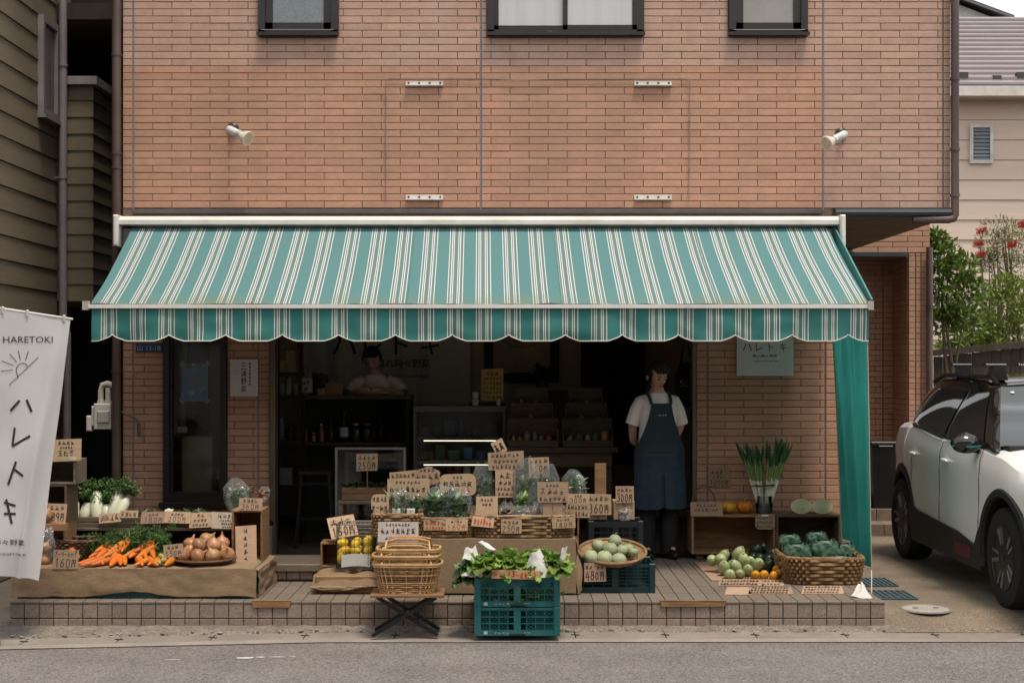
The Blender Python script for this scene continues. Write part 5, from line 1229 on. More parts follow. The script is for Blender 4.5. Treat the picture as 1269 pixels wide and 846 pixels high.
for py in (542,572,592):
    x = a+.06
    while x < b_-.1:
        w_ = r_.uniform(.05,.11); h_ = r_.uniform(.07,.15); yy = FY+r_.uniform(.12,.25); zz = Z(py,FY)+.002
        mt_ = r_.choice([M('green tub', (.06,.14,.06), .5), M('blue pack', (.06,.16,.34), .4), M('white tub', (.45,.42,.38), .5), M('brown parcel', (.18,.10,.05), .6), M('jam glass', (.14,.03,.02), .2)])
        if r_.random() < .5: q = MB().cbox(x,x+w_,yy,yy+.1,zz,zz+h_,.008); nm_ = 'food_packet'
        else: q = MB().lathe([(w_*.4,0),(w_*.46,.01),(w_*.46,h_*.8),(w_*.36,h_*.9),(w_*.38,h_),(.001,h_)], (x+w_/2,yy+.05,zz), 12); nm_ = 'food_tub'
        solo(nm_, q, mt_, mt_.name+' on the '+{542:'top',572:'middle',592:'lowest'}[py]+' lit shelf of the display case', 'food', 'chilled goods in the display case', smooth=nm_=='food_tub'); x += w_+r_.uniform(.01,.04)
sign(597,624,457,496,FY+.1,[('###',.9,0)]+[('######',.7,0)]*5,'tall yellow menu card standing on the display case',mat=M('yellow menu card', (.52,.33,.10), .8),tilt=.08,name='menu_card',cat='card')
for px, z_, r_, lab in ((589,z1,.03,'white cup, the lower of two stacked on the display case'),(589,z1+.062,.028,'white cup, the upper of two stacked on the display case'),(618,z1,.022,'little white pot beside the yellow menu card')):
    q = MB().lathe([(r_*.7,0),(r_,.01),(r_*1.08,.058),(r_*.98,.058),(r_*.9,.012)], (W(px,FY+.06),FY+.06,z_+.001), 14); solo('cup', q, M('cup porcelain', (.55,.50,.44), .3), lab, 'cup', smooth=True)
solo('tray', MB().cbox(W(580,FY),W(626,FY),FY+.17,FY+.4,z1+.001,z1+.02), dkwood, 'dark wooden tray on top of the display case', 'tray')
# table with tiered crates
TY = 12.45; tz = Z(554,TY); a, b_ = W(622,TY), W(766,TY)
t = thing('wooden_table', 'long brown wooden table carrying crates of dried goods', 'table', (W(694,TY),TY,.2))
part('table_top', MB().cbox(a,b_,TY,TY+.55,tz-.05,tz), wood_d, t); part('apron_rail', MB().cbox(a+.05,b_-.05,TY+.03,TY+.06,tz-.17,tz-.051), wood_d, t)
for x in (a+.05,b_-.11):
    for yy in (TY+.03,TY+.48): part('leg', MB().cbox(x,x+.06,yy+.031,yy+.09,.2,tz-.051), wood_d, t)
r_ = random.Random(31)
tl_ = 0
for ci, (px0, px1) in enumerate(((629,692),(697,760))):
    for k in range(3):
        yy = TY+.05+.16*k; zz = tz+.002+.13*k; x0, x1 = W(px0+4*k,yy), W(px1-6*k,yy); tl_ += 1
        lab = ['front','middle','back'][k]+' row wooden crate of dried goods on the table, '+['beside the display case','beside the standing person'][ci]
        tt = thing('goods_crate', lab, 'crate', ((x0+x1)/2,yy,zz))
        part('end_board', MB().cbox(x0,x0+.012,yy+.012,yy+.14,zz,zz+.16), wood_d, tt); part('end_board', MB().cbox(x1-.012,x1,yy+.012,yy+.14,zz,zz+.16), wood_d, tt)
        part('front_board', MB().cbox(x0,x1,yy,yy+.011,zz,zz+.055), wood_d, tt); part('back_board', MB().cbox(x0,x1,yy+.141,yy+.153,zz,zz+.24), wood_d, tt); part('crate_base', MB().box(x0+.012,x1-.012,yy+.011,yy+.141,zz,zz+.012), wood_d, tt)
        if k: part('riser', MB().box(x0+.02,x1-.02,yy+.02,yy+.13,tz,zz-.001), dkwood, tt)
        x = x0+.03
        while x < x1-.08:
            w_ = r_.uniform(.04,.08); h_ = r_.uniform(.07,.13); q = MB().ball((x+w_/2,yy+.07,zz+.014+h_*.5),(w_*.5,.04,h_*.5),10,6,.25,tl_+x)
            _m = r_.choice([M('amber packet', (.34,.15,.04), .4), M('tan packet', (.28,.19,.10), .5), M('green packet', (.08,.10,.05), .5), M('straw packet', (.38,.30,.16), .6), M('rose packet', (.35,.05,.07), .4), M('grey packet', (.2,.19,.17), .3)]); solo('goods_packet', q, _m, _m.name+' of dried food in the '+['front','middle','back'][k]+' crate '+['beside the display case','beside the standing person'][ci], 'packet', 'dried goods in the table crates', smooth=True); x += w_+.012
# back wall hangings
t = thing('fabric_backdrop_banner', 'pale grey shop banner with black katakana hung on the inner wall', 'banner', (W(479,14.85),14.85,1.0))
def bf(u, v): x = W(376,14.9)+(W(583,14.9)-W(376,14.9))*u; return (x, 14.88+.018*math.sin(u*21)+.01*math.sin(u*47+1), 2.45-1.15*v)
part('cloth', MB().grid(60, 6, bf), M('grey white canvas', (.80,.75,.66), .85, .08, 3), t, True)
lt = MB(); 
for ch, px in (('ハ',427),('レ',462),('ト',497),('キ',533)): text2d(lt, ch, W(px,14.85), Z(427,14.85), h=.20, fn=lambda x,y:(x,14.845,y))
text2d(lt, '晴れ時々野菜', W(500,14.85), Z(450,14.85), h=.085, fn=lambda x,y:(x,14.845,y)); text2d(lt, 'HARETOKI VEGETABLES', W(505,14.85), Z(466,14.85), h=.028, fn=lambda x,y:(x,14.845,y))
part('lettering', lt, ink_m, t)
t = thing('framed_picture', 'large dark framed print of concentric circles on the inner wall', 'picture', (W(645,14.9),14.9,1.6)); a, b_, z0, z1 = W(600,14.9), W(693,14.9), Z(474,14.9), 2.5
for q in (MB().cbox(a,a+.09,14.93,14.995,z0,z1), MB().cbox(b_-.09,b_,14.93,14.995,z0,z1), MB().cbox(a+.09,b_-.09,14.93,14.995,z0,z0+.1), MB().cbox(a+.09,b_-.09,14.93,14.995,z1-.08,z1)): part('frame', q, ibrown, t)
part('print', MB().box(a+.09,b_-.09,14.97,14.98,z0+.1,z1-.08), M('aged print paper', (.60,.45,.30), .8), t)
for rr in (.16,.21,.26): part('ring', MB().tube([((a+b_)/2+rr*math.cos(i*.2618),14.966,z0+.62+rr*math.sin(i*.2618)) for i in range(24)], .004, 4, True), M('sepia ring', (.20,.13,.08), .8), t)
t = thing('potted_plant', 'small leafy pot plant in front of the framed print', 'plant', (W(674,14.2),14.2,1.2)); q = MB(); r_ = random.Random(4); c = P(672,462,14.2)
for i in range(90): q.leaf(c+Vector((r_.uniform(-.06,.06),r_.uniform(-.06,.06),r_.uniform(-.05,.05))),(r_.uniform(-1,1),r_.uniform(-1,1),r_.uniform(-.3,1)),.09,.04,.6,n=2)
part('foliage', q, M('dim house plant leaves', (.05,.10,.035), .5, .3, 6, trans=.2), t); part('pot', MB().lathe([(.05,0),(.07,.11),(.06,.11),(.05,.02)], (c.x,14.2,c.z-.19), 14), M('clay pot', (.12,.07,.05), .7), t, True)
solo('plant_shelf', MB().box(c.x-.28,c.x+.28,14.05,14.98,c.z-.23,c.z-.191), dkwood, 'dark wall shelf that carries the pot plant', 'shelf')
a, b_ = W(720,14.2), W(800,14.2)
q = MB().grid(40,8,lambda u,v:(a+(b_-a)*u+.0,14.2+.03*math.sin(u*26),2.69-1.9*v)); solo('dark_curtain', q, M('black cloth', (.008,.008,.009), .9), 'black cloth hung across the back doorway behind the standing person', 'curtain', smooth=True)
t = thing('hanging_bag', 'black cloth bag with pale lettering hanging beside the shop jamb', 'bag', (W(850,12.5),12.5,1.3)); c = P(850,462,12.6)
part('bag_body', MB().ball((c.x,12.6,c.z-.10),(.10,.05,.2),14,10,.2,3), M('black cloth', (.008,.008,.009)), t, True); part('bag_strap', MB().tube([(c.x-.05,12.6,c.z+.05),(c.x,12.6,c.z+.40),(c.x+.05,12.6,c.z+.05)], .012, 5), M('black cloth', (.008,.008,.009)), t)
lt = MB(); hand(lt, '5059', c.x-.06, c.z-.12, .05, lambda x,y:(x,12.545,y), random.Random(1)); part('lettering', lt, M('dim white print', (.4,.4,.4), .8), t)
# behind the tall window
t = thing('window_curtain', 'narrow white net curtain gathered behind the tall dark window', 'curtain', (LX0+.12,WY+.2,.8))
part('cloth', MB().grid(20,20,lambda u,v:(LX0+.07+.10*u-.05*v*(1-u)*0+(.02-.05*u)*v, WY+.19+.015*math.sin(u*18), 2.58-1.35*v)), M('net curtain', (.50,.47,.43), .8, trans=.3), t, True)
part('tie', MB().box(LX0+.07,LX0+.15,WY+.17,WY+.21,1.20,1.25), white_m, t)
solo('cardboard_box', MB().cbox(LX0+.10,LX0+.36,WY+.20,WY+.4,.68,1.16,.01), M('pale carton', (.34,.27,.18), .8), 'large pale carton standing behind the tall dark window', 'box')
solo('window_ledge', MB().box(LX0+.01,LX1-.01,WY+.165,WY+.55,.2,.678), M('pale ledge', (.33,.27,.20), .7), 'pale inner ledge behind the tall dark window', 'ledge')
# blue poster taped inside the glass, a plain stand-in for its artwork
mpst = bpy.data.materials.new('blue poster print'); mpst.use_nodes = True; n, l = mpst.node_tree.nodes, mpst.node_tree.links
vo = n.new('ShaderNodeTexVoronoi'); vo.inputs['Scale'].default_value = 22; tc = n.new('ShaderNodeTexCoord'); l.new(tc.outputs['Object'], vo.inputs['Vector'])
cr = n.new('ShaderNodeValToRGB'); sx_ = n.new('ShaderNodeSeparateXYZ'); l.new(vo.outputs['Color'], sx_.inputs[0]); l.new(sx_.outputs[0], cr.inputs[0]); cr.color_ramp.interpolation = 'CONSTANT'
e = cr.color_ramp.elements; e[0].color = (.16,.34,.58,1); e[1].position = .62; e[1].color = (.45,.58,.68,1); q = e.new(.8); q.color = (.55,.32,.27,1); q = e.new(.88); q.color = (.10,.18,.32,1)
l.new(cr.outputs[0], n['Principled BSDF'].inputs['Base Color']); n['Principled BSDF'].inputs['Roughness'].default_value = .6
t = thing('window_poster', 'blue illustrated poster taped inside the tall dark window', 'poster', (W(241,WY+.05),WY+.05,Z(497,WY+.05)))
a, b_, z0, z1 = W(225,WY+.04), W(258,WY+.04), Z(497,WY+.04), Z(450,WY+.04)
part('sheet', MB().box(a,b_,WY+.037,WY+.039,z0,z1), mpst, t)
for x, zz, s_ in ((a,z0,1),(b_,z0,-1),(a,z1,-1),(b_,z1,1)): part('tape', MB().obox((x,WY+.0355,zz),(.05,.001,.018),(0,s_*.8,0)), white_m, t)
# ------------------------------------------------------------------ produce materials
rg = random.Random(41)
carrot_m = M('carrot skin', (.62,.165,.018), .45, .18, 20, .3, 60, rnd=.18, stretch=(1,1,5))
carrot_g = M('carrot tops', (.065,.14,.032), .6, .3, 10, rnd=.35, trans=.25)
stem_g = M('pale green stems', (.20,.28,.07), .5, .2, 20)
daikon_m = M('daikon skin', (.62,.60,.50), .4, .08, 8, col2=(.50,.52,.36), rnd=.06); dleaf_m = M('daikon leaves', (.10,.20,.055), .55, .3, 10, rnd=.35, trans=.25)
onion_m = M('onion skin', (.40,.215,.10), .4, .3, 14, rnd=.25, stretch=(6,6,1), col2=(.22,.10,.045)); ginger_m = M('pale root skin', (.42,.34,.11), .6, .2, 20, rnd=.1)
melon_m = M('melon rind', (.225,.27,.15), .6, .2, 8, .4, 70, rnd=.18, col2=(.30,.32,.20)); white_egg = M('pale green squash', (.36,.42,.21), .38, .2, 14, rnd=.12)
dark_egg = M('dark green squash', (.014,.028,.014), .3, .3, 20, rnd=.3); yel_m = M('orange yellow squash', (.62,.29,.015), .4, .2, 12, rnd=.15); pump_m = M('orange pumpkin', (.62,.20,.012), .45, .2, 10, rnd=.15)
lemon_m = M('lemon peel', (.68,.46,.02), .4, .12, 30, .2, 120, rnd=.1); cab_m = M('cabbage leaf', (.050,.112,.070), .5, .25, 9, rnd=.25, col2=(.10,.175,.12), trans=.10); cab_cut = M('cut cabbage', (.52,.56,.30), .5, .25, 60, col2=(.30,.40,.16))
let_m = M('lettuce leaf', (.27,.40,.085), .6, .3, 9, rnd=.45, trans=.35, col2=(.13,.25,.045)); green_m = M('bagged greens', (.15,.26,.115), .45, .3, 9, rnd=.45, trans=.2); mint_m = M('pale bagged greens', (.27,.36,.21), .5, .25, 12, rnd=.3, trans=.2)
leek_w = M('leek white', (.62,.62,.50), .4, .1, 8); leek_g = M('leek green', (.045,.115,.042), .5, .25, 10, rnd=.3); paper_m = M('white wrapping paper', (.62,.61,.58), .8, .05, 5, .4, 18, trans=.15)

def crinkle(mb, p, d, ln, w, droop, ruf, seed, nl=7, nw=6, up=(0,0,1)):      # broad leaf with a ruffled margin
    p, d = Vector(p), Vector(d).normalized(); r = d.cross(Vector(up))
    if r.length < 1e-3: r = Vector((1,0,0))
    r.normalize(); u = r.cross(d).normalized(); vs = []; q = p.copy()
    for i in range(nl+1):
        t = i/nl; ww = w*.5*(.28+.72*math.sin(math.pi*min(1,.5*t**.8+.02*0+.12)) if t < .75 else (.28+.72*math.sin(math.pi*(.5*.75**.8+.12)))*max(.25,1-((t-.75)/.25)**2*.75))
        for j in range(nw+1):
            s_ = j/nw*2-1; e = abs(s_)**1.5
            rf = ruf*e*math.sin(i*2.6+s_*3+seed*1.7) + ruf*.6*noise.noise(Vector((i*.9,j*.9,seed)))
            vs.append(q + r*ww*s_ + u*(ww*.35*s_*s_ + rf) + d*(ruf*.5*e*math.cos(i*2.1+seed)))
        d = (d - u*droop/nl).normalized(); u = r.cross(d).normalized(); q = q + d*ln/nl
    k = nw+1
    mb.add(vs, [(i*k+j,i*k+j+1,(i+1)*k+j+1,(i+1)*k+j) for i in range(nl) for j in range(nw)])
# ------------------------------------------------------------------ helpers
def basket(name, label, cx, cy, w, d, z0, h, rows, mat, flare=1.12, nst=44, cat='basket', wave=.010, rt=None, ex=.35, yaw=0, rim_r=.010, group=None, floor=True):
    t = thing(name, label, cat, (cx,cy,z0), group); Rz = Matrix.Rotation(yaw,4,'Z')
    def pth(a, k, z, off=0):
        c_, s_ = math.cos(a), math.sin(a)
        p = Vector(((w/2*k+off)*math.copysign(abs(c_)**ex,c_), (d/2*k+off)*math.copysign(abs(s_)**ex,s_), z)); p = Rz @ p
        return (cx+p.x, cy+p.y, z0+z)
    q = MB(); rt = rt or h/rows*.52
    for i in range(rows):
        z = h*(i+.5)/rows; k = 1+(flare-1)*z/h
        q.tube([pth(2*math.pi*j/(nst*2), k, z, wave*math.cos(math.pi*j+math.pi*i)) for j in range(nst*2)], rt, 5, True)
    part('weave', q, mat, t, True, kind='stuff')
    q = MB()
    for j in range(nst): q.tube([pth(2*math.pi*(j+.5)/nst, 1, .003), pth(2*math.pi*(j+.5)/nst, flare, h)], .0045, 4)
    part('stakes', q, mat, t, kind='stuff')
    q = MB()
    for s_ in (0,1): q.tube([tuple(Vector(pth(2*math.pi*j/96, flare, h+.004*math.sin(j*.9+s_*3.1), .006*math.cos(j*.9+s_*3.1)))) for j in range(96)], rim_r, 5, True)
    part('rim', q, mat, t, True)
    if floor: part('basket_base', MB().add([pth(2*math.pi*j/40,.97,.006) for j in range(40)], [tuple(range(40))]), mat, t)
    return t
def bunch_leaves(mb, c, n, ln, w, rg, spread=1., up=1., droop=.7, r0=(.03,.03,.01), nn=3):
    for i in range(n):
        p = Vector(c)+Vector((rg.gauss(0,r0[0]),rg.gauss(0,r0[1]),rg.gauss(0,r0[2]))); mb.leaf(p,(rg.uniform(-1,1)*spread,rg.uniform(-1,1)*spread,up),ln*rg.uniform(.6,1.2),w*rg.uniform(.6,1.25),droop*rg.uniform(.4,1.4),n=nn)
def ferny(mb, p, d, ln, rg, k=16, sp=.3):
    p, d = Vector(p), Vector(d).normalized(); r = d.orthogonal().normalized()
    for i in range(k):
        t = .25+.75*i/k; q = p+d*ln*t+Vector((0,0,-.25*ln*t*t)); a = rg.uniform(0,6.28); e = (d*.6+(r*math.cos(a)+d.cross(r)*math.sin(a))*1.0).normalized()
        mb.quadleaf(q, e, ln*sp*(1.1-t*.6), .012, Vector((rg.uniform(-1,1),rg.uniform(-1,1),1)))
def bag(name, label, px0, px1, py0, py1, Y, lm, seed, n=60, ln=.09, w=.03, filmy=True, group=None, dep=.10, top=.25):
    x0, x1, z0, z1 = W(px0,Y), W(px1,Y), Z(py1,Y), Z(py0,Y); cx, h = (x0+x1)/2, z1-z0; t = thing(name, label, 'bag', (cx,Y+dep/2,z0), group); r = random.Random(seed)
    q = MB()
    for i in range(int(n*1.6)):
        a = r.uniform(0,6.28); p = Vector((cx+(x1-x0)*.36*math.cos(a)*r.random()**.5, Y+dep/2+dep*.38*math.sin(a)*r.random()**.5, z0+h*r.uniform(.02,.55)))
        q.leaf(p,(r.uniform(-.6,.6),r.uniform(-.7,.35),r.uniform(.5,1.2)),ln*r.uniform(.5,1.1),w*r.uniform(.7,1.3),r.uniform(.2,1.1),n=3)
    part('greens', q, lm, t)
    if filmy:
        f = MB()
        def ff(u, v):
            a = 2*math.pi*u; c_, s_ = math.cos(a), math.sin(a); k = min(1, .72+v*1.4) if v < .72 else 1-.55*(v-.72)/.28
            n1 = noise.noise(Vector((c_*1.6,s_*1.6,v*3+seed)))*.16 + noise.noise(Vector((c_*5,s_*5,v*9+seed)))*.07
            dd = dep*.56*max(.06, 1-v*.95)
            return (cx+(x1-x0)*.5*k*(1+n1)*math.copysign(abs(c_)**.6,c_) + .02*v*math.sin(seed*2.3), Y+dep/2+(dd+.02*n1)*math.copysign(abs(s_)**.6,s_)+.012*n1*v, z0+h*v*(1+.05*math.sin(a*2+seed)*v))
        part('film', f.grid(36, 18, ff), bag_m, t, True)
    return t
def crate(name, label, x0, x1, y0, y1, z0, z1, mat, cols=8, rows=3, diag=True, cat='crate', group=None, solid=False, words=False):
    t = thing(name, label, cat, ((x0+x1)/2,(y0+y1)/2,z0), group); f = MB(); T = .008; h = z1-z0
    for a_, b2_ in ((z0,z0+h*.20),(z1-h*.10,z1)):
        for yy in (y0,y1-T): part('rail', MB().box(x0,x1,yy,yy+T,a_,b2_), mat, t)
        for xx in (x0,x1-T): part('rail', MB().box(xx,xx+T,y0+T,y1-T,a_,b2_), mat, t)
    for xx in (x0-.006,x1-.034):
        for yy in (y0-.006,y1-.034): part('corner_post', MB().cbox(xx,xx+.040,yy,yy+.040,z0-.0,z1+.004,.004), mat, t)
    q = MB(); a, b_, c, d = x0+.034, x1-.034, z0+h*.20, z1-h*.10
    for i in range(cols+1): x = a+(b_-a)*i/cols; q.box(x-.0025,x+.0025,y0+.001,y0+.007,c,d)
    for i in range(1,rows): z = c+(d-c)*i/rows; q.box(a,b_,y0+.0005,y0+.0065,z-.003,z+.003)
    if diag:
        for i in range(cols):
            if i in (cols//2-1,cols//2) : continue
            for j in range(rows):
                xa, xb, za, zb = a+(b_-a)*i/cols, a+(b_-a)*(i+1)/cols, c+(d-c)*j/rows, c+(d-c)*(j+1)/rows; xm, zm = (xa+xb)/2, (za+zb)/2
                for p_, q_ in (((xa,za),(xb,zb)),((xa,zb),(xb,za)),((xa,zm),(xm,zb)),((xm,zb),(xb,zm)),((xa,zm),(xm,za)),((xm,za),(xb,zm))): q.bar((p_[0],y0+.005,p_[1]),(q_[0],y0+.005,q_[1]),.0022,.0022,up=(0,1,0))
    part('lattice', q, mat, t, kind='stuff')
    part('centre_panel', MB().box((x0+x1)/2-.022,(x0+x1)/2+.022,y0+.0,y0+.006,c,d), mat, t)
    q = MB()
    for yy in (y1-.006,):
        for i in range(cols+1): x = a+(b_-a)*i/cols; q.box(x-.003,x+.003,yy,yy+.005,c,d)
        for i in range(1,rows): z = c+(d-c)*i/rows; q.box(a,b_,yy,yy+.004,z-.003,z+.003)
    for xx in (x0+.001,x1-.006):
        for i in range(7): y = y0+.04+(y1-y0-.08)*i/6; q.box(xx,xx+.005,y-.003,y+.003,c,d)
        for i in range(1,rows): z = c+(d-c)*i/rows; q.box(xx,xx+.004,y0+.04,y1-.04,z-.003,z+.003)
    part('back_panel', MB().box(x0+.034,x1-.034,y1-.0125,y1-.0085,z0+h*.02,z1-h*.1), mat, t); part('lattice', q, mat, t, kind='stuff'); part('crate_base', MB().box(x0+.01,x1-.01,y0+.01,y1-.01,z0+.012,z0+.02), mat, t)
    hnd = MB().prism([((x0+x1)/2-.055,z0-.001),((x0+x1)/2+.055,z0-.001),((x0+x1)/2+.045,z0+h*.06),((x0+x1)/2-.045,z0+h*.06)], y0-.003, y0-.0005); part('handle_slot', hnd, M('slot black', (.004,.006,.006), .8), t)
    if words:
        lt = MB(); r = random.Random(int(z0*1000)); hand(lt, '####', x0+.12, z0+h*.06, .015, lambda x,y:(x,y0-.0015,y), r, t=.0025, w=.10); hand(lt, '--', x0+.31, z0+h*.08, .012, lambda x,y:(x,y0-.0015,y), r, t=.003, w=.05)
        lt.box(x0+.055,x0+.078,y0-.002,y0-.0012,z0+h*.05,z0+h*.16); part('lettering', lt, M('worn crate print', (.42,.52,.52), .7), t)
    return t

# ------------------------------------------------------------------ burlap covered bench on the platform edge
BY0, BY1 = 9.74, 10.52; bz = .405; bx0_, bx1_ = W(14,BY0), W(318,BY0)
t = thing('burlap_bench', 'long low bench draped in rough burlap along the platform edge', 'bench', ((bx0_+bx1_)/2,BY0,.2))
crt = crate  # crates beneath the cloth peep out under its hem
part('bench_core', MB().box(bx0_+.03,bx1_-.03,BY0+.03,BY1,.205,bz-.012), teal_pl, t)
def burl(u, v):
    x = bx0_+(bx1_-bx0_)*u; n_ = noise.noise(Vector((x*3,v*2,1))); n2 = noise.noise(Vector((x*11,v*6,4)))
    if v < .5: y = BY1-(BY1-BY0)*(v/.5); z = bz+.008*n2+.004*n_
    else:
        q = (v-.5)/.5; y = BY0-.012*q-.02*q*n_-.006*n2; lift = .032*math.exp(-((x-W(165,BY0))/.20)**2) + .012*(1+n_)
        z = bz-.006*n2-(bz-.207-lift)*q
    if u > .96: z -= (u-.96)*.6*(1 if v < .5 else .3)
    return (x,y,z)
part('burlap_cloth', MB().grid(90, 26, burl), burlap_m, t, True)
part('burlap_end', MB().grid(12, 12, lambda u,v:(bx1_+.012+.015*noise.noise(Vector((u*5,v*5,2))), BY0+.005+(BY1-BY0)*u, bz-.02-(bz-.215)*v)), burlap_m, t, True)
# ------------------------------------------------------------------ upper shelf behind
HY0, HY1 = 10.56, 10.92; hz = Z(657,HY0); a, b_ = W(78,HY0), W(314,HY0)
t = thing('produce_shelf', 'long weathered wooden shelf above the burlap bench', 'shelf', ((a+b_)/2,HY0,.2))
part('shelf_board', MB().cbox(a,b_,HY0-.02,HY1,hz,hz+.022), wood_g, t)
for x in (a+.02,W(176,HY0),b_-.08): part('support', MB().cbox(x,x+.05,HY0+.03,HY1-.03,.2,hz-.001), wood_d, t)
part('back_board', MB().box(a,b_,HY1+.001,HY1+.015,.2,hz), dkwood, t)
for i, (p0, p1, lab) in enumerate(((82,178,'shallow grey wooden tray of daikon on the upper shelf'),(180,312,'shallow grey wooden tray of greens on the upper shelf'))):
    tt = thing('wooden_tray', lab, 'tray', (W((p0+p1)/2,HY0),HY0,hz+.023)); x0, x1 = W(p0,HY0), W(p1,HY0); z0 = hz+.0235
    for q in (MB().cbox(x0,x1,HY0,HY0+.012,z0,z0+.034), MB().cbox(x0,x1,HY0,HY0+.012,z0+.040,z0+.075)): part('slat', q, wood_g, tt)
    for x in (x0,x1-.015): part('end_board', MB().cbox(x,x+.015,HY0+.013,HY1-.03,z0,z0+.078), wood_d, tt)
    part('tray_base', MB().box(x0+.016,x1-.016,HY0+.013,HY1-.02,z0,z0+.01), wood_d, tt)
TZ = hz+.10
for i, (px, py, ln, rr, lean) in enumerate(((92,626,.17,.040,.1),(105,631,.15,.042,-.1),(120,622,.24,.050,.12),(133,630,.14,.038,.2),(138,619,.25,.052,-.22),(146,626,.20,.040,-.35))):
    c = P(px,640,HY0+.05); t = thing('daikon', 'white daikon radish with leafy top in the upper tray', 'radish', (c.x,HY0+.05,TZ-.03), 'daikon radishes in the upper tray'); d = Vector((-lean,.42,.9)).normalized(); q = d.to_track_quat('Z','Y').to_matrix(); b0 = Vector((c.x+lean*.05,HY0+.03,TZ-.05))
    part('root', MB().lathe([(.002,0),(rr*.55,.012),(rr*.9,.05),(rr,ln*.5),(rr*.9,ln*.85),(rr*.6,ln),(.002,ln+.005)], b0, 14, q, wob=.08, seed=i), daikon_m, t, True)
    lf = MB(); tip = b0+d*ln
    for k in range(26): 
        e = (d*.5+Vector((rg.uniform(-1,1),rg.uniform(-.7,.5),rg.uniform(.0,.8)))).normalized(); ferny(lf, tip+Vector((rg.uniform(-.02,.02),0,0)), e, rg.uniform(.10,.17), rg, 14, .30)
    part('leaf_top', lf, dleaf_m, t)
# bundles and turnips in the second tray
for i, (px, w_, lab, mt_) in enumerate(((182,26,'bundle of thin dark greens in the tray beside the daikon',green_m),(230,18,'bagged dark greens between the turnip and the big pale sign',green_m),(248,26,'bundle of blue green leaves behind the price cards',mint_m))):
    q = MB(); c = P(px,634,HY0+.12)
    for k in range(60): q.leaf(c+Vector((rg.uniform(-1,1)*w_*.0028,rg.uniform(-.05,.05),-.03)),(rg.uniform(-.8,.8),rg.uniform(-.6,.3),rg.uniform(.2,1)),rg.uniform(.05,.10),.022,.8,n=2)
    solo('greens_bundle', q, mt_, lab, 'greens')
t = thing('turnip', 'white turnip behind the price cards on the upper shelf', 'turnip', (W(206,HY0+.1),HY0+.1,TZ)); c = Vector((W(206,HY0+.1),HY0+.09,TZ+.0))
part('root', MB().lathe([(.002,-.02),(.02,-.012),(.038,.02),(.030,.048),(.008,.062),(.002,.075)], c, 14, Matrix.Rotation(.9,3,'Y')), daikon_m, t, True)
bag('leafy_bag','big clear bag of pale cauliflower greens at the end of the upper shelf',276,310,594,632,HY0+.02,mint_m,5,n=90,ln=.075,w=.03,dep=.14); bag('small_bag','small clear bag of orange vegetables on the end box',316,332,603,622,HY0-.12,M('orange bagged roots', (.5,.19,.06), .5),6,n=14,ln=.06,w=.03,dep=.06)
# carrots heaped on the burlap
cproto = None; cg = 'carrots heaped on the burlap'
def carrot_thing(i, loc, d, k):
    t = thing('carrot', 'bright orange carrot with green top in the heap on the burlap', 'carrot', loc, cg); q = Vector(d).normalized().to_track_quat('Z','Y').to_matrix(); L = .17*k; r = .026*k; tip = Vector(loc)
    part('root', MB().lathe([(.001,-L*.02),(r*.22,0),(r*.45,L*.12),(r*.72,L*.38),(r*.98,L*.78),(r*1.0,L*.92),(r*.55,L),(.002,L*1.01)], tip, 10, q, wob=.18, seed=i), carrot_m, t, True)
    top = tip + Vector(d).normalized()*L; lf = MB(); st = MB()
    for j in range(3):
        e = Vector((d[0]*.4+rg.uniform(-.6,.6), .9+rg.uniform(-.2,.3), .12+rg.uniform(-.2,.28))).normalized(); ln = rg.uniform(.14,.22); st.tube([top, top+e*ln*.45+Vector((0,0,.012)), top+e*ln], [.0035,.003,.002], 4)
        for w_ in range(2): ferny(lf, top+e*ln*.25, (e+Vector((rg.uniform(-.4,.4),0,rg.uniform(-.3,.4)))).normalized(), ln*.95, rg, 22, .34)
    part('stems', st, stem_g, t); part('leaf_top', lf, carrot_g, t)
cs = []
for i in range(13): cs.append((92+9.2*i+rg.uniform(-3,3), 9.765+rg.uniform(-.03,.05), bz+.020, rg.uniform(-.75,.5) if i > 2 else .55+.2*rg.random(), .10))
for i in range(11): cs.append((100+9*i+rg.uniform(-3,3), 9.88+rg.uniform(-.03,.04), bz+.052, rg.uniform(-.7,.7), .20))
for i in range(4): cs.append((118+16*i, 9.95, bz+.085, rg.uniform(-.6,.6), .25))
for i, (px, yy, zz, dx_, dz) in enumerate(cs): carrot_thing(i, (W(px,yy),yy,zz), (dx_, .8, dz), rg.uniform(.85,1.2))
q = MB()
for i in range(230):      # loose heap of carrot foliage behind
    p = Vector((W(rg.uniform(116,214),10.15), rg.uniform(10.02,10.3), bz+.02+rg.random()**1.2*.19*(1-abs(i%13-6)/12))); ferny(q, p, (rg.uniform(-.8,.8),rg.uniform(-.9,.2),rg.uniform(.0,.9)), rg.uniform(.08,.13), rg, 16, .36)
solo('carrot_foliage', q, carrot_g, 'feathery heap of dark green carrot leaves behind the carrots', 'foliage')
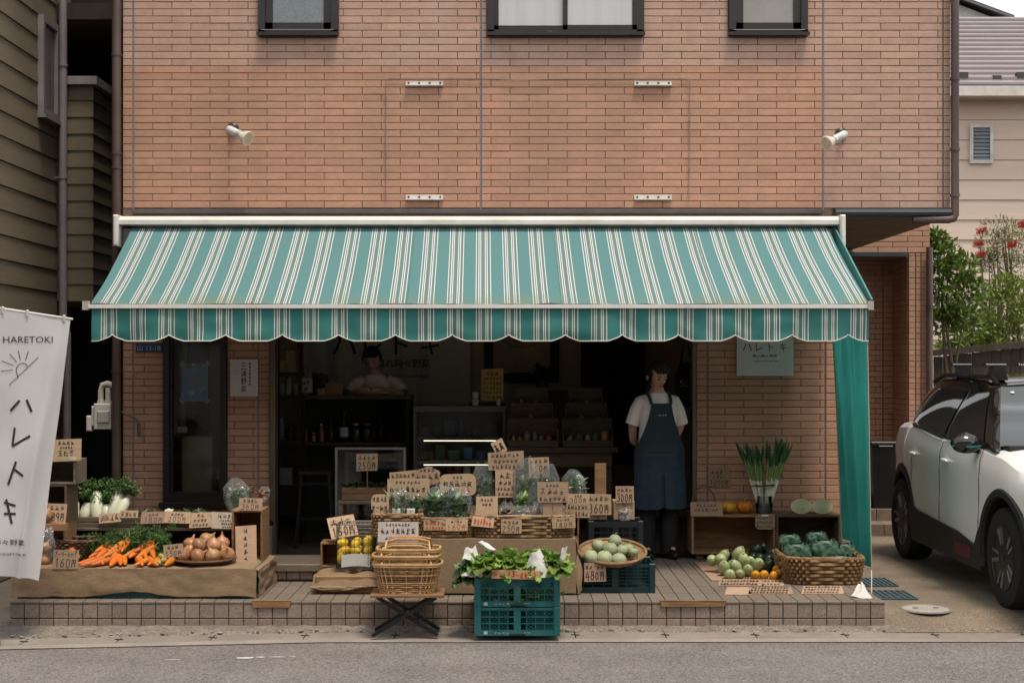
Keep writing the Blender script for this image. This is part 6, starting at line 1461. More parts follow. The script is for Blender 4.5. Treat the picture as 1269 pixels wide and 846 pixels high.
# pale roots, onions on a plate
for i, (px, dz, rot) in enumerate(((197,0,.4),(203,.012,-.3),(209,0,.2),(200,.035,.6),(211,.02,-.6))):
    yy = 9.84+.02*i; solo('potato', MB().ball((W(px,yy),yy,bz+.026+dz),(.019,.04,.02),10,8,.3,i,mat=Matrix.Rotation(rot,3,'Z')), ginger_m, 'small yellowish potato between the carrots and the onion plate', 'potato', 'yellowish potatoes by the onion plate', smooth=True)
pc = Vector((W(253,9.98),9.99,bz+.012)); t = thing('bamboo_plate', 'flat round bamboo plate piled with onions on the burlap', 'plate', pc)
part('plate_disc', MB().lathe([(.001,.004),(.16,.006),(.21,.026),(.215,.022),(.16,0),(.001,-.002)], pc, 32), wick_m, t, True); part('rim', MB().tube([(pc.x+.212*math.cos(j*.196),pc.y+.212*math.sin(j*.196),pc.z+.026) for j in range(32)], .008, 5, True), wick_d, t, True)
onion_me = []
for k in range(3):
    q = MB().lathe([(.002,-.040),(.012,-.039),(.032,-.030),(.045,-.008),(.046,.008),(.034,.030),(.014,.043),(.007,.055),(.004,.072),(.001,.074)], (0,0,0), 16, None, wob=.10, seed=k); onion_me.append(mesh('onion', q, onion_m, True))
ol = [(226,-.06,0),(245,-.11,0),(264,-.11,0),(281,-.04,0),(236,.05,.01),(256,.03,.02),(274,.08,.02),(247,-.01,.075),(265,.01,.07),(236,.12,.06),(256,.13,.10),(275,.13,.07)]
for i, (px, dy, dz) in enumerate(ol):
    yy = 9.98+dy; o = put('onion', onion_me[i%3], None, (W(px,yy),yy,pc.z+.055+dz*.8), (rg.uniform(-1,1),rg.uniform(-1,1),rg.uniform(0,6)), (1.18,1.18,1.1)); tag(o, 'papery brown onion piled on the flat bamboo plate', 'onion', 'onions on the bamboo plate')
# crates and basket at the banner end
def openbox(name, label, px0, px1, py0, py1, Y, D, mat, cat='crate', T=.014, shelf=None):
    x0, x1, z0, z1 = W(px0,Y), W(px1,Y), Z(py1,Y), Z(py0,Y); t = thing(name, label, cat, ((x0+x1)/2,Y,z0))
    part('side_board', MB().cbox(x0,x0+T,Y,Y+D,z0,z1), mat, t); part('side_board', MB().cbox(x1-T,x1,Y,Y+D,z0,z1), mat, t)
    part('top_board', MB().cbox(x0+T,x1-T,Y,Y+D,z1-T,z1), mat, t); part('bottom_board', MB().cbox(x0+T,x1-T,Y,Y+D,z0,z0+T), mat, t); part('back_board', MB().box(x0+T,x1-T,Y+D-.012,Y+D-.001,z0+T,z1-T), mat, t)
    return t
openbox('stacked_crate','open wooden crate on top of the stack behind the hanging banner',30,93,570,600,10.12,.28,wood_g)
openbox('stacked_crate','dark wooden crate in the middle of the stack behind the hanging banner',30,82,600.5,648,10.12,.28,wood_d); openbox('stacked_crate','low wooden crate at the foot of the stack behind the hanging banner',30,80,648.5,700,10.12,.28,wood_m)
solo('cardboard_flap', MB().cbox(W(53,10.05),W(83,10.05),10.02,10.09,Z(657,10.05),Z(648,10.05)), wood_m, 'slanted wooden lip of the middle stacked crate', 'board')
for px, py, yy, lab in ((57,641,10.06,'single red brown onion on the middle stacked crate'),(55,683,9.98,'upper onion in the clear bag beside the small brown basket'),(54,697,9.96,'lower onion in the clear bag beside the small brown basket')):
    o = put('onion', onion_me[0], None, (W(px,yy),yy,Z(py,yy)+.02), (.3,.4,1), (1,1,1)); tag(o, lab, 'onion')
q = MB().ball((W(55,9.97),9.98,bz+.12),(.075,.06,.13),16,12,.35,4); solo('clear_bag', q, bag_m, 'crumpled clear bag holding two onions at the end of the bench', 'bag', smooth=True)
basket('small_basket','small dark brown wicker basket on the burlap beside the carrots',W(95,10.15),10.18,.25,.22,bz+.012,.13,8,wick_d,1.15,26,ex=.5)
# end box
t = openbox('end_crate','honey wooden box closing the end of the burlap bench',287,325,632,698,10.18,.3,wood_m)
q = MB().cbox(W(314,11.6),W(338,11.6),11.55,11.75,PT+.004,Z(652,11.55),.01); solo('storage_bin', q, M('grey plastic bin', (.20,.20,.19), .5), 'grey plastic bin tucked beside the door jamb', 'bin'); solo('bin_lid', MB().ball((W(328,11.6),11.64,Z(650,11.6)),(.07,.07,.04),14,6), black_m, 'black cap on the grey plastic bin by the jamb', 'lid', smooth=True)

# ------------------------------------------------------------------ signs on this side
sg = sign
sg(64,101,544,571,10.11,[('####',.8,0),('#####',.5,0),('玉ねぎ',1.1,0),('90円',.5,3)],'cardboard onion sign with white price on top of the crate stack',roll=.03)
sg(53,82,624,647,10.08,[('####',.7,0),('#189円',1.1,0)],'cardboard sign reading 189 yen on the middle stacked crate',tilt=.2,roll=-.05)
sg(66,97.5,681,704.5,9.745,[('アーリーレッド',.75,0),('160円',1.2,0)],'cardboard sign reading 160 yen leaning on the small brown basket',tilt=.15,roll=-.02)
for a_ in ((123,150,636,647,.10,'long tilted cardboard card on the tray below the daikon',[('####',1,0)]),(149,171,632.5,641,.0,'small plain cardboard card beside the tilted daikon card',[('####',1,0)]),(175,206,634,648,.03,'cardboard price card reading 180 yen below the turnip',[('###',.7,0),('180円',1,0)]),(204,236,634,647.5,-.04,'cardboard price card reading 200 yen beside the turnip card',[('####',.7,0),('200円',1,0)]),(234.5,263,635,653,.02,'cardboard price card of small writing next to the large pale card',[('##',.8,0),('####',.7,0),('#####',.7,0)])):
    sg(a_[0],a_[1],a_[2],a_[3],HY0-.035,a_[6],a_[5],tilt=.35,roll=a_[4])
sg(262,312,634.5,655,HY0-.04,[('######',1.2,0),('##########',.6,0),('#########',.6,0),('########',.6,0)],'large pale pinkish card of dense handwriting on the upper shelf',tilt=.15,roll=-.02,mat=card_w)
sg(296,325,617,632,10.16,[('####',.8,0),('360円',1,0)],'cardboard sign reading 360 yen standing on the end box',tilt=.2,roll=-.03)
sg(292,318,652,697,10.12,[('#',1,0),('#',1,0),('#',1,0),('#',1,0),('#',1,0)],'tall blank looking cardboard card leaning on the end box',tilt=.25,roll=.06)
sg(203,227,674,690,9.88,[('###',.8,0),('150円',1,0)],'cardboard sign reading 150 yen stuck between carrots and onions',tilt=.2,roll=.12)
sg(172,197,703,708.5,9.80,[('#####',1,0)],'narrow card lying at the burlap edge below the carrots',tilt=.9)
# ------------------------------------------------------------------ centre display: low block, burlap, lemons
rg = random.Random(59)
x0, x1 = W(386,9.98), W(472,9.98)
t = thing('low_wood_block', 'low honey wooden block half covered by a burlap sack', 'block', ((x0+x1)/2,10.0,.2)); part('block_front', MB().cbox(x0+.03,x1+.15,9.95,10.4,.2035,.325,.006), wood_m, t)
q = MB().grid(34, 22, lambda u,v:(x0+(x1+.06-x0)*u+.01*math.sin(v*9), 10.42-(.50*v), .338+.018*noise.noise(Vector((u*5,v*5,7)))-(.085*max(0,(v-.88)/.12)+.02*max(0,u*-1+.12)*4)-.03*math.exp(-(u/.06)**2)))
solo('burlap_sack', q, burlap_m, 'rumpled burlap sack spread over the low wooden block', 'sack', smooth=True)
q = MB().grid(34, 8, lambda u,v:(x0+.004+(x1+.05-x0)*u, 9.925-.02*math.sin(v*3)-.012*noise.noise(Vector((u*7,v*3,2))), .262-.02*v-.022*math.sin(u*5)*v)); solo('sack_fold', q, burlap_m, 'drooping fringed fold of the burlap sack', 'sack', smooth=True)
openbox('small_wood_box','small honey wooden box standing behind the lemons',397,420,672,703,10.22,.2,wood_m,'box')
t = thing('wire_basket', 'rectangular black wire basket full of lemons', 'basket', (W(440,10.1),10.1,.36)); a, b_, wz0, wz1 = W(417,10.02), W(462,10.02), .362, Z(650,10.02); wm_ = M('grey wire', (.13,.13,.13), .4, metal=.6)
q = MB()
for zz in [wz0+(wz1-wz0)*i/6 for i in range(7)]: q.tube([(a,10.02,zz),(b_,10.02,zz),(b_,10.26,zz),(a,10.26,zz)], .0025 if 0<zz<wz1-.01 else .004, 4, True)
for i in range(9):
    x = a+(b_-a)*i/8
    for yy in (10.02,10.26): q.cyl((x,yy,wz0),(x,yy,wz1),.0022,None,4)
for i in range(7):
    yy = 10.02+.24*i/6
    for x in (a,b_): q.cyl((x,yy,wz0),(x,yy,wz1),.0022,None,4)
    q.cyl((a,yy,wz0),(b_,yy,wz0),.0022,None,4)
part('wires', q, wm_, t, kind='stuff'); lm_ = MB().lathe([(.001,-.046),(.008,-.043),(.022,-.032),(.032,-.010),(.032,.010),(.022,.032),(.009,.042),(.005,.047),(.001,.047)], (0,0,0), 14, None, wob=.05); lme = mesh('lemon', lm_, lemon_m, True)
for i in range(18):
    k = i//6; o = put('lemon', lme, None, (a+.035+(b_-a-.07)*((i%6)%3)/2+rg.uniform(-.008,.008), 10.06+.10*((i%6)//3)+.02*k, wz0+.06+.055*k+rg.uniform(-.006,.006)), (rg.uniform(0,3),rg.uniform(0,3),rg.uniform(0,3))); tag(o, 'yellow lemon in the rectangular wire basket', 'lemon', 'lemons in the wire basket')
solo('paper_slip', MB().grid(12,6,lambda u,v:(W(423,10.01)+(W(458,10.01)-W(423,10.01))*u,10.013-.006*math.sin(u*5),Z(703,10.01)+.085*v+.012*math.sin(u*3))), paper_m, 'crumpled white paper tucked in the front of the lemon basket', 'paper', smooth=True)
solo('storage_crate', MB().cbox(W(412,10.5),W(468,10.5),10.5,10.75,SZ+.004,Z(650,10.5),.008), wood_d, 'dark wooden crate behind the lemon basket', 'crate'); sg(408,441,641,664,10.24,[('###',.8,0),('150円',1,0)],'tilted cardboard sign reading 150 yen over the lemons',tilt=.9,roll=.25)
# ------------------------------------------------------------------ burlap draped table and its baskets
DY0, DY1, dz = 9.90, 10.46, Z(668,9.9)
x0, x1 = W(470,DY0), W(712,DY0)
t = thing('burlap_table', 'display table hidden under a hanging brown burlap cloth', 'table', ((x0+x1)/2,DY0,.2)); part('table_core', MB().box(x0,x1,DY0+.02,DY1,.2035,dz-.006), wood_d, t)
def drp(u, v):
    x = x0-.01+(x1+.02-x0)*u
    return (x, DY0-.004+.012*noise.noise(Vector((u*9,v*2,3)))*v-.012*v, dz+.002-(dz-.215)*v)
part('burlap_front', MB().grid(50, 18, drp), burlap_m, t, True)
part('burlap_top', MB().grid(30, 8, lambda u,v:(x0-.01+(x1+.02-x0)*u, DY0-.004+(DY1-DY0)*v, dz+.002+.003*noise.noise(Vector((u*12,v*5,0))))), burlap_m, t, True)
part('burlap_corner', MB().grid(10, 18, lambda u,v:(x1+.01+.055*u*v+.012*math.sin(v*8+u*3), DY0-.012-.02*math.sin(u*3)*v+.05*u, dz-.0-(dz-.21)*v+.02*u)), burlap_m, t, True)
basket('wicker_basket','small golden wicker basket of leafy bags behind the stacked rattan baskets',W(494,10.08),10.08,.31,.26,dz+.006,.155,7,wick_m,1.08,24); basket('wicker_basket','shallow brown wicker basket of spinach bags on the burlap table',W(553,10.09),10.10,.34,.30,dz+.006,.13,6,wick_m,1.05,24)
basket('wicker_basket','long golden wicker basket of bagged vegetables on the burlap table',W(649,10.08),10.10,.66,.32,dz+.006,.145,7,wick_m,1.03,40)
bg1 = 'bags of spinach in the shallow basket'
bag('spinach_bag','clear bag of dark green spinach in the shallow basket',524,552,605,646,10.02,green_m,11,70,.10,.036,group=bg1); bag('spinach_bag','clear bag of dark green spinach in the shallow basket',550,583,605,646,10.02,green_m,12,75,.10,.036,group=bg1)
bag('spinach_bag','clear bag of dark green spinach in the shallow basket',536,570,601,640,10.16,green_m,13,60,.10,.036,group=bg1); bag('herb_bag','clear bag of slim green leaves with a white label in the small golden basket',482,504,604,642,10.02,mint_m,14,40,.13,.018); bag('herb_bag','clear bag of dark leaves beside the slim green leaves in the small golden basket',502,522,612,642,10.03,green_m,15,36,.10,.02)
for px, lab in ((491,'white label on the bag of slim green leaves'),(509,'white label on the bag of dark leaves')): solo('bag_label', MB().cbox(W(px-5,10.0),W(px+5,10.0),10.005,10.010,Z(639,10.0),Z(630,10.0)), white_m, lab, 'label')
pale = M('mushroom pale', (.42,.36,.34), .6, .15, 20, rnd=.2); pink = M('pink bulbs', (.40,.24,.25), .5, .2, 20, rnd=.2)
lst = [(588,612,574,626,10.35,mint_m,'tall clear bag of sprouts behind the small pale card'),(636,668,568,632,10.30,mint_m,'tall crumpled clear bag of celery in the middle of the long basket'),(668,692,577,628,10.36,mint_m,'tall clear bag of herbs behind the peas sign'),(700,728,583,616,10.36,mint_m,'pale green bag of leaves at the end of the long basket'),
       (592,612,624,650,10.02,pale,'small clear bag of pale mushrooms at the near end of the long basket'),(617,638,622,652,10.03,M('red beans', (.16,.06,.05), .5, .4, 30, rnd=.4),'clear bag of dark red beans in the long basket'),(638,660,626,650,10.03,pale,'clear bag of pale garlic in the long basket'),(656,672,622,650,10.03,pink,'clear bag of pink bulbs in the long basket'),(684,702,622,646,10.03,pale,'clear bag of white roots below the peas sign'),(640,654,610,634,10.15,let_m,'bright green lettuce leaves between the bags of the long basket')]
for i, (a_, b2_, c_, d_, Y_, mt_, lab) in enumerate(lst):
    bag('vegetable_bag', lab, a_, b2_, c_, d_, Y_, mt_, 40+i, 34 if mt_ in (mint_m,let_m) else 22, .09 if mt_ in (mint_m,let_m) else .04, .03, dep=.09)
q = MB()
for k in range(240): q.leaf((W(rg.uniform(590,708),10.1), rg.uniform(9.98,10.2), dz+.115),(rg.uniform(-1,1),rg.uniform(-1,.4),rg.uniform(.1,.9)),rg.uniform(.04,.07),.018,.7,n=2)
tag(put('herb_leaves', mesh('herb_leaves', q, M('fine herb leaves', (.09,.16,.06), .5, .3, 8, rnd=.4, trans=.2))), 'fine green leaves lining the long golden wicker basket', 'leaves', None, 'stuff')
solo('back_tier', MB().cbox(W(478,10.62),W(705,10.62),10.56,11.0,SZ+.004,Z(632,10.6),.01), wood_d, 'dark wooden tier behind the wicker baskets', 'box')
# stack of teal crates, lettuce, paper
CY0, CY1 = 9.27, 9.60; cx0, cx1 = W(589,CY0), W(693,CY0)
crate('plastic_crate','teal lattice crate at the bottom on the kerb below the lettuces',cx0,cx1,CY0,CY1,.043,.222,teal_pl,words=True); crate('plastic_crate','teal lattice crate of lettuces stacked on another teal crate',cx0,cx1,CY0,CY1,.228,.405,teal_pl,words=True)
part('lid_panel', MB().box(cx0+.01,cx1-.01,CY0+.012,CY1-.012,.225,.227), teal_pl, [o for o in bpy.data.objects if o.name == 'plastic_crate'][0])
def lettuce(name, label, c, r, seed, n=46, mat=None, group=None, cat='lettuce', open_=1.0, tilt=(0,-.25)):
    g = random.Random(seed); q = MB(); c = Vector(c)
    for i in range(n):
        a = i*2.399+g.uniform(-.2,.2); t = i/n; up = 1.3-1.15*t*open_
        d = Vector((math.cos(a)*(.2+t)+tilt[0]+g.uniform(-.35,.35), math.sin(a)*(.2+t)+tilt[1]+g.uniform(-.3,.3), up+g.uniform(-.25,.35)))
        crinkle(q, c+Vector((math.cos(a),math.sin(a),0))*r*.12*t, d, r*g.uniform(.55,1.2)*(.65+.5*t), r*g.uniform(.45,.85), g.uniform(-.3,.5)+1.0*t, r*.12, seed*7+i)
    return solo(name, q, mat or let_m, label, cat, group, smooth=True, angle=180)
lg = 'lettuces piled in the upper teal crate'
for i, (px, py, yy, r, dk) in enumerate(((582,688,9.36,.10,1),(602,690,9.30,.12,0),(600,697,9.42,.12,0),(628,684,9.34,.12,0),(640,694,9.30,.11,0),(655,684,9.44,.12,0),(618,700,9.30,.11,0),(672,690,9.40,.12,0),(690,688,9.34,.115,0),(694,700,9.30,.09,0),(578,704,9.34,.08,1),(660,702,9.29,.09,0))):
    lettuce('lettuce','dark green lettuce head hanging over the corner of the upper teal crate' if dk else 'bright green leafy lettuce head in the upper teal crate',(W(px,yy),yy,Z(py,yy)-.055+.02*((i*37)%5-2)/2),r,70+i,34,green_m if dk else None,lg)
for i in range(5): lettuce('lettuce','pale lettuce packed down inside the upper teal crate behind its lattice',(cx0+.09+.095*i,9.37,.262),.10,170+i,22,None,'lettuces packed inside the crate')
def paper(label, pts, seed, name='wrapping_paper'):
    a, b_, c, d = [P(*p) for p in pts]
    def f(u, v):
        p = (a.lerp(b_,u)).lerp(d.lerp(c,u),v); e = noise.noise_vector(Vector((u*1.8,v*1.8,seed)))*.014 + noise.noise_vector(Vector((u*5,v*5,seed)))*.004; return tuple(p+e+Vector((0,-.03*math.sin(math.pi*u),0)))
    solo(name, MB().grid(14,14,f), paper_m, label, 'paper', smooth=True)
paper('white wrapping paper round the lettuces in the middle of the crate',((649,716,9.27),(692,714,9.28),(668,680,9.32),(656,685,9.30)),1); paper('white wrapping paper standing at the end of the lettuces',((689,700,9.28),(697,702,9.30),(704,676,9.34),(696,678,9.30)),2)
paper('white wrapping paper lying over the top of the lettuces',((591,672,9.44),(596,668,9.46),(615,680,9.34),(608,684,9.33)),3); paper('white wrapping paper tucked inside the crate by its corner post',((588,712,9.28),(612,714,9.28),(606,700,9.32),(590,702,9.30)),4); paper('dull white paper sleeve round the dark lettuce over the crate corner',((574,693,9.30),(594,696,9.30),(590,676,9.36),(578,678,9.34)),5); paper('pale outer leaf of paper drooping over the crate corner',((571,713,9.27),(585,715,9.27),(590,709,9.28),(578,709,9.28)),6)
sg(609,669,706,717,9.215,[('#####-####',1,1)],'pale orange card of red writing across the lettuce crate',tilt=-.03,roll=-.03,mat=M('pale orange card', (.52,.31,.16), .8))
# stool and stacked rattan baskets
SY = 9.40; sz_ = Z(740,9.3); a, b_ = W(459,9.3), W(550,9.3)
t = thing('folding_stool', 'low folding stool with wooden top and crossed black legs on the kerb', 'stool', ((a+b_)/2,SY,.03)); part('seat', MB().cbox(a,b_,9.28,9.56,sz_,sz_+.022,.004), wood_m, t)
for yy in (9.31,9.52):
    part('leg', MB().bar((a+.01,yy,.035),(b_-.05,yy,sz_-.002),.022,.022,up=(0,1,0)), black_m, t); part('leg', MB().bar((b_-.04,yy+.023,.035),(a+.04,yy+.023,sz_-.002),.022,.022,up=(0,1,0)), black_m, t)
part('pivot', MB().cyl((W(503,9.3),9.30,(.035+sz_)/2),(W(503,9.3),9.55,(.035+sz_)/2),.006), steel_m, t)
def rattan(label, z0, h, w0, w1, d0, d1, cx, cy, seed):
    t = thing('rattan_basket', label, 'basket', (cx,cy,z0)); q = MB()
    def pt(a, k, off=0):
        z = h*k; w = w0+(w1-w0)*k; d = d0+(d1-d0)*k; c_, s_ = math.cos(a), math.sin(a); return (cx+(w/2+off)*math.copysign(abs(c_)**.45,c_), cy+(d/2+off)*math.copysign(abs(s_)**.45,s_), z0+z)
    for k in (.02,.22,.36,.62,.78): q.tube([pt(2*math.pi*j/60,k,.004*(1 if j%2 else -1)) for j in range(60)], .0048, 5, True)
    for k in (.08,.14,.29): q.tube([pt(2*math.pi*j/60,k,.004*(-1 if j%2 else 1)) for j in range(60)], .004, 5, True)
    part('weave', q, rattan_m, t, True, kind='stuff'); q = MB()
    for j in range(30): q.tube([pt(2*math.pi*(j+.5)/30,k) for k in (0,.5,1)], .0042, 5)
    part('stakes', q, rattan_m, t, kind='stuff')
    q = MB(); q.tube([pt(2*math.pi*j/60,1.0,.004) for j in range(60)], .009, 6, True); q.tube([pt(2*math.pi*j/60,.93,.006) for j in range(60)], .006, 5, True); part('rim', q, rattan_m, t, True)
    part('basket_base', MB().add([pt(2*math.pi*j/30,.01) for j in range(30)], [tuple(range(30))]), wick_m, t)
    for s_ in (-1,1):
        hy = cy+s_*d1*.30; part('handle', MB().tube([(cx-w1*.36,cy+s_*d1/2,z0+h),(cx-w1*.34,hy,z0+h+.05),(cx-w1*.2,hy-s_*.02,z0+h+.062),(cx+w1*.2,hy-s_*.02,z0+h+.062),(cx+w1*.34,hy,z0+h+.05),(cx+w1*.36,cy+s_*d1/2,z0+h)], .0075, 6), rattan_m, t, True)
    return t
bcx = W(504.5,9.36)
rattan('golden rattan shopping basket, the lowest of the stack on the stool',sz_+.024,.185,.345,.44,.22,.27,bcx,9.42,1); rattan('golden rattan shopping basket, the middle of the stack on the stool',sz_+.075,.185,.325,.425,.20,.26,bcx-.008,9.42,2); rattan('golden rattan shopping basket, the topmost of the stack on the stool',sz_+.122,.18,.31,.40,.19,.25,bcx+.006,9.425,3)
sg(468,519,646,671,9.50,[('########',.6,0),('#######',1.2,0),('######',.9,0)],'white sign of bold handwriting stuck in the stacked rattan baskets',tilt=.03,mat=M('white sign card', (.56,.50,.45), .8),stick=sz_+.1)
# melons and crates
MY = 9.98; mx0, mx1 = W(714,MY), W(811,MY); crate('plastic_crate','deep teal slatted crate under the flat basket of melons',mx0,mx1,MY,MY+.40,.204,.40,dteal_pl,cols=6,rows=6,diag=False)
wc = Vector((W(759,10.12),10.16,.425)); t = thing('winnowing_basket','round flat woven bamboo basket of melons tilted on the deep teal crate','basket',wc); Mw = (Matrix.Rotation(R(14),3,'X'))
part('woven_disc', MB().lathe([(.001,0),(.17,.004),(.215,.020),(.232,.045),(.238,.046),(.222,.014),(.17,-.006),(.001,-.008)], wc, 36, Mw), wick_m, t, True); q = MB()
for k in range(5): q.lathe([(.045+.037*k,.0045+.001*k),(.050+.037*k,.008+.001*k),(.055+.037*k,.0045+.001*k)], wc, 36, Mw)
q.tube([tuple(wc+Mw@Vector((.236*math.cos(j*.1745),.236*math.sin(j*.1745),.046))) for j in range(36)], .010, 6, True); part('rim', q, wick_m, t, True)
ml = [(732,690,.052,-.12),(749,692,.060,-.10),(767,694,.054,-.11),(741,676,.046,.02),(756,681,.054,.0),(771,682,.044,.0),(762,670,.048,.06),(779,680,.038,.02),(785,684,.034,-.05)]
for i, (px, py, r, dy) in enumerate(ml):
    c = P(px,py,10.12+dy); tt = thing('melon','round grey green melon on the flat bamboo basket','melon',(c.x,c.y,c.z-r),'melons on the flat bamboo basket'); part('fruit', MB().ball(c,(r,r,r*.97),18,12,.07,i), melon_m, tt, True); part('stalk', MB().tube([c+Vector((0,-.2*r,r*.93)),c+Vector((.006,-.2*r,r*1.12)),c+Vector((.016,-.2*r,r*1.2))], [.006,.004,.004], 6), stem_g, tt)
solo('stuck_label', MB().cbox(W(740,9.96),W(748,9.96),9.99,9.995,Z(702,9.96),Z(693,9.96)), white_m, 'tiny white tag on the edge of the melon basket', 'tag')
sg(724,751,697,720,9.955,[('##ー##',.7,0),('480円',1.2,0)],'cardboard sign reading 480 yen hanging on the melon crate',tilt=.05,roll=.03)
crate('plastic_crate','black slatted crate behind the melons with cartons on top',W(730,10.7),W(796,10.7),10.7,11.0,.204,Z(646,10.7),dark_pl,cols=6,rows=7,diag=False); part_of = Z(646,10.7)
for px0, px1, h_, lab in ((729,752,.06,'low carton under the 360 yen sign'),(760,786,.14,'upright carton under the 300 yen sign')): solo('cardboard_box', MB().cbox(W(px0,10.78),W(px1,10.78),10.76,10.92,part_of+.006,part_of+.006+h_,.005), card_m, lab, 'box')
bag('vegetable_bag','small clear bag of white roots in front of the 300 yen sign',766,782,628,645,10.70,pale,66,16,.04,.02,dep=.05)
solo('wooden_post', MB().cbox(W(737,10.95),W(751,10.95),10.93,10.99,part_of+.006,Z(574,10.95)), wood_m, 'short honey wooden post standing behind the black crate cartons', 'post')
# ------------------------------------------------------------------ signs of the centre display
sg(460,482,612,635,10.0,[('####',.9,0),('#ー##',1,0)],'rounded cardboard tag beside the small golden basket',shape='oval',tilt=.05)
sg(480,532,593,618,10.26,[('#######',.7,0),('#######',1.2,0),('#####',.7,0)],'wide cardboard sign of black handwriting behind the slim leaves',stick=dz+.01,tilt=.05)
sg(483,517,584,600,10.34,[('######',1,0),('####',.8,0)],'dim cardboard sign half hidden behind the wide cardboard sign',roll=.1,stick=dz+.01,tilt=.05)
sg(513,547,577.5,603,10.30,[('####',.7,0),('####',1.1,0),('###',.7,1)],'cloud shaped cardboard sign above the spinach bags',shape='cloud',roll=.05,stick=dz+.01,tilt=.05)
sg(545,590,587,614,10.30,[('###',.6,0),('#####',1,0),('160円#',.9,1)],'rounded cardboard sign with red price behind the spinach bags',shape='round',stick=dz+.01,tilt=.05,roll=.03)
sg(525,553,644,656.5,9.93,[('#####',1,1),('######',.8,1)],'small pale card of red writing on the spinach basket',tilt=.15); sg(552.5,579.5,643,657.5,9.925,[('#-##',.6,0),('160円',1.1,1)],'small card with red 160 yen on the spinach basket',tilt=.15)
sg(605,649,559.5,582,10.36,[('#######',.8,0),('######',.8,0),('#######',.8,0)],'large cardboard sign of three written lines above the long basket',roll=.05,tilt=.03,stick=dz+.01); sg(614,639,582,616,10.345,[('##',.8,0),('###',.6,0),('#####',.5,0),('####',.5,0)],'narrow upright cardboard sign under the three line sign',tilt=.03,stick=dz+.01)
sg(655,681,566,592,10.42,[('####',.8,0),('150円',1,0),('##',.6,0)],'cardboard sign reading 150 yen behind the tall crumpled bag',tilt=.05,roll=.05,stick=dz+.01); sg(611,626,545,562,10.44,[('##',1,0)],'narrow slanted card stuck above the three line sign',roll=.45,tilt=.05,stick=dz+.01)
sg(590,617,615,648,9.985,[('####',.4,0),('###',.4,0),('',1.4,0)],'upright plain card at the near end of the long basket',tilt=.1); sg(585,612,640.5,652.5,9.92,[('######',1,1)],'tilted pinkish card on the rim of the long basket',tilt=.35,roll=-.1); sg(621,646.5,643,660.5,9.918,[('####',.7,0),('250円',1.1,0)],'card reading 250 yen on the front of the long basket',tilt=.1,roll=-.03)
sg(666,704,597,622.5,10.0,[('####',.6,0),('ス###',1.1,0),('######',.8,0)],'large cardboard sign for peas over the long basket',tilt=.04,stick=dz+.03); sg(673,697,622.5,641,10.005,[('',1,0)],'blank cardboard slip under the peas sign',tilt=.04)
sg(684,713,641,654,9.915,[('##-##',.6,0),('180円',1.1,0)],'card reading 180 yen on the end of the long basket',tilt=.1,roll=.06); sg(703,730.5,611.5,624,10.12,[('###',.6,0),('300円',1,0)],'card reading 300 yen above the ruled card by the pale green bag',tilt=.05,stick=dz+.02); sg(701.5,731,623,641,10.10,[('######',.6,0),('######',.6,0)],'ruled cardboard card under the 300 yen card by the pale green bag',tilt=.05,stick=.5)
sg(727.5,757.5,612,637.5,10.74,[('####',.7,0),('360円',1.2,0)],'cardboard sign reading 360 yen on the black crate cartons',tilt=.05,stick=part_of+.01); sg(763,785.5,602,623,10.75,[('####',.7,0),('300円',1.2,0)],'cardboard sign reading 300 yen on the upright carton',tilt=.05,stick=part_of+.02)
# ------------------------------------------------------------------ shelf boxes against the brick wall
rg = random.Random(83)
RY = 11.64
openbox('shelf_box','open honey wooden box against the brick wall under the pumpkins',857,961,637.5,686.5,RY,.33,wood_m,'box',.02); openbox('shelf_box','open brown wooden box against the brick wall under the halved cabbages',961.6,1042,637.5,686.5,RY,.33,wood_d,'box',.02)
for x in (868,948,972,1032): solo('wood_foot', MB().cbox(W(x,RY)-.03,W(x,RY)+.03,RY+.03,RY+.3,PT+.004,Z(686.5,RY)-.001), wood_d, 'short wooden foot under the shelf boxes', 'foot block', 'feet under the shelf boxes')
top = Z(637.5,RY)
# handled basket with card, pumpkins
basket('handled_basket','little dark basket with an arched handle on the shelf box',W(872,11.75),11.76,.14,.12,top+.002,.07,5,wick_d,1.1,18,ex=.7,rim_r=.006); hb = bpy.data.objects['handled_basket']; bxx = W(872,11.75)
part('handle', MB().tube([(bxx-.075,11.76,top+.07)]+[(bxx+.095*math.cos(R(180-15*i)),11.76,top+.08+.13*math.sin(R(15*i))) for i in range(13)]+[(bxx+.075,11.76,top+.07)], .006, 5), wick_d, hb)
sg(856,895,622,639.5,11.63,[('######',.5,0),('#######',.5,0),('',.4,0)],'blank wide card leaning on the little handled basket',tilt=.1)
for px, r, lab, mt_ in ((903,.062,'yellow orange pumpkin beside the handled basket card',M('yellow pumpkin', (.62,.29,.02), .45, .2, 10)),(923,.066,'deep orange pumpkin with a stalk on the shelf box',pump_m)):
    c = Vector((W(px,11.74),11.74,top+r*.83)); t = thing('pumpkin', lab, 'pumpkin', (c.x,c.y,top)); q = MB()
    q.grid(40,14,lambda u,v:((c.x+r*(1+.05*math.cos(u*2*math.pi*10))*math.sin(math.pi*(.03+.94*v))*math.cos(2*math.pi*u)), c.y+r*(1+.05*math.cos(u*2*math.pi*10))*math.sin(math.pi*(.03+.94*v))*math.sin(2*math.pi*u), c.z+r*.82*math.cos(math.pi*(.03+.94*v))-.012*math.exp(-(v/.12)**2)))
    part('fruit', q, mt_, t, True); part('stalk', MB().tube([c+Vector((0,0,r*.7)),c+Vector((.004,-.006,r*.95)),c+Vector((.014,-.01,r*1.08))], [.009,.006,.007], 6), M('dry stalk', (.30,.22,.10), .8), t)
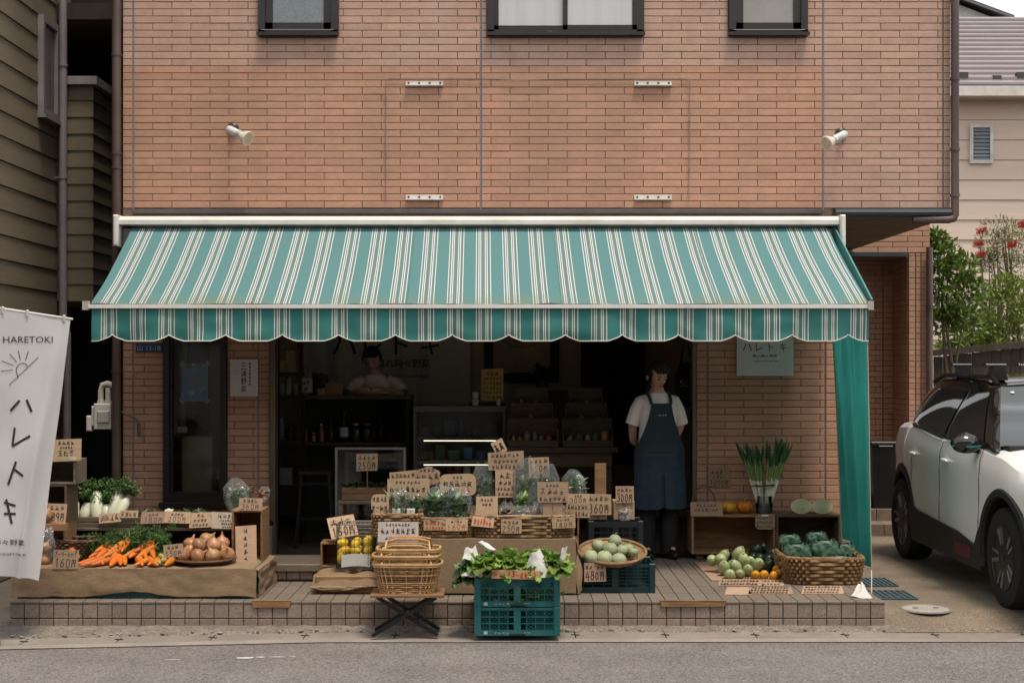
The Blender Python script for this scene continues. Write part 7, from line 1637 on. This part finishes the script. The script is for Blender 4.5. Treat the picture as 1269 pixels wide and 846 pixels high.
solo('ginger_slice', MB().ball((W(893,11.8),11.8,top+.035),(.03,.03,.035),10,6,.4,3), M('pale squash slice', (.55,.40,.15), .5), 'pale wedge of squash behind the yellow orange pumpkin', 'squash', smooth=True)
# leeks in a glass vase
vc = Vector((W(947.5,11.74),11.76,top+.002)); t = thing('glass_vase','glass vase wrapped round the root ends of the leeks','vase',vc); part('glass', MB().lathe([(.05,0),(.066,.006),(.070,.07),(.064,.13),(.066,.14),(.06,.13),(.064,.07),(.05,.012)], vc, 18), glass_m, t, True); part('wrap', MB().lathe([(.056,.01),(.059,.05),(.055,.075)], vc, 18), M('grey striped wrap', (.32,.31,.33), .7, .5, 40, stretch=(1,1,6)), t, True)
li = 0
for i in range(12):
    a = (i+.5)/12*2-1; s_ = -1 if i < 6 else 1; b0 = vc+Vector((a*.035+s_*.008,rg.uniform(-.025,.02),.03)); lean = a*.30+s_*.03; ln = rg.uniform(.48,.58)
    tt = thing('leek','long leek with white shank standing in the glass vase','leek',b0,'leeks in the glass vase'); d = Vector((lean,-.03,1)).normalized()
    part('shank', MB().tube([b0,b0+d*ln*.25,b0+d*ln*.46], [.0095,.009,.009], 8), leek_w, tt, True); q = MB()
    part('green_shaft', MB().tube([b0+d*ln*.45,b0+d*ln*.60,b0+d*ln*.78], [.0094,.0095,.009], 8), M('leek mid green', (.16,.26,.07), .5), tt, True)
    for k in range(5): q.leaf(b0+d*ln*.66,(d.x+rg.uniform(-.25,.25),rg.uniform(-.3,.2),1),ln*rg.uniform(.25,.42),.024,rg.uniform(-.1,.5),n=3,fold=.8,up=(0,-1,.2))
    part('leaf_top', q, leek_g, tt)
part_band = thing('twine_band','brown raffia band tied round the leeks','band',(vc.x,vc.y,vc.z+.2)); part('raffia', MB().tube([(vc.x+.085*math.cos(j*.3927),vc.y+.05*math.sin(j*.3927),vc.z+.225+.004*math.sin(j)) for j in range(16)], .008, 5, True).tube([(vc.x-.085,vc.y-.05,vc.z+.225),(vc.x-.12,vc.y-.05,vc.z+.215)], .006, 5), wick_d, part_band, True)
for px, dx_, lab in ((993,-.03,'halved pale cabbage beside the brown box joint'),(1019,.03,'halved pale cabbage next to the curtain')):
    c = Vector((W(px,11.72),11.72,top+.06)); t = thing('halved_cabbage', lab, 'cabbage', (c.x,c.y,top)); d = MB()
    def hf(u, v, c=c): a = 2*math.pi*u; ph = math.pi*.5*v; return (c.x+.088*math.sin(ph)*math.cos(a), c.y+.055*math.cos(ph)-.0, c.z+.062*math.sin(ph)*math.sin(a))
    part('outer_leaves', d.grid(24,8,hf), M('pale cabbage leaf', (.36,.42,.20), .5, .25, 14), t, True)
    f = MB()
    for k in range(6):
        rr = 1-k/6.3; f.tube([(c.x+.086*rr*math.cos(j*.2618)*(1+.05*noise.noise(Vector((j,k,1)))),c.y-.001-.0008*k,c.z+.060*rr*math.sin(j*.2618)*(1+.08*noise.noise(Vector((j,k,5))))) for j in range(24)], .0017, 4, True)
    fc = part('cut_face', MB().add([(c.x+.087*math.cos(j*.2618),c.y-.0005,c.z+.061*math.sin(j*.2618)) for j in range(24)], [tuple(range(24))]), M('cut cabbage flesh', (.82,.74,.52), .5, .1, 50), t); part('leaf_layers', f, M('cabbage layer edge', (.24,.36,.11), .5), fc)
sg(936,960,637.5,655.5,11.62,[('#######',.6,0),('#######',.6,0),('######',.6,0)],'oval cardboard tag hanging below the glass vase',shape='round',tilt=.05); solo('tape_tab', MB().cbox(W(944,11.6),W(953,11.6),11.615,11.617,top-.012,top+.004), white_m, 'bit of white tape above the oval tag', 'tape')
sg(878,904.5,580,603.5,11.985,[('###ー',.8,0),('####',.6,0),('1200円',1,0)],'cardboard sign reading 1200 yen fixed to the brick wall',tilt=.0)
# ------------------------------------------------------------------ squash heap on cardboard
solo('cardboard_sheet', MB().prism([(W(880,10.6),0),(W(1000,10.6),0),(W(1000,10.6),.006),(W(880,10.6),.006)],0,1).xf(Matrix(((1,0,0,0),(0,.98,0,10.52),(0,0,1,PT+.004),(0,0,0,1)))), card_m, 'flat cardboard sheet under the heap of squash', 'cardboard')
def sq(px, py, Y, rx, ry, mat, lab, grp, rot=0., seed=0, name='squash', z=None):
    c = P(px,py,Y); q = MB(); kk = rg.uniform(.82,1.12); rx *= kk; ry *= kk*rg.uniform(.85,1.08); Mq = Euler((rg.uniform(.5,1.4),rot,0)).to_matrix(); q.lathe([(.002,-ry),(rx*.6,-ry*.88),(rx*.96,-ry*.45),(rx,0),(rx*.92,ry*.4),(rx*.62,ry*.82),(rx*.28,ry*.98),(rx*.14,ry),(rx*.16,ry*1.16),(.002,ry*1.17)], c, 14, Mq, wob=.10, seed=seed); solo(name, q, mat, lab, 'squash', grp, smooth=True)
for i, (px, py, Y) in enumerate(((882,694,10.95),(897,688,11.0),(893,693,10.9),(915,686,11.0),(908,700,10.8),(897,703,10.75),(904,712,10.62),(917,711,10.62),(912,702,10.78),(929,696,10.85),(939,699,10.78),(927,706,10.7),(921,694,10.9))): sq(px,py,Y,.043,.064,white_egg,'pale green oval squash heaped on the cardboard sheet','pale green squash on the cardboard',rg.uniform(-.7,.7),i)
for i, (px, py, Y) in enumerate(((936,684,11.1),(946,680,11.15),(955,685,11.1),(941,692,11.0),(952,694,10.98),(960,690,11.05),(933,690,11.05),(952,701,10.85),(963,699,10.95),(944,703,10.8),(965,682,11.2))): sq(px,py,Y,.045,.062,dark_egg,'dark green glossy squash in the heap before the shelf box','dark squash on the cardboard',rg.uniform(-1,1),i+20)
for i, (px, py, Y) in enumerate(((936,712,10.60),(947,712,10.60),(959,713,10.58),(966,710,10.62),(963,706,10.7))): sq(px,py,Y,.036,.044,yel_m,'orange yellow small squash at the front of the heap','orange yellow squash on the cardboard',rg.uniform(-.5,.5),i+40)
# cabbages in the big basket
bc = Vector((W(1016,10.55),10.60,PT+.006)); basket('cabbage_basket','large wicker basket of dark green cabbages beside the curtain',bc.x,bc.y,.50,.52,bc.z,.185,7,wick_m,1.12,30,wave=.014,rt=.0140,ex=.4,rim_r=.012)
def cabbage(label, c, r, seed, loose=1.0, group=None):
    g = random.Random(seed); t = thing('cabbage', label, 'cabbage', (c[0],c[1],c[2]-r), group); c = Vector(c)
    part('heart', MB().ball(c,(r*.82,r*.82,r*.75),18,12,.08,seed), cab_m, t, True); q = MB()
    for i in range(11):
        a = i*2.399; t_ = i/11; ctr = Vector((math.cos(a),math.sin(a)-.2,.35-.8*t_)).normalized(); o = len(q.v); kx = r*(1.0+.20*t_*loose)
        side = ctr.cross(Vector((0,0,1))).normalized(); upv = side.cross(ctr).normalized()
        def lf(u, v, ctr=ctr, side=side, upv=upv, kx=kx, i=i):
            p = (ctr + side*(u-.5)*1.7 + upv*(v-.45)*1.7); nrm = p.normalized(); e = max(abs(u-.5),abs(v-.5))*2
            return tuple(c + nrm*kx*(1+.10*max(0,e-.45)*loose*(1.4+math.sin((u-v)*6+i)+.4*math.sin((u+v)*9+i))+.05*noise.noise(p*4)+.012*math.cos(u*40)*(1-e)))
        q.grid(14,14,lf)
    part('outer_leaves', q, cab_m, t, True, angle=180); return t
for i, (px, py, Y, r) in enumerate(((987,686,10.62,.088),(1022,682,10.66,.092),(1000,703,10.45,.085),(1040,700,10.52,.085),(1046,684,10.72,.075),(978,672,10.80,.07),(1012,668,10.82,.065))): c = P(px,py,Y); cabbage('dark green cabbage with loose outer leaves in the large basket',(c.x,c.y,c.z),r,90+i,1.2,'cabbages in the large basket')
# cards laid on the floor
for a_ in ((893,946,714.5,725,10.50,'long card of writing laid before the pale green squash'),(947,972,715,725,10.47,'short card laid before the orange yellow squash'),(901,931,727,736,9.98,'blank card on the platform edge below the squash'),(930,983,726.5,735.5,10.0,'long card of small writing on the platform edge'),(996,1046,725.5,735,10.02,'card of dense writing before the cabbage basket')):
    px0, px1, py0, py1 = a_[:4]; z0 = PT+.008; ya, yb = YG(py1,z0), YG(py0,z0); o = MB().add([(W(px0-3,ya),ya,z0),(W(px1,ya),ya,z0),(W(px1-3,yb),yb,z0),(W(px0,yb),yb,z0),(W(px0-3,ya),ya,z0-.004),(W(px1,ya),ya,z0-.004)], [(0,1,2,3),(0,4,5,1)])
    ob = solo('price_card', o, card_m, a_[5], 'sign'); lt = MB(); L = random.Random(px0); nrow = 3
    for k in range(nrow): hand(lt, '#'*int((px1-px0)/4.2), 0.04, (k+.15)/nrow, .22, lambda x,y:tuple(Vector((W(px0-3+3*y+(px1-px0)*x*.96,ya+(yb-ya)*y), ya+(yb-ya)*y, z0+.002))-ob.location), L, t=.022, w=.92)
    if px0 != 901: put('lettering', mesh('lettering', lt, ink_m), ob)
paper('white paper spilling from the cabbage basket over the platform corner',((1055,738,9.80),(1082,741,9.76),(1068,720,9.98),(1063,722,9.98)),9)
# ------------------------------------------------------------------ signs fixed to the walls
def board(name, label, px0, px1, py0, py1, Y, mat, cat='sign'):
    x0, x1, z0, z1 = W(px0,Y), W(px1,Y), Z(py1,Y), Z(py0,Y); t = thing(name, label, cat, ((x0+x1)/2,Y,z0)); part('panel', MB().cbox(x0,x1,Y,Y+.012,z0,z1,.002), mat, t); return t, x0, x1, z0, z1
F_ = lambda Y: (lambda x, y: (x, Y-.0025, y))
t, x0, x1, z0, z1 = board('wall_sign','white sign with black vertical kanji on the narrow brick pier',285,319.5,445,491,11.98,M('white sign board', (.60,.57,.56), .6, .04))
lt = MB()
for i, ch in enumerate('三浦野菜'): text2d(lt, ch, W(302,11.98), Z(453.5+9.4*i,11.98), h=.052, w=.046, fn=F_(11.98))
for i in range(7): hand(lt, '#', W(308.5,11.98), Z(452+4.2*i,11.98), .022, F_(11.98), random.Random(i), t=.004)
lt.tube([(W(292+2.4*math.cos(j*.785),11.975),11.974,Z(461+2.8*math.sin(j*.785),11.975)) for j in range(8)], .0012, 3, True); part('lettering', lt, ink_m, t)
t, x0, x1, z0, z1 = board('wall_sign','grey white shop sign with black katakana on the shaded brick wall',913,983.5,414,465.5,11.96,M('pale sign board', (.50,.52,.50), .6, .04))
lt = MB()
for i, ch in enumerate('ハレトキ'): text2d(lt, ch, W(926+14.8*i,11.96), Z(430,11.96), h=.062, fn=F_(11.96))
text2d(lt, '晴れ時々野菜', W(948,11.96), Z(441,11.96), w=.20, h=.024, fn=F_(11.96)); text2d(lt, 'HARETOKI VEGETABLE', W(949,11.96), Z(447.5,11.96), w=.215, h=.011, fn=F_(11.96)); part('lettering', lt, ink_m, t)
t, x0, x1, z0, z1 = board('address_plate','small blue enamel address plate under the awning edge',168,201,425.5,436.5,11.985,M('blue enamel', (.018,.055,.14), .4, .1),'plate')
lt = MB(); text2d(lt, '山 13-18', (x0+x1)/2, (z0+z1)/2, w=.19, h=.045, fn=F_(11.985)); part('lettering', lt, M('worn white enamel', (.45,.48,.50), .5), t)
# ------------------------------------------------------------------ hanging banner
def ban(u, v):
    tl, tr, bl_, br = P(-34,378.5,9.05), P(87.5,395,9.36), P(-52,712,9.05), P(46.5,719,9.26)
    p = (tl.lerp(tr,u)).lerp(bl_.lerp(br,u),v)
    p += Vector((0,-1,0))*(.035*math.sin(u*9+v*4)*v + .03*noise.noise(Vector((u*3,v*4,5)))*(.2+v) + .05*math.exp(-((u-.93+.18*v)/.05)**2)*v)
    p.z += .012*math.sin(u*3.1)*v*1.0; p.x += .012*math.sin(v*7+1)*u*v
    return p
bt_ = thing('hanging_banner','tall white cloth banner with black katakana and a rising sun mark on a pole','banner',(W(-34,9.05),9.05,.0))
part('cloth', MB().grid(60, 90, lambda u,v: tuple(ban(u,v))), M('white banner cloth', (.62,.615,.62), .75, .05, 4, trans=.22), bt_, True)
part('pole', MB().tube([(W(-36,9.05),9.08,.012),(W(-36,9.05),9.08,2.35)], .014, 8), white_m, bt_, True); part('rod', MB().tube([P(-40,376,9.04),P(90,395.5,9.37)], .008, 8), white_m, bt_, True)
for u_ in (.30,.55,.93): part('loop', MB().tube([ban(u_,0)+Vector((0,-.004,-.02)),ban(u_,0)+Vector((0,-.012,.012)),ban(u_,0)+Vector((0,.008,.012))], .009, 6), white_m, bt_)
part('pole_base', MB().lathe([(.001,0),(.17,0),(.16,.06),(.03,.09),(.02,.2),(.001,.2)], (W(-36,9.05),9.08,.011), 20), M('grey base', (.25,.25,.25), .6), bt_, True)
BW, BHt = 121.5, 324.
def bmap(X, Yp):       # photograph-sized layout on the cloth: X along the width, Yp down the height
    def f(x, y):
        v = (y-388)/328.; 
        for _ in range(3):
            xl, xr = -34-18*v, 87.5-41*v; u = (x-xl)/(xr-xl); yt, yb = 378.5+16.5*u, 712+7*u; v = (y-yt)/(yb-yt)
        return tuple(ban(u, v) + Vector((0,-.005,0)))
    return f
def btext(lt, s, cx, cy, h=None, w=None): text2d(lt, s, cx, -cy, h=h, w=w, fn=lambda x, y: bmap(0,0)(x, -y))
lt = MB()
btext(lt, 'HARETOKI', 34, 421, h=8, w=62)
k_ = 1.0
def blines(lt, pts, t):
    for (ax,ay),(bx,by) in zip(pts,pts[1:]):
        L = math.hypot(bx-ax,by-ay); nx, ny = -(by-ay)/L*t/2, (bx-ax)/L*t/2; f = bmap(0,0); lt.add([f(ax+nx,ay+ny),f(ax-nx,ay-ny),f(bx-nx,by-ny),f(bx+nx,by+ny)], [(0,1,2,3)])
blines(lt, [(10,478),(28,461),(47,443)], .8); blines(lt, [(21,469)]+[(27+8.0*math.cos(R(a)),459-8.5*math.sin(R(a))) for a in range(215,38,-22)]+[(34,454)], .9)
for a, r0, r1 in ((185,12,27),(158,12,28),(130,12,25),(103,12,24),(72,12,24)): blines(lt, [(27+r0*math.cos(R(a)),458-r0*math.sin(R(a))),(27+r1*math.cos(R(a)),458-r1*math.sin(R(a)))], .8)
for st in ([(22,497),(10,510)],[(31,496),(38,511)],[(16,531),(13.5,554),(37,541)],[(19,573),(8.5,602)],[(17,583),(28,591)],[(3,624),(18,628)],[(3,638),(18,638)],[(6,620),(13,650)]): blines(lt, [(x+3.5 if False else x+2,y) for x,y in st], 3.0)
btext(lt, '晴れ時々野菜', 2, 673, h=7, w=58); btext(lt, 'HARETOKI VEGETABLE', 0, 688, h=2.6, w=62)
part('lettering', lt, M('banner ink', (.030,.022,.028), .8), bt_)
